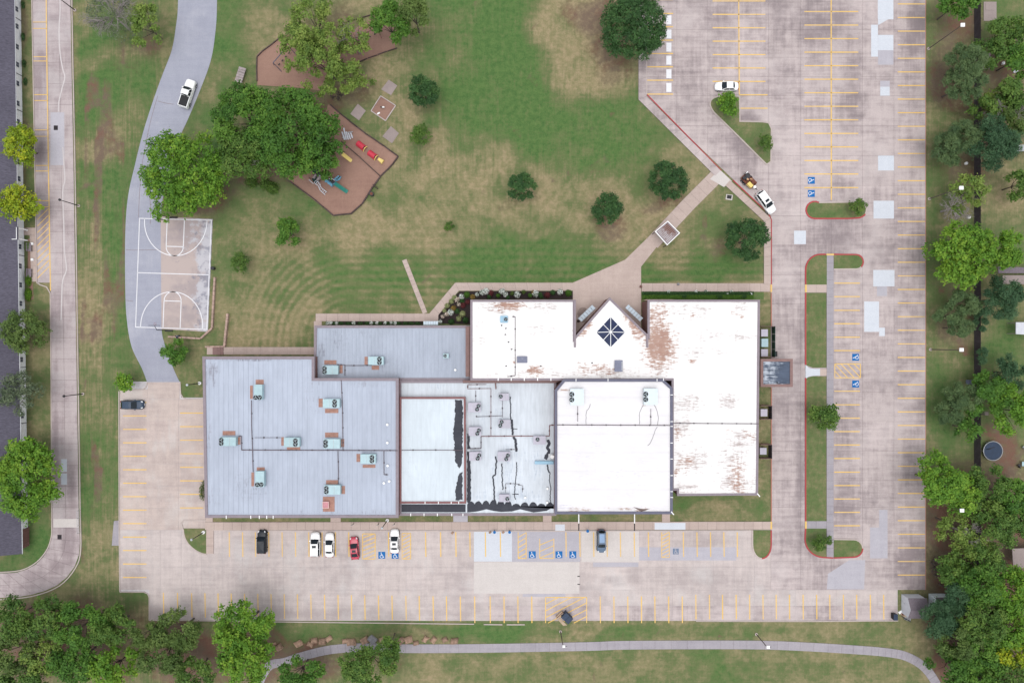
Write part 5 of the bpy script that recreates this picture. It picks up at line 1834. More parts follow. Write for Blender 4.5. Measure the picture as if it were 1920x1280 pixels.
    g.obj('hood_crease', M[paintm], o)
    if kind == 'pickup':
        g = MB()
        g.box((-L - .62) / 2 + .04, 0, 1.185, L - .62 - .18, width * .84, .012)
        g.obj('bed_liner', M['black'], o)
        for s_ in (-1, 1):
            g = MB()
            g.box((-L - .62) / 2 + .02, s_ * (Wd - .07), 1.15, L - .64, .13, .08)
            g.obj('bed_rail', M[paintm], o)
        g = MB()
        g.box(-L + .07, 0, .9, .1, width * .9, .33)
        g.obj('tailgate', M[paintm], o)
        g = MB()
        g.box(-L - .06, 0, .45, .16, width * .96, .16)
        g.obj('bumper', M['steel'], o)
    return o


M['glassroof'] = plain('panoramic_roof', A(120, 156, 196), 0.12, var=0.08, spec=0.5)
car('pickup', 352, 176, 72, 'car_white', "white pickup truck with a black bed on the curving drive", 5.8, 2.0, group="cars on the drives")
car('sedan', 1362.5, 162, 180, 'car_white', "white hatchback parked beside the bushy island tree in the upper lot", 4.7, 1.8)
car('suv', 1436, 379.5, -54, 'car_white', "white sport utility vehicle towing a rusty trailer along the red kerb", 5.2, 1.98, True, group="cars on the drives")
car('hatch', 248, 758.5, 0, 'car_navy', "dark navy car alone at the top of the west lot", 4.7, 1.86)
car('suv', 491.5, 1015, 90, 'car_black', "black sport utility vehicle, leftmost in the front row below the school", 4.85, 1.9)
car('suv', 591.5, 1020, 90, 'car_white', "white boxy sport utility vehicle left of the white sedan", 5.0, 1.95, True)
car('sedan', 618, 1021, 90, 'car_white', "white sedan between the white boxy vehicle and the red car", 4.9, 1.84)
car('coupe', 664.5, 1027, 95, 'car_red', "red coupe parked beside the yellow hatching", 4.6, 1.84, True)
car('sedan', 740, 1014, 90, 'car_white', "white sedan with its tail over a blue accessible square", 4.9, 1.84, True)
car('suv', 1127.5, 1014, -90, 'car_slate', "dark blue grey vehicle with a glass roof, alone right of the accessible bays", 4.7, 1.86, False, True)

# trailer with sealing gear behind the white vehicle
tx, ty = W(1401.5, 340.5)
T = thing("equipment_trailer", "rusty work trailer with a yellow tank hitched behind the white vehicle", "trailer", (tx, ty, .05), math.radians(-54 + 8), "cars on the drives")
b = MB()
b.box(0, 0, .55, 3.1, 1.7, .1)
b.obj('deck', M['rust_metal'], T)
b = MB()
b.tube((1.5, 0, .5), (2.6, 0, .5), .06)
b.tube((1.2, .5, .5), (2.4, 0, .5), .05)
b.tube((1.2, -.5, .5), (2.4, 0, .5), .05)
b.obj('drawbar', M['dark'], T)
for s_ in (-1, 1):
    for wx in (-.9, -.2):
        b = MB()
        b.tube((wx, s_ * .9, .33), (wx, s_ * 1.1, .33), .33, n=14)
        w_ = b.obj('wheel', M['tyre'], T)
        b = MB()
        b.tube((wx, s_ * 1.09, .33), (wx, s_ * 1.12, .33), .18, n=10)
        b.obj('rim', M['rim'], w_)
b = MB()
b.box(.75, -.62, .66, 1.15, .72, .7)
b.obj('tank', M['play_yellow'], T)
b = MB()
b.cyl(1.75, -.1, .5, .95, .3, 14)
b.cyl(1.75, -.1, .95, 1.02, .24, 14)
b.obj('drum', M['white_metal'], T)
b = MB()
b.box(.55, .35, .65, 1.3, .8, .5)
b.box(.2, .2, 1.15, .3, .6, .25)
b.tube((1.0, .1, 1.0), (1.3, .8, 1.2), .06)
b.tube((-.1, .7, 1.0), (.6, -.1, 1.35), .06)
b.box(1.3, .5, .66, .3, .3, .6)
b.obj('engine', M['rust_metal'], T)
b = MB()
b.box(-.85, .1, .65, .9, 1.1, .55)
b.cyl(-1.1, -.45, .65, 1.15, .3, 10)
b.tube((-1.4, .6, .7), (-1.0, -.2, 1.3), .09)
b.obj('pump', M['dark'], T)
b = MB()
b.box(.05, .25, 1.4, .55, .16, .06, .6)
b.box(-.4, -.2, 1.22, .4, .3, .05, .3)
b.obj('control_panel', plain('panel_tan', A(214, 170, 130)), T)
b = MB()
for k in range(12):
    t0, t1 = k * .55, (k + 1) * .55
    b.tube((-1.35 + .3 * math.cos(t0), .45 + .3 * math.sin(t0), .75 + .02 * k), (-1.35 + .3 * math.cos(t1), .45 + .3 * math.sin(t1), .77 + .02 * k), .05, n=5)
b.obj('hose', M['black'], T)
b = MB()
b.box(-1.5, .75, .65, .12, .5, .5)
b.obj('light_board', M['white_metal'], T)

# ------------------------------------------------------------------ lamps, poles and small street furniture
def lamp(base, head, label, kind='box', polem='bark', group="tall lamp posts", headm='white_metal', hs=.75):
    """a pole whose height follows from how far its head leans outward in the picture"""
    bx, by = W(*base)
    r0, r1 = math.hypot(base[0] - 960, base[1] - 640), math.hypot(head[0] - 960, head[1] - 640)
    h = H * (1 - r0 / r1)
    o = thing("street_lamp", label, "lamp post", (bx, by, 0), 0, group)
    b = MB()
    b.tube((0, 0, 0), (0, 0, h - .05), .11, .07, 8)
    b.obj('pole', M[polem], o)
    b = MB()
    b.cyl(0, 0, 0, .18, .3, 12)
    b.obj('base', M['kerb'], o)
    b = MB()
    if kind == 'box':
        b.box(.15, .05, h - .05, hs, hs * .9, .18)
        b.box(.15, .05, h + .13, hs * .6, hs * .5, .08)
        b.obj('lamp_head', M[headm], o)
        b = MB()
        b.tube((0, 0, h - .1), (.75, .05, h), .05)
        b.obj('bracket', M['dark'], o)
    else:
        b.cyl(0, 0, h - .05, h + .08, hs / 2, 12)
        b.dome(0, 0, h + .08, hs / 2, hs / 2, .12, 12, 3)
        b.obj('lamp_head', M[headm], o)
    return o


lamp((1740.5, 92), (1802, 46), "wooden lamp post leaning over the grass strip, top of the photo's right side")
lamp((1742, 373), (1800, 351), "wooden lamp post with its white head over the pale green tree")
lamp((1744, 655), (1801, 656), "lamp post with a white head over the grass, level with the carport")
lamp((1744, 935), (1801, 959), "lamp post rising through the big bright tree beside the lot")
lamp((1418, 1188), (1443, 1209), "lamp post whose white head hangs over the footpath, right one", hs=.6)
lamp((1051, 1183), (1057, 1211), "lamp post whose white head hangs over the footpath below the dumpster", hs=.5)
lamp((148, 386), (113, 371.5), "black lamp post over the west road level with the porch", 'disc', 'black', "black lamps along the west road", 'black', .5)
lamp((156, 738), (120, 743), "black lamp post over the west road level with the navy car", 'disc', 'black', "black lamps along the west road", 'black', .5)
lamp((141, 20), (113, -6), "black lamp post at the top of the west road", 'disc', 'black', "black lamps along the west road", 'black', .5)
for bs, hd, l in (((383, 996.5), (359, 1011), "short lamp in the rounded grass island by the front walk"), ((376, 718), (351, 721.5), "short lamp beside the grey roof's upper left corner"), ((727, 974), (718.5, 991), "short lamp on the front walk above the white sedan")):
    lamp(bs, hd, l, 'disc', 'dark', "short lamps round the school", 'steel', .5)
    b = MB()
    a = W(*bs)
    b.cyl(a[0], a[1], 0.002, .5, .32, 14)
    setp(b.obj("lamp_footing", M['white_metal'], center=True), "white round footing of the " + l, "lamp footing", "white lamp footings")
for px, l in ((1085, "white drain pipe crossing the grass left of the blue grey car"), (1189.5, "white drain pipe crossing the grass right of the blue grey car")):
    o = thing("drain_pipe", l, "drain pipe", (*W(px, 964), 0), 0, "drain pipes to the front kerb")
    b = MB()
    b.tube((*W(px, 962), .14), (*W(px, 980), .14), .13, n=8)
    b.obj('pipe', M['white_metal'], o, world=True)
    b = MB()
    b.box(*[(W(px, 978)[k] + W(px, 994)[k]) / 2 for k in (0, 1)], .12, .2, 16 * S, .045)
    b.obj('channel_grate', M['grate'], o, world=True)
for x, y, l in ((927.5, 993.5, "blue topped post at the kerb, leftmost of three"), (955.5, 993.5, "blue topped post at the kerb, middle of three"), (1100.5, 991.5, "blue topped post at the kerb beside the blue grey car")):
    o = thing("sign_post", l, "sign post", (*W(x, y), .12), 0, "blue topped posts at the front kerb")
    b = MB()
    b.tube((0, 0, 0), (0, 0, 1.2), .06)
    b.obj('post', M['dark'], o)
    b = MB()
    b.cyl(0, 0, 1.2, 1.28, .3, 14)
    b.obj('sign_plate', M['blue_paint'], o)
for x, y, l in ((664, 979.5, "left one"), (711, 979.5, "middle one"), (741, 979, "right one")):
    o = thing("sign_post", "short dark sign post in the grass by the front walk, " + l, "sign post", (*W(x, y), 0), 0, "dark sign posts by the front walk")
    b = MB()
    b.tube((0, 0, 0), (0, 0, 1.7), .05)
    b.obj('post', M['dark'], o)
    b = MB()
    b.box(0, 0, 1.25, .5, .04, .6, .4)
    b.obj('sign_plate', M['steel'], o)
# wall chips lying where cars nose in
for x, y, l in ((848.5, 998, "leftmost"), (919, 997, "middle"), (943.5, 997, "rightmost")):
    b = MB()
    a = W(x, y)
    b.box(a[0], a[1], .052, .5, .4, .2, .8)
    b.tube((a[0] - .1, a[1], .2), (a[0] + .3, a[1] + .1, .35), .05)
    setp(b.obj("broken_kerb_piece", M['rock'], center=True), "brown broken kerb chunk at the front walk, %s of three" % l, "concrete chunk", "broken kerb chunks")
# traffic studs near the pale slabs
for x, y, l in ((1085, 1079.5, "upper"), (1085, 1094.5, "lower")):
    b = MB()
    a = W(x, y)
    b.box(a[0], a[1], .056, .5, .16, .05)
    setp(b.obj("pavement_stud", M['black'], center=True), "black pavement stud at the pale slabs' right edge, %s one" % l, "pavement stud", "black pavement studs")

# walkway shelter: slatted canopy where the path crosses the lawn
ca = thing("path_shelter", "flat ribbed shelter with a white rim and rusty slats over the diagonal walk", "shelter", (*W(1252, 438), 0))
sh = pxs([(1228, 434), (1252, 414), (1275, 437), (1251, 460)], 3.0)
b = MB()
b.ring(sh, .14, 2.75, 3.1)
b.obj('rim', M['white_metal'], ca, world=True)
b = MB()
b.poly(inset(sh, .12), 2.78, 2.86, True)
b.obj('roof', M['trim'], ca, world=True)
n = N('shelter_slat', 0.8, 0.2)
f = n.mr(n.ma('ADD', n.noise(1.6, 4), n.mr(n.vm('LENGTH', n.vm('SUBTRACT', n.pos(), (*W(1250, 431), 2.9))), 0.0, 2.0, .45, 0.0)), .5, .75)
M['slat'] = n.done(n.mix(f, A(196, 186, 186), A(132, 92, 72)))
ia = inset(sh, .3)
for i in range(9):
    t0, t1 = (i + .12) / 9, (i + .72) / 9
    f = lambda t, u: tuple((ia[0][k] * (1 - t) + ia[3][k] * t) * (1 - u) + (ia[1][k] * (1 - t) + ia[2][k] * t) * u for k in (0, 1))
    b = MB()
    b.poly([f(t0, 0.03), f(t1, 0.03), f(t1, .97), f(t0, .97)], 2.862, 2.95)
    b.obj('slat', M['slat'], ca, world=True)
for p in sh:
    b = MB()
    c_ = Vector((sum(q[0] for q in sh) / 4, sum(q[1] for q in sh) / 4))
    q = Vector(p) + (c_ - Vector(p)) * .06
    b.tube((q.x, q.y, 0), (q.x, q.y, 2.76), .09)
    b.obj('post', M['dark'], ca, world=True)
# picnic table
pt = thing("picnic_table", "long weathered plank table on the grass above the dense grove", "picnic table", (*W(453.5, 143.5), 0), math.radians(-17))
for k in range(6):
    b = MB()
    b.box(0, -1.35 + .54 * k, .72, 1.5, .48, .06)
    b.obj('plank', M['wood'], pt)
for s_ in (-1, 1):
    b = MB()
    b.box(0, s_ * 1.2, 0, 1.2, .1, .72)
    b.obj('leg', M['wood'], pt)
b = MB()
b.tube((-.2, -.9, .8), (.5, 1.3, .8), .03)

# ------------------------------------------------------------------ playground
def timbers(name, lab, pts, closed=False, w=.2, h=.3, group=None, step=22, mat='timber'):
    o = thing(name, lab, "border", (*W(*pts[0]), 0), 0, group)
    n_ = len(pts)
    for i in range(n_ if closed else n_ - 1):
        p, q = pts[i], pts[(i + 1) % n_]
        k = max(1, round(math.dist(p, q) / step))
        for j in range(k):
            f = lambda t: (p[0] + (q[0] - p[0]) * t + R.uniform(-.4, .4), p[1] + (q[1] - p[1]) * t + R.uniform(-.4, .4))
            b = MB()
            b.ribbon(pxs([f(j / k), f((j + .97) / k)]), w, 0, h + R.uniform(-.03, .05))
            b.obj('timber', M[mat], o, world=True)
    return o


b = MB()
b.poly(pxs([(533, 332), (590, 285), (615, 196), (620, 198), (672, 240), (747, 295), (713, 330), (678, 383), (658, 402), (625, 404)]), 0, .05)
struct("playground_ground", b, M['mulch'])
b = MB()
b.poly(pxs([(481, 105), (487, 98), (535, 66), (560, 62), (640, 70), (712, 27), (745, 60), (740, 92), (690, 112), (640, 122), (600, 170), (560, 165), (483, 160)]), 0, .05)
struct("playground_ground", b, M['mulch'])
timbers("timber_border", "dark timber edging round the lower play yard with the slides", [(533, 333), (590, 374), (625, 404), (658, 401), (679, 383), (700, 350), (714, 331)], False, .26)
timbers("timber_border", "double dark timber edging along the upper right side of the play yard", [(620, 197), (640, 215), (686, 251), (720, 274), (747, 294), (738, 307), (714, 331)], False, .26)
timbers("timber_border", "thin timber edging dividing the tunnels from the slides", [(640, 265), (672, 293), (714, 331)], False, .16)
timbers("timber_border", "dark timber edging on the play yard's shaded left side", [(533, 333), (562, 296)], False, .3)
timbers("timber_border", "timber edging round the swing yard by the picnic table", [(482, 152), (482, 127), (482, 107), (491, 98), (533, 66)], False, .18)
timbers("timber_border", "timber edging below the far swing yard under the dark tree", [(652, 42), (700, 28), (712, 25)], False, .14)
timbers("timber_border", "faint timber edging on the lower side of the far swing yard", [(672, 118), (690, 110), (745, 91)], False, .12)
# fence posts and dark rails at the yard's lower right
for (p, q, l) in (((700, 347), (709, 355), "short dark rail jutting from the play yard edging"),):
    b = MB()
    b.ribbon(pxs([p, q]), .14, 0, .7)
    setp(b.obj("gate_rail", M['timber'], center=True), l, "gate rail")
o = thing("litter_bin", "round dark bin just outside the play yard's corner", "bin", (*W(698, 365), 0))
b = MB()
b.cyl(0, 0, 0, .85, .42, 14, .46)
b.obj('bin', M['dark'], o)
b = MB()
b.cyl(0, 0, .85, .9, .3, 12)
b.obj('lid', M['rust_metal'], o)


def tunnel(px, py, ang, L, r, m, lab):
    o = thing("play_tunnel", lab, "play tunnel", (*W(px, py, r), .05), math.radians(ang), "red play tunnels")
    b = MB()
    n_ = 12
    vs, fs = [], []
    for i in range(9):
        x = -L / 2 + L * i / 8
        rr = r + (.03 if i % 2 else 0)
        for k in range(n_ + 1):
            t = math.pi * k / n_
            vs.append((x, rr * math.cos(t) * 1.0, rr * math.sin(t) * 1.15))
    for i in range(8):
        for k in range(n_):
            a = i * (n_ + 1) + k
            fs.append((a, a + 1, a + n_ + 2, a + n_ + 1))
    b.add(vs, [f[::-1] for f in fs])
    b.obj('shell', M[m], o, smooth=True)
    for s_ in (1,):
        b = MB()
        for k in range(n_):
            t0, t1 = math.pi * k / n_, math.pi * (k + 1) / n_
            b.tube((s_ * L / 2 + .06, r * math.cos(t0), r * 1.15 * math.sin(t0)), (s_ * L / 2 + .06, r * math.cos(t1), r * 1.15 * math.sin(t1)), .09, n=5)
        b.obj('rim', M['play_yellow'], o)
        b = MB()
        b.tube((s_ * L / 2 - .25, 0, .3), (s_ * L / 2 - .1, 0, .3), r * .8, n=12)
        b.obj('opening', M['black'], o)
    return o


tunnel(676.5, 272.5, -38, 2.0, .62, 'play_red', "larger red play tunnel nearest the striped bench")
tunnel(697.5, 289.5, -36, 1.9, .6, 'play_red', "smaller red play tunnel between the larger one and the yellow cone")
o = thing("play_cone", "small yellow funnel shaped toy below the red tunnels", "play cone", (*W(714.5, 302), .05), math.radians(-36))
b = MB()
b.add([(-.6, -.3, 0), (-.6, .3, 0), (-.6, .25, .55), (-.6, -.25, .55), (.55, -.5, 0), (.55, .5, 0), (.55, .42, .5), (.55, -.42, .5)], [(0, 1, 2, 3)[::-1], (4, 5, 6, 7), (3, 2, 6, 7)[::-1], (0, 3, 7, 4)[::-1], (1, 5, 6, 2)[::-1]])
b.obj('shell', M['play_yellow'], o)
b = MB()
b.ring([(-.55, -.22), (.5, -.4), (.5, .4), (-.55, .22)], .08, .52, .6)
b.obj('rim', M['play_yellow'], o)


def slide(px, py, ang, L, w, m, lab, h=1.4, z0=.15):
    o = thing("slide", lab, "slide", (*W(px, py, h / 2), .05), math.radians(ang), "slides in the play yard")
    b = MB()
    vs, fs = [], []
    N_ = 10
    for i in range(N_ + 1):
        t = i / N_
        x = -L / 2 + L * t
        z = z0 + (h - z0) * (1 - t) ** 1.25
        for y, dz in ((-w / 2, .26), (-w / 2 + .1, .26), (-w / 2 + .13, .03), (0, 0), (w / 2 - .13, .03), (w / 2 - .1, .26), (w / 2, .26)):
            vs.append((x, y, z + dz))
    for i in range(N_):
        for k in range(6):
            a = i * 7 + k
            fs.append((a, a + 7, a + 8, a + 1))
    b.add(vs, fs)
    b.obj('chute', M[m], o)
    b = MB()
    for s_ in (-1, 1):
        b.tube((-L / 2 + .15, s_ * w * .35, 0), (-L / 2 + .15, s_ * w * .35, h), .05)
    b.obj('leg', M['dark'], o)
    return o


slide(640, 352.5, -33, 2.7, .78, 'play_green', "green slide at the lower end of the climbing frame", 1.5)
slide(651, 296, -36, 2.0, .72, 'play_yellow', "yellow slide coming out from under the dense tree", 1.2)
cf = thing("climbing_frame", "climbing frame with blue wave panels, a white ladder bridge and dark decks", "climbing frame", (*W(610, 335), .05))


def fpx(name, pts, z0, z1, m, w=None):
    b = MB()
    if w:
        b.ribbon(pxs(pts, z1), w, z0, z1)
    else:
        b.poly(pxs(pts, z1), z0, z1, True)
    return b.obj(name, M[m], cf, world=True)


fpx('deck', [(584, 336), (592, 330), (600, 338), (592, 345)], 1.0, 1.1, 'play_dkgreen')
fpx('deck', [(592, 326), (599, 320), (604, 327), (597, 333)], 1.3, 1.4, 'dark')
fpx('deck', [(614, 336), (619, 333), (628, 341), (624, 345)], 1.3, 1.4, 'dark')
fpx('roof_panel', [(577, 312), (588, 305), (600, 316), (590, 326)], 2.6, 2.75, 'play_dkgreen')
for pts in ([(587, 334), (592, 327)], [(594, 338), (599, 331)]):
    fpx('side_wall', pts, .9, 1.7, 'wood', .35)
for pts in ([(579, 337), (587, 344)], [(597, 328), (605, 334)], [(612, 331), (618, 336)], [(621, 334), (627, 338)]):
    fpx('rail', pts, 1.2, 1.55, 'shed_wall', .12)
rail1, rail2 = [(592, 338.5), (598.5, 343), (601, 351), (611.5, 359)], [(589, 342.5), (596, 348), (599, 356), (608, 364)]
for rl in (rail1, rail2):
    b = MB()
    for i in range(3):
        b.tube((*W(*rl[i], 1.2), 1.25 - .3 * i), (*W(*rl[i + 1], 1.0), .95 - .3 * i), .07)
    b.obj('ladder_rail', M['shed_wall'], cf, world=True)
r1, r2 = resample(rail1, 8), resample(rail2, 8)
for i in range(9):
    b = MB()
    z = 1.25 - .9 * i / 8
    b.tube((*W(*r1[i], z), z), (*W(*r2[i], z), z), .05)
    b.obj('ladder_rung', M['shed_wall'], cf, world=True)
for dx, m in ((0, 'play_blue'), (1.9, 'play_blue'), (-1.6, 'play_blue')):
    pts = smoothline([(609.5 - dx * .5, 338.5 + dx), (613 - dx * .5, 338 + dx), (616.5 - dx * .5, 342.5 + dx), (620 - dx * .5, 344 + dx), (622.5 - dx * .5, 347.5 + dx)], 3)
    fpx('wave_panel', pts, .5, 1.3 - abs(dx) * .12, m, .2)
fpx('step', [(624, 343), (628, 341), (630, 344), (626, 347.5)], 1.0, 1.12, 'play_blue')
fpx('climbing_panel', [(625, 336), (634, 329), (640, 331), (637, 337), (630, 340)], .8, .95, 'play_blue')
for x, y in ((632, 336), (634.5, 333.5), (637, 331.5)):
    b = MB()
    b.cyl(*W(x, y, .95), .951, .99, .16, 8)
    b.obj('foothold', M['dark'], cf, world=True)
for x, y in ((585, 337), (592, 331), (599, 338), (592, 344), (615, 336), (627, 341), (579, 313), (598, 317)):
    b = MB()
    b.tube((*W(x, y), 0), (*W(x, y), 1.9 if y > 320 else 2.6), .06)
    b.obj('post', M['dark'], cf, world=True)
# striped bench rows
bn = thing("bleacher", "white slatted bench rows at the grove's edge in the play yard", "bench", (*W(652, 252), .05))
for k, (x0, y0, x1, y1) in enumerate(((641, 247, 646, 262), (644.5, 240, 649, 262), (649, 247, 653, 262), (653, 249, 657, 261), (657.5, 249, 661, 259))):
    b = MB()
    b.ribbon(pxs([(x0, y0), (x1, y1)], .5), .26, .4 + .02 * k, .46 + .02 * k)
    b.obj('slat', M['shed_wall'], bn, world=True)
for y in (250, 258):
    b = MB()
    b.ribbon(pxs([(642, y + 1), (662, y - 2)]), .1, 0, .39)
    b.obj('bench_frame', M['steel'], bn, world=True)
# two swing frames
def swing(p, q, lab, m, n_=4, h=2.5):
    o = thing("swing_set", lab, "swing set", (*W((p[0] + q[0]) / 2, (p[1] + q[1]) / 2), .05), 0, "swing frames in the upper play yard")
    P_, Q_ = Vector((*W(*p, h), h)), Vector((*W(*q, h), h))
    d = (Q_ - P_).normalized()
    s_ = Vector((-d.y, d.x, 0))
    b = MB()
    b.tube(P_, Q_, .09)
    b.obj('top_beam', M[m], o, world=True)
    for e in (P_, Q_):
        for sg in (-1, 1):
            b = MB()
            f = e + s_ * sg * 1.1
            b.tube(e, (f.x, f.y, 0), .07)
            b.obj('leg', M[m], o, world=True)
    for k in range(n_):
        c = P_ + (Q_ - P_) * ((k + .7) / (n_ + .4))
        b = MB()
        b.box(c.x, c.y, .5, .45, .22, .05, math.atan2(d.y, d.x))
        so_ = b.obj('seat', M['black'], o, world=True)
        b = MB()
        for sg in (-1, 1):
            t_ = c + d * sg * .22
            b.tube((t_.x, t_.y, .52), (t_.x, t_.y, h - .05), .015, n=4)
        b.obj('chain', M['steel'], so_, world=True)
    return o


swing((512, 118), (540, 86), "grey swing frame with dark seats left of the loose tree", 'trim_dark')
swing((662, 74), (706, 52), "red brown swing frame under the far dark tree", 'trim_red')
# paved squares and the framed sand square
for pts, l in ([(729, 150), (745, 161), (733, 179), (715, 168)], "pale square slab above the framed sand square"), ([(671, 195), (686, 208), (673, 226), (657, 214)], "greyest square slab left of the framed sand square"), ([(733, 237), (748, 250), (735, 269), (717, 256)], "pale square slab below the framed sand square"):
    b = MB()
    b.poly(pxs(pts), 0, .06)
    setp(b.obj("paved_square", M['pad'], center=True), l, "paved square", "paved squares on the lawn")
sq = [(714, 180.5), (742, 198.5), (723, 227), (696, 208.5)]
o = thing("sand_square", "square play pit with a white frame and brown mulch", "play pit", (*W(719, 204), 0))
b = MB()
b.poly(inset(pxs(sq), .1), 0, .06)
b.obj('mulch', M['mulch'], o, world=True)
for i in range(4):
    b = MB()
    b.ribbon(pxs([sq[i], sq[(i + 1) % 4]]), .15, 0, .2 + .004 * i)
    b.obj('frame_board', M['frame_pale'], o, world=True)
o = thing("spring_rider", "small white and grey spring rider in the framed play pit", "spring rider", (*W(718.5, 203), .06))
b = MB()
b.cyl(0, 0, 0, .45, .12, 10)
b.obj('spring', M['dark'], o)
b = MB()
b.dome(.12, 0, .45, .3, .18, .3, 10, 3)
b.obj('seat', M['white_metal'], o)
b = MB()
b.box(-.28, 0, .45, .4, .14, .2)
b.obj('head', M['dark'], o)
b = MB()
a = W(710, 213)
b.box(a[0], a[1], .06, .6, .3, .1, .5)
setp(b.obj("stepping_block", M['white_metal'], center=True), "small white block near the lower corner of the play pit", "block")

# basketball hoops
for p, hx, l, s_ in (((309, 619), (305.5, 616), "black basketball hoop at the court's lower baseline", 1), ((318, 409), (316, 404), "black basketball hoop at the court's upper baseline under the grove", -1)):
    a = W(*p)
    o = thing("basketball_hoop", l, "basketball hoop", (a[0], a[1], 0), 0, "hoops on the court")
    b = MB()
    b.tube((0, 0, 0), (0, 0, 3.0), .08)
    b.obj('pole', M['dark'], o)
    b = MB()
    b.tube((0, 0, 2.9), (-.3, .8 * s_, 3.2), .06)
    b.obj('arm', M['dark'], o)
    b = MB()
    b.box(-.3, .9 * s_, 2.8, 1.8, .06, 1.1)
    b.obj('backboard', M['dark'], o)
    b = MB()
    for k in range(12):
        t0, t1 = k * math.pi / 6, (k + 1) * math.pi / 6
        b.tube((-.3 + .23 * math.cos(t0), 1.2 * s_ + .23 * math.sin(t0), 3.05), (-.3 + .23 * math.cos(t1), 1.2 * s_ + .23 * math.sin(t1), 3.05), .025, n=4)
    b.obj('rim', M['lamp_red'], o)
    b = MB()
    b.box(.9, -.1 * s_, 0, 1.5, .3, .25)
    b.obj('base_weight', M['black'], o)
# low brick walls round the court
def brickwall(lab, pts, w, h, step):
    o = thing("garden_wall", lab, "garden wall", (*W(*pts[0]), 0), 0, "low brick walls by the court")
    for i in range(len(pts) - 1):
        k = max(1, round(math.dist(pts[i], pts[i + 1]) / step))
        for j in range(k):
            f = lambda t: (pts[i][0] + (pts[i + 1][0] - pts[i][0]) * t, pts[i][1] + (pts[i + 1][1] - pts[i][1]) * t)
            b = MB()
            b.ribbon(pxs([f((j + .03) / k), f((j + .97) / k)]), w, 0, h + R.uniform(-.02, .02))
            b.obj('coping_block', M['brick_cap'], o, world=True)
    return o


brickwall("low brick wall bending round the court's lower right corner", [(404, 520), (399, 615), (377.5, 634.5), (317, 631)], .36, .5, 9)
brickwall("short straight brick wall beside the mown corner above the grey roof", [(428.5, 588), (422.5, 648)], .4, .6, 6)
brickwall("brick steps wall at the upper left corner of the grey roof", [(386, 650), (424, 649)], .3, .5, 9)
b = MB()
for k in range(4):
    b.poly(pxs(rect(399 + 5.2 * k, 651, 403.8 + 5.2 * k, 665)), 0, .1 + .03 * k)
o = setp(b.obj("entry_steps", M['trim_brown'], center=True), "brown entry steps beside the walk at the grey roof's corner", "steps")
o = thing("litter_bin", "round dark bin beside the court's right sideline", "bin", (*W(401.5, 503.5), 0), 0)
b = MB()
b.cyl(0, 0, 0, .8, .33, 14, .36)
b.obj('bin', M['dark'], o)
b = MB()
b.ring([(.36 * math.cos(t * .524), .36 * math.sin(t * .524)) for t in range(12)], .06, .8, .86)
b.obj('rim', M['black'], o)

# ------------------------------------------------------------------ dumpster, sheds, trampoline, boulders, far fence
o = thing("dumpster", "navy lidded dumpster turned askew on the hatched bay with a tan board beside it", "dumpster", (*W(1063, 1157, 1), .05), math.radians(-44))
b = MB()
b.box(0, 0, .1, 2.0, 1.35, 1.25)
b.obj('bin', M['tarp'], o)
for s_ in (-1, 1):
    b = MB()
    b.box(s_ * .5, 0, 1.35, .96, 1.42, .07)
    b.obj('lid', M['tarp'], o)
b = MB()
b.tube((-1.0, .72, 1.2), (1.0, .72, 1.2), .04)
b.tube((-1.0, -.72, 1.2), (1.0, -.72, 1.2), .04)
b.obj('rail', M['dark'], o)
o = thing("plywood_board", "tan plywood board leaning by the dumpster", "board", (*W(1049, 1150, 0), .06), math.radians(44))
b = MB()
b.box(0, 0, 0, 1.7, .5, .6)
b.obj('board', M['plywood'], o)
b = MB()
b.box(0, 0, .6, 1.75, .12, .04)
b.obj('edge_strip', M['rust_metal'], o)
b = MB()
b.poly(pxs([(1050, 1157), (1063, 1171), (1056, 1172), (1046, 1161)]), .055, .12)
setp(b.obj("plywood_sheet", M['plywood'], center=True), "pale board lying at the foot of the dumpster", "board")


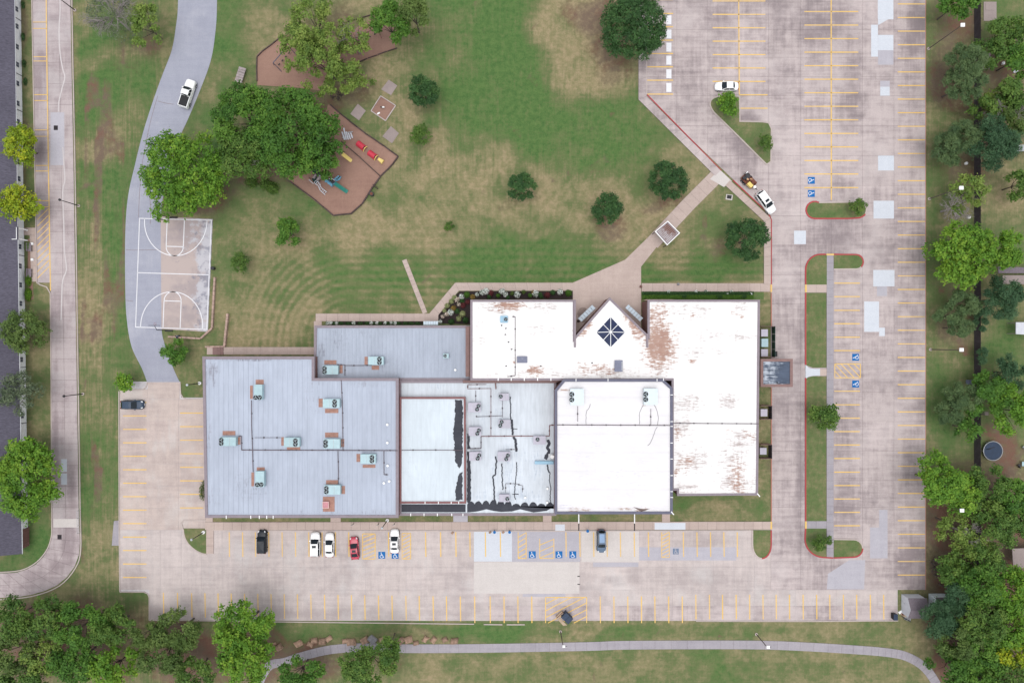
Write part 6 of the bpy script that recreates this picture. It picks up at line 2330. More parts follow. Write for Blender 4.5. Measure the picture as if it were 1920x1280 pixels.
def shed(outer, z0, zr, lab, wm='shed_wall'):
    """outer: base rectangle in ground pixels (x0, y0, x1, y1)"""
    x0, y0, x1, y1 = outer
    (ax, ay), (bx, by) = W(x0, y1), W(x1, y0)
    o = thing("garden_shed", lab, "shed", ((ax + bx) / 2, (ay + by) / 2, 0), 0, "pale sheds at the lot corner")
    w, d = bx - ax, by - ay
    b = MB()
    b.add([(-w / 2, -d / 2, 0), (w / 2, -d / 2, 0), (w / 2, d / 2, 0), (-w / 2, d / 2, 0), (-w / 2, -d / 2, z0), (w / 2, -d / 2, z0), (w / 2, d / 2, z0), (-w / 2, d / 2, z0), (-w / 2, 0, zr), (w / 2, 0, zr)],
          [(0, 1, 5, 4), (1, 2, 6, 9, 5), (2, 3, 7, 6), (3, 0, 4, 8, 7)])
    b.obj('wall', M[wm], o)
    for s_ in (-1, 1):
        b = MB()
        e = .12
        b.add([(-w / 2 - e, s_ * (d / 2 + e), z0 - .05), (w / 2 + e, s_ * (d / 2 + e), z0 - .05), (w / 2 + e, 0, zr + .06), (-w / 2 - e, 0, zr + .06)], [(0, 1, 2, 3) if s_ < 0 else (3, 2, 1, 0)])
        b.v += [(a, c, z - .06) for a, c, z in b.v]
        b.f += [tuple(4 + k for k in b.f[0][::-1])] + [(0, 1, 5, 4), (1, 2, 6, 5), (2, 3, 7, 6), (3, 0, 4, 7)]
        b.obj('roof_slope', M['shed_roof'], o)
    b = MB()
    b.box(-w / 2 - .02, 0, .05, .06, 1.1, 1.9)
    dr = b.obj('door', M['shed_wall'], o)
    b = MB()
    b.box(-w / 2 - .07, .4, 1.0, .05, .08, .12)
    b.obj('handle', M['dark'], dr)
    b = MB()
    b.tube((-w / 2 - .12, 0, zr + .07), (w / 2 + .12, 0, zr + .07), .06, n=6)
    b.obj('ridge_cap', M['shed_roof'], o)
    return o


shed((1690, 1113, 1722, 1148), 2.5, 3.3, "larger pale shed with a grey gable roof at the lot's bottom right corner")
shed((1741, 1112, 1770, 1140), 2.4, 3.1, "smaller pale shed half under the trees right of the larger one", 'teal_pale')
o = thing("wheelie_bin", "black bin at the very corner of the lot beside the larger shed", "bin", (*W(1678.5, 1156, .9), .05))
b = MB()
b.box(0, 0, 0, .72, 1.1, 1.0, taper=1.08)
b.obj('bin', M['black'], o)
b = MB()
b.box(0, 0, 1.0, .82, 1.24, .08)
b.obj('lid', M['tarp'], o)
for i, (x, y, w, h, r_, m, l) in enumerate(((1691, 1145, 1.6, .5, .5, 'white_metal', "white plank in the scrap by the larger shed"), (1695, 1152, 1.5, .7, -.6, 'plywood', "tan board in the scrap by the larger shed"), (1701, 1158, 1.3, .9, -.3, 'steel', "grey metal sheet in the scrap by the larger shed"), (1693, 1149, .8, .5, .2, 'rust_metal', "rusty piece in the scrap by the larger shed"), (1698, 1159, 2.2, .16, -.55, 'dark', "dark pole in the scrap by the larger shed"))):
    b = MB()
    a = W(x, y)
    b.box(a[0], a[1], .02 + .05 * i, w, h, .1, r_)
    b.box(a[0] + .1, a[1] - .1, .12 + .05 * i, w * .5, h * .5, .08, r_ + .5)
    setp(b.obj("scrap_piece", M[m], center=True), l, "scrap", "scrap heap by the shed")
o = thing("trampoline", "round navy trampoline on bare earth beyond the dark fence", "trampoline", (*W(1862, 845, .9), 0))
b = MB()
b.cyl(0, 0, .84, .88, 1.86, 28)
b.obj('mat', M['tarp'], o)
b = MB()
for k in range(28):
    t0, t1 = k * math.pi / 14, (k + 1) * math.pi / 14
    b.tube((1.95 * math.cos(t0), 1.95 * math.sin(t0), .9), (1.95 * math.cos(t1), 1.95 * math.sin(t1), .9), .07, n=5)
b.obj('frame_ring', M['steel'], o)
for k in range(6):
    t = k * math.pi / 3
    b = MB()
    b.tube((1.9 * math.cos(t), 1.9 * math.sin(t), 0), (1.9 * math.cos(t), 1.9 * math.sin(t), .9), .05)
    b.obj('leg', M['steel'], o)
b = MB()
b.box(-.5, .55, .885, 2.0, .12, .02, .25)
b.box(-.9, .4, .885, .9, .14, .02, .1)
b.obj('folded_net', M['black'], o)
o = thing("patio_table", "low glass topped table at the photo's right edge below the trampoline", "table", (*W(1917, 868), 0))
b = MB()
b.box(0, 0, .68, 1.3, .9, .05)
b.obj('table_top', M['teal'], o)
for sx in (-1, 1):
    for sy in (-1, 1):
        b = MB()
        b.tube((sx * .55, sy * .35, 0), (sx * .55, sy * .35, .68), .04)
        b.obj('leg', M['dark'], o)
for x, y, l, m in ((1908, 872, "dark chair left of the glass topped table", 'dark'), (1917, 838, "pale chair at the right edge beside the trampoline yard", 'steel')):
    o = thing("garden_chair", l, "chair", (*W(x, y), 0), .5, "chairs in the trampoline yard")
    b = MB()
    b.box(0, 0, .42, .6, .6, .06)
    b.obj('seat', M[m], o)
    b = MB()
    b.box(-.3, 0, .48, .06, .6, .5)
    b.obj('backrest', M[m], o)
    for sx in (-1, 1):
        for sy in (-1, 1):
            b = MB()
            b.tube((sx * .25, sy * .25, 0), (sx * .25, sy * .25, .42), .03)
            b.obj('leg', M['dark'], o)
# boulders beside the footpath
BL = [(514, 1210, 6, .3, 0, "brown boulder at the shaded left end of the row"), (524, 1212, 12, .6, 0, "tan boulder leaning on the shaded one at the row's left end"), (515, 1205, 5, .2, 0, "small brown stone behind the row's leftmost boulders"), (560, 1205, 12, .5, 0, "tan boulder alone left of the stone cluster"), (582, 1207, 9, -.4, 0, "pale rounded boulder at the cluster's lower left"),
      (590, 1199, 11, .1, 0, "brown boulder at the cluster's upper left"), (605, 1201, 13, 0, 0, "flat square boulder in the cluster's middle"), (617, 1196, 10, .6, 0, "pinkish boulder at the cluster's right end"), (647, 1200, 9, .2, 0, "brown boulder left of a squarer one"), (659, 1202, 14, .1, 0, "squarer tan boulder paired with the brown one"),
      (684, 1199, 13, .5, 0, "brown boulder half sunk left of the grey slab"), (699, 1197, 14, -.7, 1, "grey slab boulder lying at a slant"), (716, 1198, 9, .3, 0, "brown boulder right of the grey slab"), (752, 1200, 12, .8, 0, "orange tan boulder next to the leafy tree"), (766, 1198, 14, .3, 0, "brown weathered boulder right of the orange one"), (780, 1204, 10, .2, 0, "pinkish low boulder near the path edge"),
      (798, 1197, 10, 1.0, 0, "rust streaked boulder fourth from the row's right end"), (813, 1198, 11, .9, 0, "white streaked boulder third from the row's right end"), (834, 1198, 10, .5, 0, "pale square boulder second from the row's right end"), (852, 1200, 12, .0, 0, "pale boulder ending the row on the right")]
for x, y, d, an, gm, l in BL:
    a = W(x, y)
    b = MB()
    r_ = d * S / 2
    n_ = 8
    rr = [r_ * R.uniform(.8, 1.15) for _ in range(n_)]
    vs, fs = [], []
    for z, k in ((-.05, 1.0), (r_ * .55, 1.02), (r_ * .95, .72)):
        for i in range(n_):
            t = 2 * math.pi * i / n_
            q = max(abs(math.cos(t)), abs(math.sin(t)))
            rad = rr[i] * k / (q ** 1.1)
            vs.append((rad * math.cos(t) * 1.1, rad * math.sin(t) * .85, z + R.uniform(-.04, .04)))
    for j in range(2):
        for i in range(n_):
            fs.append((j * n_ + i, j * n_ + (i + 1) % n_, (j + 1) * n_ + (i + 1) % n_, (j + 1) * n_ + i))
    fs.append(tuple(range(2 * n_, 3 * n_)))
    b.add(vs, fs)
    o = b.obj("boulder", M['rock_grey' if gm else 'rock'])
    o.location = (a[0], a[1], 0)
    o.rotation_euler = (0, 0, an)
    setp(o, l, "boulder", "sandstone boulders along the footpath")
# the dark boundary fence
fx = lambda y: 1826.5 + (y - 640) * -.001
fo = thing("boundary_fence", "long dark board fence along the right side behind the trees", "fence", (*W(1826, 640), 0))
fp = MB()
fp.box(0, 0, .05, .05, 2.36, 1.75)
for i in range(12):
    fp.box(-.03, -1.08 + .196 * i, .05, .025, .17, 1.85)
fme = fp.mesh('fence_panel', M['fence'])
pp = MB()
pp.box(0, 0, 0, .12, .12, 2.0)
pme = pp.mesh('fence_post', M['fence'])
y0 = W(0, 1330)[1]
X = W(1826.5, 0)[0] - fo.location.x
k = 0
y = y0
while y < W(0, -60)[1]:
    link_mesh('fence_panel', fme, fo, (X, y + 1.2 - fo.location.y, 0))
    link_mesh('fence_post', pme, fo, (X, y - fo.location.y, 0))
    y += 2.44
# neighbours' slabs, sheds and roofs beyond the fence
for pts, l in ([(1844, 4), (1868, 4), (1868, 40), (1844, 40)], "weathered slab beyond the fence at the top of the photo"), ([(1836, 100), (1857, 100), (1857, 130), (1836, 130)], "grey slab half hidden beside the twin crowned pine"):
    b = MB()
    b.poly(pxs(pts), 0, .08)
    b.poly(pxs(rect(pts[0][0] + 3, pts[0][1] + 3, pts[1][0] - 3, pts[0][1] + 16)), .08, .12)
    setp(b.obj("patio_slab", M['pad'], center=True), l, "patio slab", "slabs beyond the fence")
for pts, m, l, h in ([(1905, 604), (1960, 604), (1960, 630), (1905, 626)], 'shed_wall', "white flat patio roof at the right edge below the dark conifer", 2.6), ([(1872, 500), (1960, 502), (1960, 512), (1872, 512)], 'shed_roof', "dark narrow roof strip right of the biggest bright tree", 2.6), ([(1880, 516), (1960, 516), (1960, 534), (1880, 532)], 'pad', "grey roof strip below the dark narrow one at the right edge", 2.4), ([(1905, 272), (1960, 270), (1960, 282), (1905, 284)], 'steel', "grey metal roof edge right of the dark cedar", 2.6), ([(1900, 70), (1960, 60), (1960, 78), (1905, 84)], 'trim_brown', "brown roof corner at the right edge near the top", 2.6), ([(1898, 1028), (1960, 1026), (1960, 1066), (1900, 1064)], 'pad', "grey flat roof at the right edge among the lower trees", 2.5):
    o = thing("patio_roof", l, "patio roof", (*W(sum(p[0] for p in pts) / 4, sum(p[1] for p in pts) / 4), 0), 0, "neighbours' roofs at the right edge")
    b = MB()
    b.poly(pxs(pts, h), h - .15, h, True)
    b.obj('roof', M[m], o, world=True)
    for p in pts:
        q = W(*p, h)
        c_ = (sum(W(*r_, h)[0] for r_ in pts) / 4, sum(W(*r_, h)[1] for r_ in pts) / 4)
        b = MB()
        b.box(q[0] + (c_[0] - q[0]) * .1, q[1] + (c_[1] - q[1]) * .1, 0, .14, .14, h - .16)
        b.obj('post', M['wood'], o, world=True)
b = MB()
a = W(1904, 128)
for i in range(5):
    b.tube((a[0] - .5 + .1 * i, a[1] - .6, .05 + .08 * i), (a[0] + .1 + .12 * i, a[1] + 1.5, .1 + .1 * i), .05)
b.box(a[0] - .1, a[1] - .3, .02, 1.0, 1.3, .12, .2)
setp(b.obj("junk_pile", M['shed_wall'], center=True), "pale boards and poles piled in the yard beyond the pine", "junk pile")
for x, y, l in ((1879, 120, "small pale bucket in the yard right of the twin crowned pine"), (1815, 408, "small white pot by the fence below the pale green tree"), (1810, 307, "small white pot in the grass under the two lobed pine"), (1886, 494, "white domed pot beside the biggest bright tree")):
    b = MB()
    a = W(x, y)
    b.cyl(a[0], a[1], 0, .4, .26, 10, .32)
    b.dome(a[0], a[1], .4, .32, .32, .12, 10, 2)
    setp(b.obj("plant_pot", M['white_metal'], center=True), l, "pot", "pots along the far fence")
b = MB()
a = W(1816, 716)
b.box(a[0], a[1], 0, 1.1, .9, .8)
b.box(a[0] - .1, a[1] + .1, .8, .7, .5, .2)
setp(b.obj("utility_cabinet", M['hatch'], center=True), "slate grey utility box at the fence above the olive pine", "utility box")
b = MB()
a = W(1836, 773)
b.box(a[0], a[1], 0, .6, .6, 2.0)
b.box(a[0], a[1], 2.0, .7, .7, .08)
setp(b.obj("gate_post", M['pad'], center=True), "grey gate post in the dark fence above the trampoline", "gate post")
b = MB()
b.poly(pxs([(214, 976), (224, 975), (224, 1022), (210, 1022), (212, 998)]), 0, .1)
b.poly(pxs([(214, 978), (222, 978), (222, 994), (214, 994)]), .1, .14)
setp(b.obj("drain_apron", M['pave_path'], center=True), "concrete drain apron on the west lot's left kerb", "drain apron")
b = MB()
for k in range(4):
    a = W(150.5 + k * .2, 955 + 14 * k)
    b.tube((a[0], a[1], 0), (a[0], a[1], 1.1), .04)
for k in range(3):
    for z in (.6, 1.05):
        b.tube((*W(150.5 + k * .2, 955 + 14 * k), z), (*W(150.7 + k * .2, 969 + 14 * k), z), .03)
setp(b.obj("road_railing", M['steel'], center=True), "thin steel railing along the west road's lower bend", "railing")
# two white lights on the parked strip by the long building
for x, y, l in ((62, 457.5, "upper"), (62.5, 487, "lower")):
    b = MB()
    a = W(x, y)
    b.box(a[0], a[1], .1, .45, .5, .35)
    b.cyl(a[0], a[1], .45, .5, .15, 8)
    setp(b.obj("path_light", M['white_metal'], center=True), "small white box light on the walk by the long building, %s one" % l, "path light", "white box lights on the walk")
for yy, l in ((452, "upper"), (500, "lower")):
    o = thing("park_bench", "dark slatted bench on the walk by the long building, %s one" % l, "bench", (*W(59.5, yy + 12), .1), 0, "benches on the west walk")
    for k in range(3):
        b = MB()
        b.box(-.2 + .2 * k, 0, .42, .17, 1.7, .05)
        b.obj('seat_slat', M['trim'], o)
    b = MB()
    b.box(-.36, 0, .5, .05, 1.7, .45)
    b.obj('backrest', M['trim'], o)
    for s_ in (-1, 1):
        b = MB()
        b.box(0, s_ * .7, 0, .5, .06, .42)
        b.obj('leg', M['dark'], o)
# hand rails beside the entrance
for i, (x, y) in enumerate(((1109, 578), (1084, 602))):
    b = MB()
    a = W(x, y)
    b.cyl(a[0], a[1], .045, .55, .22, 10, .3)
    b.dome(a[0], a[1], .55, .34, .3, .35, 8, 3)
    setp(b.obj("planter", M['timber'], center=True), "dark planter by the left entrance awning, %s one" % ("upper" if i == 0 else "lower"), "planter", "planters by the entrance")
b = MB()
b.poly([(W(1093, 588)[0] + 1.15 * math.cos(t * .3142) * (1 + .08 * math.sin(t * 2.1)), W(1093, 588)[1] + 1.3 * math.sin(t * .3142)) for t in range(20)], None, .05)
b.poly(pxs([(1088, 592), (1098, 590), (1102, 606), (1090, 604)]), None, .0505)
b.obj('damp_stain', plain('damp_concrete', A(168, 150, 142), .85), plaza)
for x, y, l in ((1201, 537.5, "small brown urn at the plaza's right corner by the walk"), (1271, 533, "pale grassy clump at the walk's edge")):
    b = MB()
    a = W(x, y)
    b.cyl(a[0], a[1], .03, .4, .14, 8, .24)
    b.dome(a[0], a[1], .4, .3, .3, .2, 8, 2)
    setp(b.obj("urn", M['brick'] if x < 1210 else M['rock_grey'], center=True), l, "urn")

# ------------------------------------------------------------------ the person sitting on the low wall by the court
def person(px, py, face, label):
    a = W(px, py)
    o = thing("person", label, "person", (a[0], a[1], 0.5), face)
    # seated on a 0.5 m wall; +x forward, z up from the seat
    J = [(0, 0, .10), (0, 0, .34), (0.02, 0, .52), (.03, 0, .60),
         (.02, .12, .08), (.44, .13, .08), (.46, .14, -.36), (.60, .15, -.44),
         (.02, -.12, .08), (.44, -.13, .08), (.46, -.14, -.36), (.60, -.15, -.44),
         (.02, .19, .47), (.06, .25, .22), (.26, .16, .12),
         (.02, -.19, .47), (.06, -.25, .22), (.26, -.16, .12)]
    E = [(0, 1), (1, 2), (2, 3), (0, 4), (4, 5), (5, 6), (6, 7), (0, 8), (8, 9), (9, 10), (10, 11), (2, 12), (12, 13), (13, 14), (2, 15), (15, 16), (16, 17)]
    rad = [.15, .15, .13, .06, .10, .075, .05, .045, .10, .075, .05, .045, .065, .05, .04, .065, .05, .04]
    me_ = bpy.data.meshes.new('body')
    me_.from_pydata(J, E, [])
    me_.materials.append(M['cloth_grey'])
    bo = link_mesh('body', me_, o)
    md = bo.modifiers.new('skin', 'SKIN')
    sv = me_.skin_vertices[0].data
    for i, r_ in enumerate(rad):
        sv[i].radius = (r_, r_)
    sv[0].use_root = True
    bo.modifiers.new('sub', 'SUBSURF').levels = 1
    b = MB()
    b.dome(.05, 0, .72, .095, .08, .12, 12, 5)
    b.v += [(x, y, .72 - (z - .72) * 1.0) for x, y, z in b.v[:]]
    n0 = len(b.v) // 2
    b.f += [tuple(n0 + k for k in f[::-1]) for f in b.f[:]]
    b.tube((.13, 0, .72), (.165, 0, .69), .02, .015, 5)
    for s_ in (-1, 1):
        b.tube((.05, s_ * .075, .72), (.05, s_ * .095, .72), .03, n=6)
    b.obj('head', M['skin'], o)
    b = MB()
    b.dome(.035, 0, .735, .105, .095, .125, 12, 4)
    b.obj('hair', M['black'], o)
    for s_ in (-1, 1):
        h = MB()
        h.box(.31, s_ * .155, .085, .1, .08, .03)
        for k in range(4):
            h.tube((.35, s_ * .155 + (-.03 + .02 * k), .10), (.42 - .01 * abs(k - 1), s_ * .155 + (-.03 + .02 * k), .085), .0095, .007, 5)
        h.tube((.30, s_ * .12, .10), (.35, s_ * .10, .09), .011, .008, 5)
        h.obj('hand', M['skin'], o)
        h = MB()
        h.box(.60, s_ * .145, -.5, .26, .1, .08)
        h.obj('shoe', M['black'], o)
        h = MB()
        h.tube((.05, s_ * .12, .085), (.44, s_ * .13, .085), .105, .085, 8)
        h.tube((.44, s_ * .13, .085), (.46, s_ * .14, -.36), .082, .06, 8)
        h.obj('trouser_leg', M['cloth_dark'], o)
    return o


person(335, 629.5, math.radians(-95), "person with dark hair and grey clothes sitting on the low brick wall by the court")
b = MB()
a = W(338.5, 629.5)
b.box(a[0], a[1], .5, .35, .28, .4, .3, .8)
b.tube((a[0], a[1] - .14, .6), (a[0], a[1] - .14, .85), .05)
setp(b.obj("backpack", M['cloth_dark'], center=True), "dark backpack on the low brick wall beside the seated person", "backpack")

# ------------------------------------------------------------------ trees
def leafmat(name, dark, mid, light, trans=0.2):
    n = N(name, 0.62, 0.25)
    t = n.attr("tint")
    t = n.ma('ADD', t, n.ma('MULTIPLY', n.ma('SUBTRACT', n.rnd(), 0.5), 0.12))
    dark, mid, light = (tuple(v * 1.3 for v in q) for q in (dark, mid, light))
    c = n.mix(n.mr(t, 0.0, 0.5, smooth=False), c4(dark), c4(mid))
    c = n.mix(n.mr(t, 0.5, 1.0, smooth=False), c, c4(light))
    n.done(c)
    tr = n.t.nodes.new('ShaderNodeBsdfTranslucent')
    n.put(tr.inputs[0], c)
    mx = n.t.nodes.new('ShaderNodeMixShader')
    mx.inputs[0].default_value = trans
    n.t.links.new(n.b.outputs[0], mx.inputs[1])
    n.t.links.new(tr.outputs[0], mx.inputs[2])
    n.t.links.new(mx.outputs[0], n.out.inputs['Surface'])
    return n.m


LM = {
    'oak': leafmat('leaf_oak', (.016, .044, .014), (.028, .074, .020), (.052, .112, .030)),
    'bright': leafmat('leaf_bright', (.040, .105, .010), (.078, .170, .014), (.150, .240, .022)),
    'green': leafmat('leaf_green', (.026, .074, .010), (.048, .118, .014), (.090, .172, .022)),
    'yellow': leafmat('leaf_yellow', (.085, .140, .008), (.160, .225, .010), (.290, .305, .012)),
    'olive': leafmat('leaf_olive', (.036, .068, .014), (.062, .104, .022), (.105, .150, .036)),
    'pine': leafmat('leaf_pine', (.034, .066, .026), (.062, .104, .038), (.100, .146, .054)),
    'cedar': leafmat('leaf_cedar', (.016, .046, .020), (.032, .076, .032), (.060, .114, .050)),
    'mid': leafmat('leaf_mid', (.028, .070, .012), (.056, .112, .018), (.105, .165, .030)),
    'loose': leafmat('leaf_loose', (.062, .110, .020), (.112, .172, .030), (.185, .232, .052)),
    'grey': leafmat('leaf_grey', (.050, .074, .040), (.080, .104, .058), (.115, .140, .078)),
    'white': leafmat('petal_white', (.30, .36, .26), (.55, .60, .55), (.80, .80, .80)),
    'pinkp': leafmat('petal_blush', (.24, .20, .16), (.45, .34, .30), (.70, .58, .52)),
    'redp': leafmat('leaf_red', (.05, .014, .016), (.10, .022, .026), (.20, .05, .045)),
    'ochre': leafmat('leaf_ochre', (.10, .07, .02), (.20, .13, .03), (.34, .24, .07)),
    'palef': leafmat('leaf_pale', (.10, .13, .05), (.22, .25, .11), (.42, .42, .22)),
}
# kind: material, lobes per 100 m2, lobe size range (of R), leaf length, layers of leaf cover, leaves per cluster, upright aspect, roughness of outline
KT = {
    'oak': ('oak', 40, (.22, .30), .32, 10.0, 10, 1.5, .0),
    'bright': ('bright', 11, (.20, .38), .46, 9.0, 14, 1.5, .24),
    'green': ('green', 9, (.18, .36), .48, 9.5, 14, 1.6, .22),
    'yellow': ('yellow', 16, (.24, .42), .42, 7.5, 12, 1.5, .28),
    'olive': ('olive', 17, (.22, .36), .36, 8.0, 12, 1.5, .15),
    'pine': ('pine', 20, (.20, .36), .34, 8.0, 16, 2.6, .18),
    'cedar': ('cedar', 18, (.18, .34), .38, 8.5, 12, 2.6, .22),
    'mid': ('mid', 12, (.20, .36), .42, 8.0, 12, 1.6, .24),
    'loose': ('loose', 16, (.14, .28), .42, 4.4, 12, 1.6, .32),
    'grey': ('grey', 14, (.22, .36), .36, 3.4, 10, 1.8, .2),
    'young': ('mid', 90, (.24, .42), .32, 6.5, 10, 1.6, .26),
}


def leaves(pts, nrm, tint, size, aspect, rng):
    n = len(pts)
    a = rng.normal(size=(n, 3))
    u = np.cross(nrm, a)
    u /= np.linalg.norm(u, axis=1, keepdims=True) + 1e-9
    v = np.cross(nrm, u)
    l = size * (.45 + .95 * rng.random((n, 1)) ** 1.3) * .5
    w = l / aspect
    V = np.stack([pts - u * l, pts + v * w - nrm * l * .12, pts + u * l, pts - v * w - nrm * l * .12], 1).reshape(-1, 3)
    return V, tint


def leafmesh(name, V, tint, mat):
    n = len(V) // 4
    m = bpy.data.meshes.new(name)
    m.vertices.add(len(V))
    m.vertices.foreach_set('co', V.astype(np.float32).ravel())
    m.loops.add(n * 4)
    m.loops.foreach_set('vertex_index', np.arange(n * 4, dtype=np.int32))
    m.polygons.add(n)
    m.polygons.foreach_set('loop_start', np.arange(0, n * 4, 4, dtype=np.int32))
    at = m.attributes.new("tint", 'FLOAT', 'FACE')
    at.data.foreach_set('value', tint.astype(np.float32))
    m.materials.append(mat)
    m.update()
    return m


def crown_arrays(Rx, Ry, z0, zh, kind, rng, leafscale=1.0, hollow=0.0):
    """leaf clumps on lobes spread through a domed crown; z0 = underside, zh = depth"""
    mat, dens, (l0, l1), leaf, cover, per, asp, rough = KT[kind]
    R_ = math.sqrt(Rx * Ry)
    area = math.pi * Rx * Ry
    leaf = leaf * leafscale
    if R_ < 2.2:
        leaf *= max(.55, R_ / 2.2)
    nl = int(max(7, min(90, dens * area / 100 + 6)))
    # lobe centres: spread evenly by best candidate
    cs = []
    for i in range(nl):
        best, bd = None, -1
        if i == 0:
            cs.append((np.zeros(2), rng.uniform(l0, l1)))
            continue
        for _ in range(7):
            t, r_ = rng.uniform(0, 2 * math.pi), math.sqrt(rng.uniform(hollow, 1))
            p = np.array([math.cos(t) * r_, math.sin(t) * r_])
            d = min((np.linalg.norm(p - q[0]) for q in cs), default=9)
            if d > bd:
                best, bd = p, d
        k = rng.uniform(l0, l1) * (1.0 if nl < 25 else .8)
        cs.append((best * (1 - k * .75) * rng.uniform(1 - rough * 1.3, 1 + rough * .7), k))
    total = int(1.3 * cover * area / (leaf * leaf / asp * .5) * .5)
    wts = np.array([c[1] ** 2 for c in cs])
    wts /= wts.sum()
    P, NN, T = [], [], []
    for (c, k), w in zip(cs, wts):
        n_ = max(per, int(total * w))
        m_ = max(1, n_ // per)
        rr = np.linalg.norm(c)
        zc = z0 + zh * (.18 + .72 * math.sqrt(max(0, 1 - min(1, rr) ** 2)) * rng.uniform(.66, 1.1))
        rl = k * R_
        d = rng.normal(size=(m_, 3))
        d[:, 2] = np.abs(d[:, 2]) * 1.0 - .1
        d /= np.linalg.norm(d, axis=1, keepdims=True)
        rad = rl * rng.uniform(.55, 1.08, (m_, 1))
        cc = d * rad * np.array([1, 1, 1.15]) + np.array([c[0] * Rx, c[1] * Ry, zc - rl * .6])
        ltint = rng.normal(.5, .13)
        ct = ltint + rng.normal(0, .17, m_)
        pts = np.repeat(cc, per, 0) + rng.normal(0, leaf * .62, (m_ * per, 3)) * np.array([1, 1, .7])
        nn = np.repeat(d, per, 0) * .7 + np.array([0, 0, .6]) + rng.normal(0, .42, (m_ * per, 3))
        nn /= np.linalg.norm(nn, axis=1, keepdims=True)
        P.append(pts)
        NN.append(nn)
        T.append(np.repeat(ct, per) + rng.normal(0, .10, m_ * per))
    V, t = leaves(np.concatenate(P), np.concatenate(NN), np.clip(np.concatenate(T), 0, 1), leaf, asp, rng)
    return V, t, mat, cs, leaf


def tree(label, px, py, r, h, kind, ry=None, group=None, name="tree", trunkm='bark', under=.14, bare=0, hollow=0.0):
    zm = h * .7
    k = S * (H - zm) / H
    x, y = W(px, py, zm)
    Rx, Ry = r * k, (ry or r) * k
    o = thing(name, label, "tree" if name != "shrub" else "shrub", (x, y, 0), 0, group)
    rng = np.random.default_rng(int(px * 7 + py * 13 + r))
    z0 = h * under
    V, t, mat, cs, leaf = crown_arrays(Rx, Ry, z0, h - z0, kind, rng, hollow=hollow)
    link_mesh('crown', leafmesh('crown', V, t, LM[mat]), o)
    b = MB()
    rt = max(.05, min(.42, .04 * (Rx + Ry) * .5 + .03))
    b.tube((0, 0, 0), (rt * .4, rt * .3, z0 + (h - z0) * .25), rt, rt * .6, 8)
    b.obj('trunk', M[trunkm], o)
    b = MB()
    z1 = z0 + (h - z0) * .2
    pick = list(range(len(cs)))
    rng.shuffle(pick)
    for i in pick[:min(len(cs), 9 + bare)]:
        c = cs[i][0]
        e = (c[0] * Rx, c[1] * Ry, z0 + (h - z0) * (.55 + .2 * rng.random()))
        mid = (e[0] * .45 + rng.normal(0, .15), e[1] * .45 + rng.normal(0, .15), z1 + (e[2] - z1) * .55)
        b.tube((0, 0, z1), mid, rt * .42, rt * .26, 5)
        b.tube(mid, e, rt * .26, rt * .08, 4)
    b.obj('limb', M[trunkm], o)
    if bare:
        add_twigs(o, Rx, Ry, z0, h, bare, rng)
    return o


def twig(b, p, d, L, r, depth, rng):
    q = p + d * L
    b.tube(p, q, r, r * .6, 4, caps=False)
    if depth == 0:
        return
    for _ in range(3 if depth > 1 else 4):
        nd = d * .75 + rng.normal(0, .42, 3)
        nd /= np.linalg.norm(nd)
        t = rng.uniform(.55, 1.0)
        twig(b, p + d * L * t, nd, L * rng.uniform(.5, .75), r * .55, depth - 1, rng)


def add_twigs(o, Rx, Ry, z0, h, n_, rng, z=None, m='bark_pale', name='bare_branch'):
    b = MB()
    for i in range(n_):
        t = rng.uniform(0, 2 * math.pi)
        d = np.array([math.cos(t) * Rx, math.sin(t) * Ry, (h - z0) * .5])
        L = np.linalg.norm(d) * .42
        twig(b, np.array([d[0] * .15, d[1] * .15, z0 + (h - z0) * .55]), d / np.linalg.norm(d), L, .09, 3, rng)
    return b.obj(name, M[m], o)


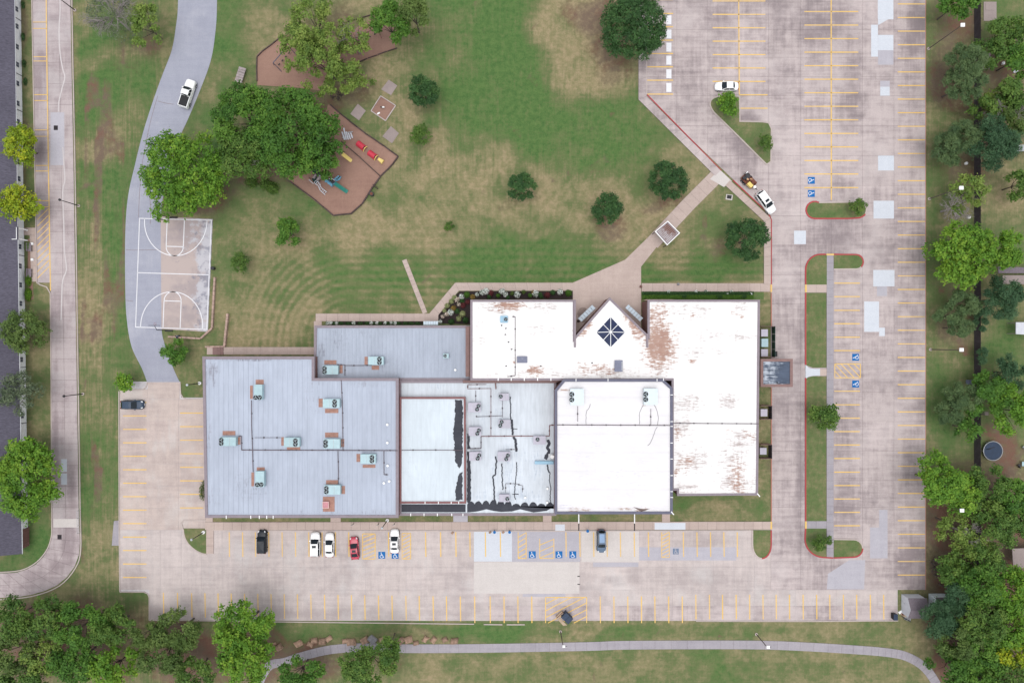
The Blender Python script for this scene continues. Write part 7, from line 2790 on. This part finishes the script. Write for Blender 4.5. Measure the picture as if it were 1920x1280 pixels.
GL = "young trees on the lawn"
GR = "trees beyond the dark fence"
GW = "trees in front of the long building"
GB = "trees along the bottom edge"
TREES = [
    # lawn and lots
    ("very large dense dark round tree at the head of the white painted bays", 1189, 42, 64, 11, 'oak', None, "dense dark oaks on the lawn"),
    ("dense dark round tree nearest the diagonal walk's upper end", 1255.5, 336, 37, 7.5, 'oak', 38, "dense dark oaks on the lawn"),
    ("dense dark round tree on the lawn left of the covered walk", 1140, 389, 29.5, 6.5, 'oak', None, "dense dark oaks on the lawn"),
    ("dense dark round tree in the lawn triangle beside the red kerb", 1405, 447, 43.5, 8, 'oak', 40, "dense dark oaks on the lawn"),
    ("dense dark tree alone in the middle of the lawn", 977, 348.5, 27.5, 6, 'oak', 26, "dense dark oaks on the lawn"),
    ("dense dark tree just right of the paved squares", 793.5, 169, 28, 6, 'oak', 29, "dense dark oaks on the lawn"),
    ("small ragged tree on the lawn below the paved squares", 788, 252, 19, 4.5, 'young', 20, GL),
    ("lopsided young tree below the play yard", 538.5, 435, 26, 5.5, 'green', 29, GL),
    ("small young tree right of the basketball court", 449, 490, 18, 4.2, 'young', 19, GL),
    ("tiny dark bush alone on the dry lawn", 841.5, 424, 9.5, 1.8, 'young', 9, GL),
    ("bushy bright tree in the triangular island beside the white hatchback", 1363, 194, 22, 4.6, 'bright', 22, "trees in the lot islands"),
    ("sparse small tree at the lower end of the triangular island", 1437, 266, 12, 4, 'young', 21, "trees in the lot islands"),
    ("small flowering tree at the right end of the capsule island", 1611, 386, 14, 3.8, 'young', 16, "trees in the lot islands"),
    ("dense tree overlapping the long grass island beside the bays", 1546.5, 779, 27, 5.8, 'mid', 32, "trees in the lot islands"),
    ("sparse small tree in the bottom rounded island", 1536, 1021, 14, 3.4, 'young', 16, "trees in the lot islands"),
    ("small thin bush on the walk end in the bottom rounded island", 1554, 1013, 9, 2.5, 'young', 9, "trees in the lot islands"),
    ("round young tree where the drive meets the west lot", 327.5, 661, 27, 5, 'green', 22, GL),
    ("small round tree at the top left corner of the west lot", 232, 712, 19, 4.4, 'bright', 19, GL),
    # the big grove and play yard
    ("large bright leafy tree over the drive, left part of the grove", 338, 325, 86, 12, 'bright', 84, "grove beside the play yard"),
    ("spreading dark tree, upper left part of the grove", 462, 215, 78, 13, 'green', 60, "grove beside the play yard"),
    ("broad dark green tree covering the play yard's left side", 545, 245, 92, 14, 'green', 84, "grove beside the play yard"),
    ("lighter leafy tree filling the grove's middle below the dark ones", 455, 285, 66, 11, 'mid', 50, "grove beside the play yard"),
    ("tree shading the play yard's dark left corner", 590, 290, 42, 10, 'green', 40, "grove beside the play yard"),
    ("tall loose yellow green tree over the swings at the photo's top", 585, 40, 52, 12, 'loose', 58, "loose trees over the swing yards"),
    ("loose yellow green tree hanging over the bare earth above the grove", 605, 115, 66, 12, 'loose', 58, "loose trees over the swing yards"),
    ("loose pale tree between the swing yards and the paved squares", 648, 138, 42, 9, 'loose', 30, "loose trees over the swing yards"),
    ("darker green tree over the far swing yard", 728, 42, 38, 11, 'green', 42, "loose trees over the swing yards"),
    ("soft grey green tree at the top edge right of the dark one", 775, 25, 32, 11, 'olive', 34, "loose trees over the swing yards"),
    ("greenish sparse tree at the top left between road and drive", 270, 45, 30, 9, 'loose', 46, "sparse trees by the west road"),
    # west edge
    ("yellow green tree over the long building's roof, upper one", 35, 274, 36, 7, 'yellow', 36, GW),
    ("bright yellow tree over the long building's roof below the other yellow one", 30, 380, 38, 7, 'yellow', 37, GW),
    ("round olive green tree against the long building's wall", 42, 621, 43, 7, 'olive', 42, GW),
    ("loose grey green tree over the roof, between the olive and the bright one", 32, 735, 44, 8, 'grey', 44, GW),
    ("large bright green tree over the lower roof and the west road", 44, 898, 66, 10, 'bright', 86, GW),
    # right side
    ("green tree at the photo's top beyond the lot", 1798, 6, 42, 9, 'green', 24, GR),
    ("twin crowned pine, upper crown, beside the red earth", 1818, 112, 40, 10, 'pine', 33, GR),
    ("twin crowned pine, lower crown, beside the red earth", 1812, 156, 40, 10, 'pine', 33, GR),
    ("two lobed olive pine beside the parking bays, right lobe", 1812, 252, 34, 9, 'pine', 32, GR),
    ("two lobed olive pine beside the parking bays, left lobe", 1784, 278, 32, 8, 'pine', 36, GR),
    ("dark drooping cedar beside the two lobed pine", 1866, 262, 50, 10, 'cedar', 52, GR),
    ("pale yellowish tree above the dark cedar", 1876, 190, 36, 7, 'loose', 32, GR),
    ("dark bush mass at the top right corner", 1885, 62, 46, 8, 'mid', 34, GR),
    ("dark tree crossing the right edge near the top", 1910, 110, 26, 8, 'green', 40, GR),
    ("pale green tree beneath the lamp head", 1820, 358, 38, 8, 'loose', 38, GR),
    ("small green tree cut by the right edge below the cedar", 1915, 345, 22, 7, 'mid', 32, GR),
    ("biggest bright green tree, spreading left towards the lot", 1815, 478, 66, 11, 'bright', 60, GR),
    ("right arm of the biggest bright tree", 1888, 462, 40, 10, 'bright', 42, GR),
    ("dark conifer below the biggest bright tree", 1888, 560, 42, 10, 'cedar', 40, GR),
    ("soft olive pine left of the dark conifer", 1812, 566, 34, 8, 'pine', 26, GR),
    ("soft olive pine just below the first olive one", 1786, 592, 30, 7, 'pine', 22, GR),
    ("greener small pine leaning towards the fence", 1800, 614, 30, 7, 'pine', 20, GR),
    ("olive pine over the slate utility box", 1810, 745, 34, 8, 'pine', 28, GR),
    ("dull pine left of the olive pine by the utility box", 1786, 776, 28, 7, 'pine', 22, GR),
    ("fresh green pine above the trampoline by the fence", 1818, 803, 26, 7, 'green', 21, GR),
    ("dense dark tree group above the trampoline, left part", 1860, 745, 38, 9, 'green', 44, GR),
    ("bright leafy tree above the trampoline at the right edge", 1902, 770, 38, 9, 'bright', 52, GR),
    ("narrow dark shrub on the fence above the patio roof", 1843, 600, 10, 4, 'cedar', 26, GR),
    ("narrow dark shrub on the fence near the bucket", 1845, 665, 11, 4, 'cedar', 18, GR),
    ("large bright tree covering the lot's last bays", 1764, 905, 52, 11, 'bright', 50, GR),
    ("right half of the bright trees at the lot's lower side", 1812, 925, 38, 10, 'bright', 42, GR),
    ("dull green tree below the trampoline", 1862, 910, 40, 9, 'mid', 38, GR),
    ("green tree at the right edge below the trampoline", 1905, 930, 34, 9, 'green', 40, GR),
]
TREES += [
    ("wispy pale green tree at the left side of the loose trees over the swings", 553, 85, 34, 10, 'loose', 50, "loose trees over the swing yards"),
    ("wispy pale green tree reaching towards the far swing yard", 662, 62, 34, 10, 'loose', 40, "loose trees over the swing yards"),
    ("dark leafy tree behind the grey slab at the top right", 1862, 96, 32, 8, 'mid', 30, GR), ("dull green tree at the right edge beside the pale twigs", 1905, 175, 34, 9, 'mid', 38, GR),
    ("low green tree between the cedar and the pale yellowish tree", 1902, 228, 34, 8, 'olive', 34, GR), ("dark green tree behind the dark fence above the pale green tree", 1850, 200, 26, 7, 'mid', 24, GR),
    ("young dull tree beyond the fence right of the carport lamp", 1905, 700, 28, 8, 'cedar', 34, GR),
]
FOREST = [
    # lower right wood (right to left, top to bottom)
    ("loose grey tree at the wood's top left corner", 1790, 985, 26, 8, 'loose', 26), ("sparse tree over dark ground at the wood's upper left", 1832, 1020, 34, 8, 'loose', 30), ("dull green tree at the wood's upper edge", 1865, 975, 40, 9, 'mid', 32),
    ("green tree above the grey flat roof", 1905, 985, 32, 9, 'mid', 32), ("bushy tree left of the larger dark gap", 1785, 1068, 30, 8, 'mid', 26), ("tree beside the dark gap below the sparse one", 1850, 1060, 34, 9, 'mid', 34),
    ("yellowish green tree below the grey flat roof", 1898, 1105, 40, 11, 'bright', 40), ("blue green cedar behind the smaller shed", 1802, 1118, 30, 9, 'cedar', 28), ("dark cedar just below the smaller shed", 1772, 1162, 36, 9, 'cedar', 32),
    ("tall green tree in the wood's middle", 1842, 1105, 40, 11, 'green', 34), ("broad green tree in the middle of the wood", 1850, 1165, 44, 11, 'mid', 38), ("sunlit tree at the right edge of the wood", 1905, 1175, 36, 11, 'bright', 40),
    ("olive tree above the footpath's last bend", 1800, 1205, 36, 10, 'olive', 30), ("yellow topped tree at the right edge near the bottom", 1902, 1228, 34, 10, 'yellow', 32), ("green tree left of the yellow topped one", 1850, 1222, 40, 10, 'green', 34),
    ("tree where the footpath leaves the photo", 1800, 1255, 34, 9, 'green', 32), ("bottom right corner tree", 1890, 1272, 44, 10, 'mid', 30), ("bottom edge tree beside the corner one", 1842, 1275, 36, 9, 'green', 26),
    # lower left wood
    ("dark tree at the bottom left edge below the road", 20, 1160, 40, 10, 'mid', 34), ("dark tree second from the left edge under the road", 85, 1165, 42, 10, 'mid', 36), ("dark green tree in the lower left wood's middle", 145, 1180, 44, 11, 'green', 40),
    ("tree at the lower left wood's right border by the lot corner", 205, 1180, 40, 9, 'mid', 34), ("loose tree at the left edge near the bottom", 22, 1225, 44, 10, 'olive', 36), ("yellow flecked tree in the lower left wood", 75, 1235, 42, 10, 'loose', 34),
    ("deep green tree in the lower left wood", 135, 1245, 46, 10, 'green', 36), ("bright tree at the bottom edge left of the olive ones", 205, 1255, 44, 10, 'bright', 34), ("bottom left corner tree", 45, 1275, 46, 10, 'mid', 26),
    ("grey olive tree, upper one right of the lower left wood", 330, 1188, 40, 10, 'olive', 36), ("grey olive tree, lower one right of the lower left wood", 300, 1228, 44, 10, 'olive', 38), ("small olive tree near the lot's lower left kerb", 270, 1190, 26, 8, 'olive', 24),
    ("tall bright tree overlapping the lower bays", 452, 1180, 56, 12, 'bright', 40), ("lower crown of the bright trees at the footpath's start", 460, 1236, 52, 12, 'bright', 48), ("dull green tree at the bottom between olive and bright trees", 360, 1265, 36, 9, 'mid', 28),
    ("round green tree at the bottom beside the footpath", 558, 1266, 40, 9, 'green', 32), ("leafy green tree right of the footpath's bend", 690, 1248, 52, 10, 'mid', 38), ("upper shoot of the leafy tree reaching over the footpath", 728, 1218, 22, 10, 'mid', 24),
]
for l, x, y, r, h, k, ry, g in TREES:
    tree(l, x, y, r, h, k, ry, g, name=("pine_tree" if k == 'pine' else "cedar_tree" if k == 'cedar' else "oak_tree" if k == 'oak' else "tree"))
for l, x, y, r, h, k, ry in FOREST:
    tree(l, x, y, r * (1.24 if x > 1000 else 1.12), h, k, ry * (1.24 if x > 1000 else 1.12), "trees of the lower right wood" if x > 1000 else GB, name="cedar_tree" if k == 'cedar' else "tree")


def bare_tree(label, px, py, r, h, n_, m='bark_pale', group="bare trees", kind=None, ry=None, depth=3):
    x, y = W(px, py, h * .6)
    k = S * (H - h * .6) / H
    o = thing("bare_tree", label, "tree", (x, y, 0), 0, group)
    rng = np.random.default_rng(int(px + py * 3))
    b = MB()
    b.tube((0, 0, 0), (0, 0, h * .45), .22, .14, 7)
    b.obj('trunk', M[m], o)
    add_twigs(o, r * k, (ry or r) * k, h * .15, h, n_, rng, m=m)
    if kind:
        V, t, mat, cs, lf = crown_arrays(r * k, (ry or r) * k, h * .3, h * .6, kind, rng)
        keep = rng.random(len(t)) < .5
        V = V.reshape(-1, 4, 3)[keep].reshape(-1, 3)
        link_mesh('crown', leafmesh('crown', V, t[keep], LM[mat]), o)
    return o


bare_tree("bare grey branched tree beneath the lamp at the right strip", 1787, 390, 34, 6, 16)
bare_tree("half bare grey tree at the top left between the two roads", 212, 30, 52, 9, 20, 'bark_pale', "bare trees", 'grey', 44)
bare_tree("dead white branches sticking out of the big grove", 498, 295, 24, 9, 7)
bare_tree("dead white branch hanging over the far swing yard", 664, 80, 24, 8, 5)
bare_tree("bare brown bush on the dry ground above the play yard", 632, 180, 15, 2.2, 12, 'bark', "bare trees", None, 11)
bare_tree("white bare twigs above the dark cedar", 1858, 206, 14, 7, 5)
bare_tree("white bare branches at the right edge above the cedar", 1908, 215, 18, 8, 6)
bare_tree("bare brown branches in the wood's dark gap", 1815, 1000, 24, 7, 10, 'bark_pale')
bare_tree("bare dark bush at the lot's lower right edge", 1757, 1060, 18, 3, 12, 'bark', "bare trees", None, 22)


def shrub(label, px, py, r, h, mat, group, ry=None, cover=5.0, leaf=.16, under=.0, per=6, name="shrub"):
    x, y = W(px, py, h * .6)
    k = S * (H - h * .6) / H
    o = thing(name, label, "shrub", (x, y, 0.02), 0, group)
    rng = np.random.default_rng(int(px * 3 + py * 5))
    Rx, Ry = r * k, (ry or r) * k
    n_ = int(cover * math.pi * Rx * Ry / (leaf * leaf * .33))
    d = rng.normal(size=(n_, 3))
    d[:, 2] = np.abs(d[:, 2])
    d /= np.linalg.norm(d, axis=1, keepdims=True)
    pts = d * np.array([Rx, Ry, h * .9]) * rng.uniform(.55, 1.05, (n_, 1)) + np.array([0, 0, h * .08])
    pts += rng.normal(0, leaf * .3, pts.shape)
    nn = d + rng.normal(0, .5, d.shape)
    nn /= np.linalg.norm(nn, axis=1, keepdims=True)
    V, t = leaves(pts, nn, np.clip(rng.normal(.5, .22, n_), 0, 1), leaf, 1.5, rng)
    link_mesh('foliage', leafmesh('foliage', V, t, LM['oak' if mat in ('white', 'pinkp') else mat]), o)
    b = MB()
    b.tube((0, 0, 0), (0, 0, h * .5), .05)
    b.obj('stem', M['bark'], o)
    if mat in ('white', 'pinkp'):
        keep = (rng.random(n_) < .55) & (d[:, 2] > .15)
        V2 = V.reshape(-1, 4, 3)[keep]
        c = V2.mean(1, keepdims=True)
        V2 = (c + (V2 - c) * 1.25 + d[keep][:, None, :] * .05).reshape(-1, 3)
        link_mesh('blossom', leafmesh('blossom', V2, t[keep] * .5 + .5, LM[mat]), o)
    return o


# flower bed along the school's north side
b = MB()
b.poly(pxs([(821, 606), (821, 584), (862, 546), (1074, 546), (1074, 561), (882, 561), (882, 608)]), 0, .05)
struct("planting_bed", b, M['soil'])
b = MB()
b.poly(pxs([(612, 602), (793, 602), (793, 609), (612, 609)]), 0, .05)
struct("planting_bed", b, M['soil'])
b = MB()
b.poly(pxs([(1204, 546), (1432, 546), (1432, 561), (1204, 561)]), 0, .03)
struct("planting_bed", b, M['grass_lush'])
OR = ["first", "second", "third", "fourth", "fifth", "sixth", "seventh", "eighth", "ninth", "tenth", "eleventh", "twelfth"]
FB = "flowering shrubs in the bed"
for i, (x, y, r) in enumerate(((1050, 547, 5.2), (1004, 550, 6), (970, 552, 6), (948, 552, 4.5), (941, 546, 5.5), (911, 546, 6), (904, 548, 5), (894, 552, 3.5))):
    shrub("white blossoming shrub in the north bed, %s counting from the plaza" % OR[i], x, y, r, 1.1, 'white', FB)
for i, (x, y, r) in enumerate(((865, 556, 4.5), (857, 561, 5), (860, 570, 3.5), (845, 585, 5.5), (837, 589, 4), (830, 593, 3.5), (825, 603, 4), (867, 588, 6), (860, 597, 5.5))):
    shrub("pale blossoming shrub in the slanting part of the bed, %s from the top" % OR[i], x, y, r, 1.0, 'white' if i in (0, 3, 6) else 'pinkp' if i < 6 else 'palef', FB)
for i, (x, y, r, m, c) in enumerate(((1026, 553, 6, 'redp', "deep red"), (920, 549, 6, 'redp', "reddish"), (1000, 548, 4, 'ochre', "bronze"), (886, 556, 5, 'ochre', "ochre"), (850, 578, 5.5, 'ochre', "orange tan"), (868, 572, 6, 'redp', "dark maroon"), (877, 566, 5, 'redp', "maroon"))):
    shrub("%s leaved shrub in the flower bed, %s" % (c, ("near the plaza end", "left of the white clusters", "right of the rounded green ones", "at the bed's inner corner", "in the slanting part", "beside the roof corner", "touching the roof corner")[i]), x, y, r, .8, m, "coloured shrubs in the bed", None, 4, .15)
for i, (x, y, r, m) in enumerate(((934, 554, 4.2, 'green'), (994, 553.5, 4.2, 'green'), (960, 550, 4, 'olive'), (982, 547, 4, 'olive'), (1012, 552, 5, 'oak'), (1037, 548, 5, 'oak'), (1066, 549, 6.5, 'green'), (917, 556, 4, 'oak'), (875, 552, 6, 'green'), (952, 557, 4, 'oak'), (1015, 556, 4, 'oak'))):
    shrub("rounded green shrub in the north bed, %s from the left" % OR[[1, 6, 4, 5, 7, 9, 10, 2, 0, 3, 8][i]], x, y, r, .9, m, "green shrubs in the bed", None, 5, .15)
for i, (x, y, r, m) in enumerate(((838, 573, 5, 'palef'), (846, 565, 5, 'palef'), (852, 558, 5, 'palef'), (833, 582, 4, 'palef'), (873, 600, 6, 'oak'), (846, 603, 6, 'oak'), (857, 583, 5, 'oak'), (866, 563, 5, 'oak'))):
    shrub("%s shrub in the slanting bed, %s" % ("pale variegated" if m == 'palef' else "dark low", ("second from the top of its row", "third from the top of its row", "uppermost of its row", "lowest of its row", "in the inner corner", "by the white canopy", "between pink and bronze ones", "beside the maroon ones")[[1, 1, 2, 3, 4, 5, 6, 7][i] if i != 1 else 0]), x, y, r, .7, m, "green shrubs in the bed", None, 5, .15)
for i, (x, m) in enumerate(((614, 'white'), (620, 'white'), (631, 'white'), (663, 'white'), (696, 'white'), (707, 'white'), (722, 'white'), (734, 'white'), (741, 'white'))):
    shrub("small white flowering plant in the narrow bed, %s from the left" % OR[i], x, 605.5, 3.2, .5, m, "white plants in the narrow bed", None, 5, .13)
for i, x in enumerate(range(626, 792, 12)):
    shrub("low dark plant in the narrow bed, %s from the left" % (OR + ["thirteenth", "fourteenth"])[i], x + (i % 3), 606, 6, .4, 'oak', "low dark plants in the narrow bed", 3, 5, .15)
# hedge by the east wing: a clipped front row and three rounded shrubs
rng = np.random.default_rng(5)
hx0, hy0 = W(1205, 560.5, .8)
hx1, hy1 = W(1414, 546.5, .8)
for nm, ya, yb, z, m, l in (("hedge", .0, .55, .8, 'green', "bright clipped hedge along the east wing's north wall"), ("hedge", .55, 1.0, .7, 'oak', "dark loose flowering hedge row between the walk and the clipped hedge")):
    n_ = 9000
    pts = np.stack([rng.uniform(hx0, hx1, n_), hy0 + (hy1 - hy0) * rng.uniform(ya, yb, n_), z * np.sqrt(rng.uniform(.2, 1.0, n_)) * (1 + .25 * np.sin(rng.uniform(0, 60, n_)) * (m == 'oak'))], 1)
    nn = np.array([0, 0, 1]) + rng.normal(0, .5, (n_, 3))
    nn /= np.linalg.norm(nn, axis=1, keepdims=True)
    V, t = leaves(pts, nn, np.clip(rng.normal(.55 if m == 'green' else .4, .2, n_), 0, 1), .17, 1.5, rng)
    o = link_mesh(nm, leafmesh(nm, V, t, LM[m]))
    setp(o, l, "hedge", "hedges by the east wing")
for i, (x, y) in enumerate(((1283, 555), (1349, 556), (1395, 556))):
    shrub("rounded dark shrub in the east wing's hedge, %s" % ("left one", "middle one", "right one")[i], x, y, 7, 1.1, 'oak', "rounded hedge shrubs", 5, 6, .16)
for i, (x, y) in enumerate(((1254, 547), (1305, 547), (1324, 546), (1371, 547), (1363, 551), (1408, 551))):
    shrub("small white blossoming plant in the dark hedge row, %s from the left" % OR[i], x, y, 3, .8, 'white', "white plants in the hedge", None, 4, .14)
# shrubs by the long building and elsewhere
for i, (x, y, r, ry) in enumerate(((51, 461, 4, 9), (52, 525, 5, 12), (51, 552, 6, 14))):
    shrub("green shrub between the long building's wall and walk, %s" % ("upper one", "middle one", "lowest one")[i], x, y, r, 1.0, 'bright', "shrubs by the long building", ry, 5, .2)
for i, (x, y) in enumerate(((40, 8), (40, 68), (42, 118), (44, 152))):
    shrub("small dark shrub by the long building's upper wall, %s from the top" % OR[i], x + 2, y, 3, .7, 'oak', "dark shrubs by the long building", 8, 4, .2)
shrub("creeper climbing the grey roof building's west wall", 378, 921, 4, 2.2, 'olive', "wall creepers", 20, 4, .2)
for i, (x, y) in enumerate(((385, 326), (470, 340), (497, 345), (510, 352))):
    shrub("low green undergrowth clump below the grove, %s from the left" % OR[i], x, y, 13, 1.4, 'mid', "undergrowth below the grove", 12, 3, .3)
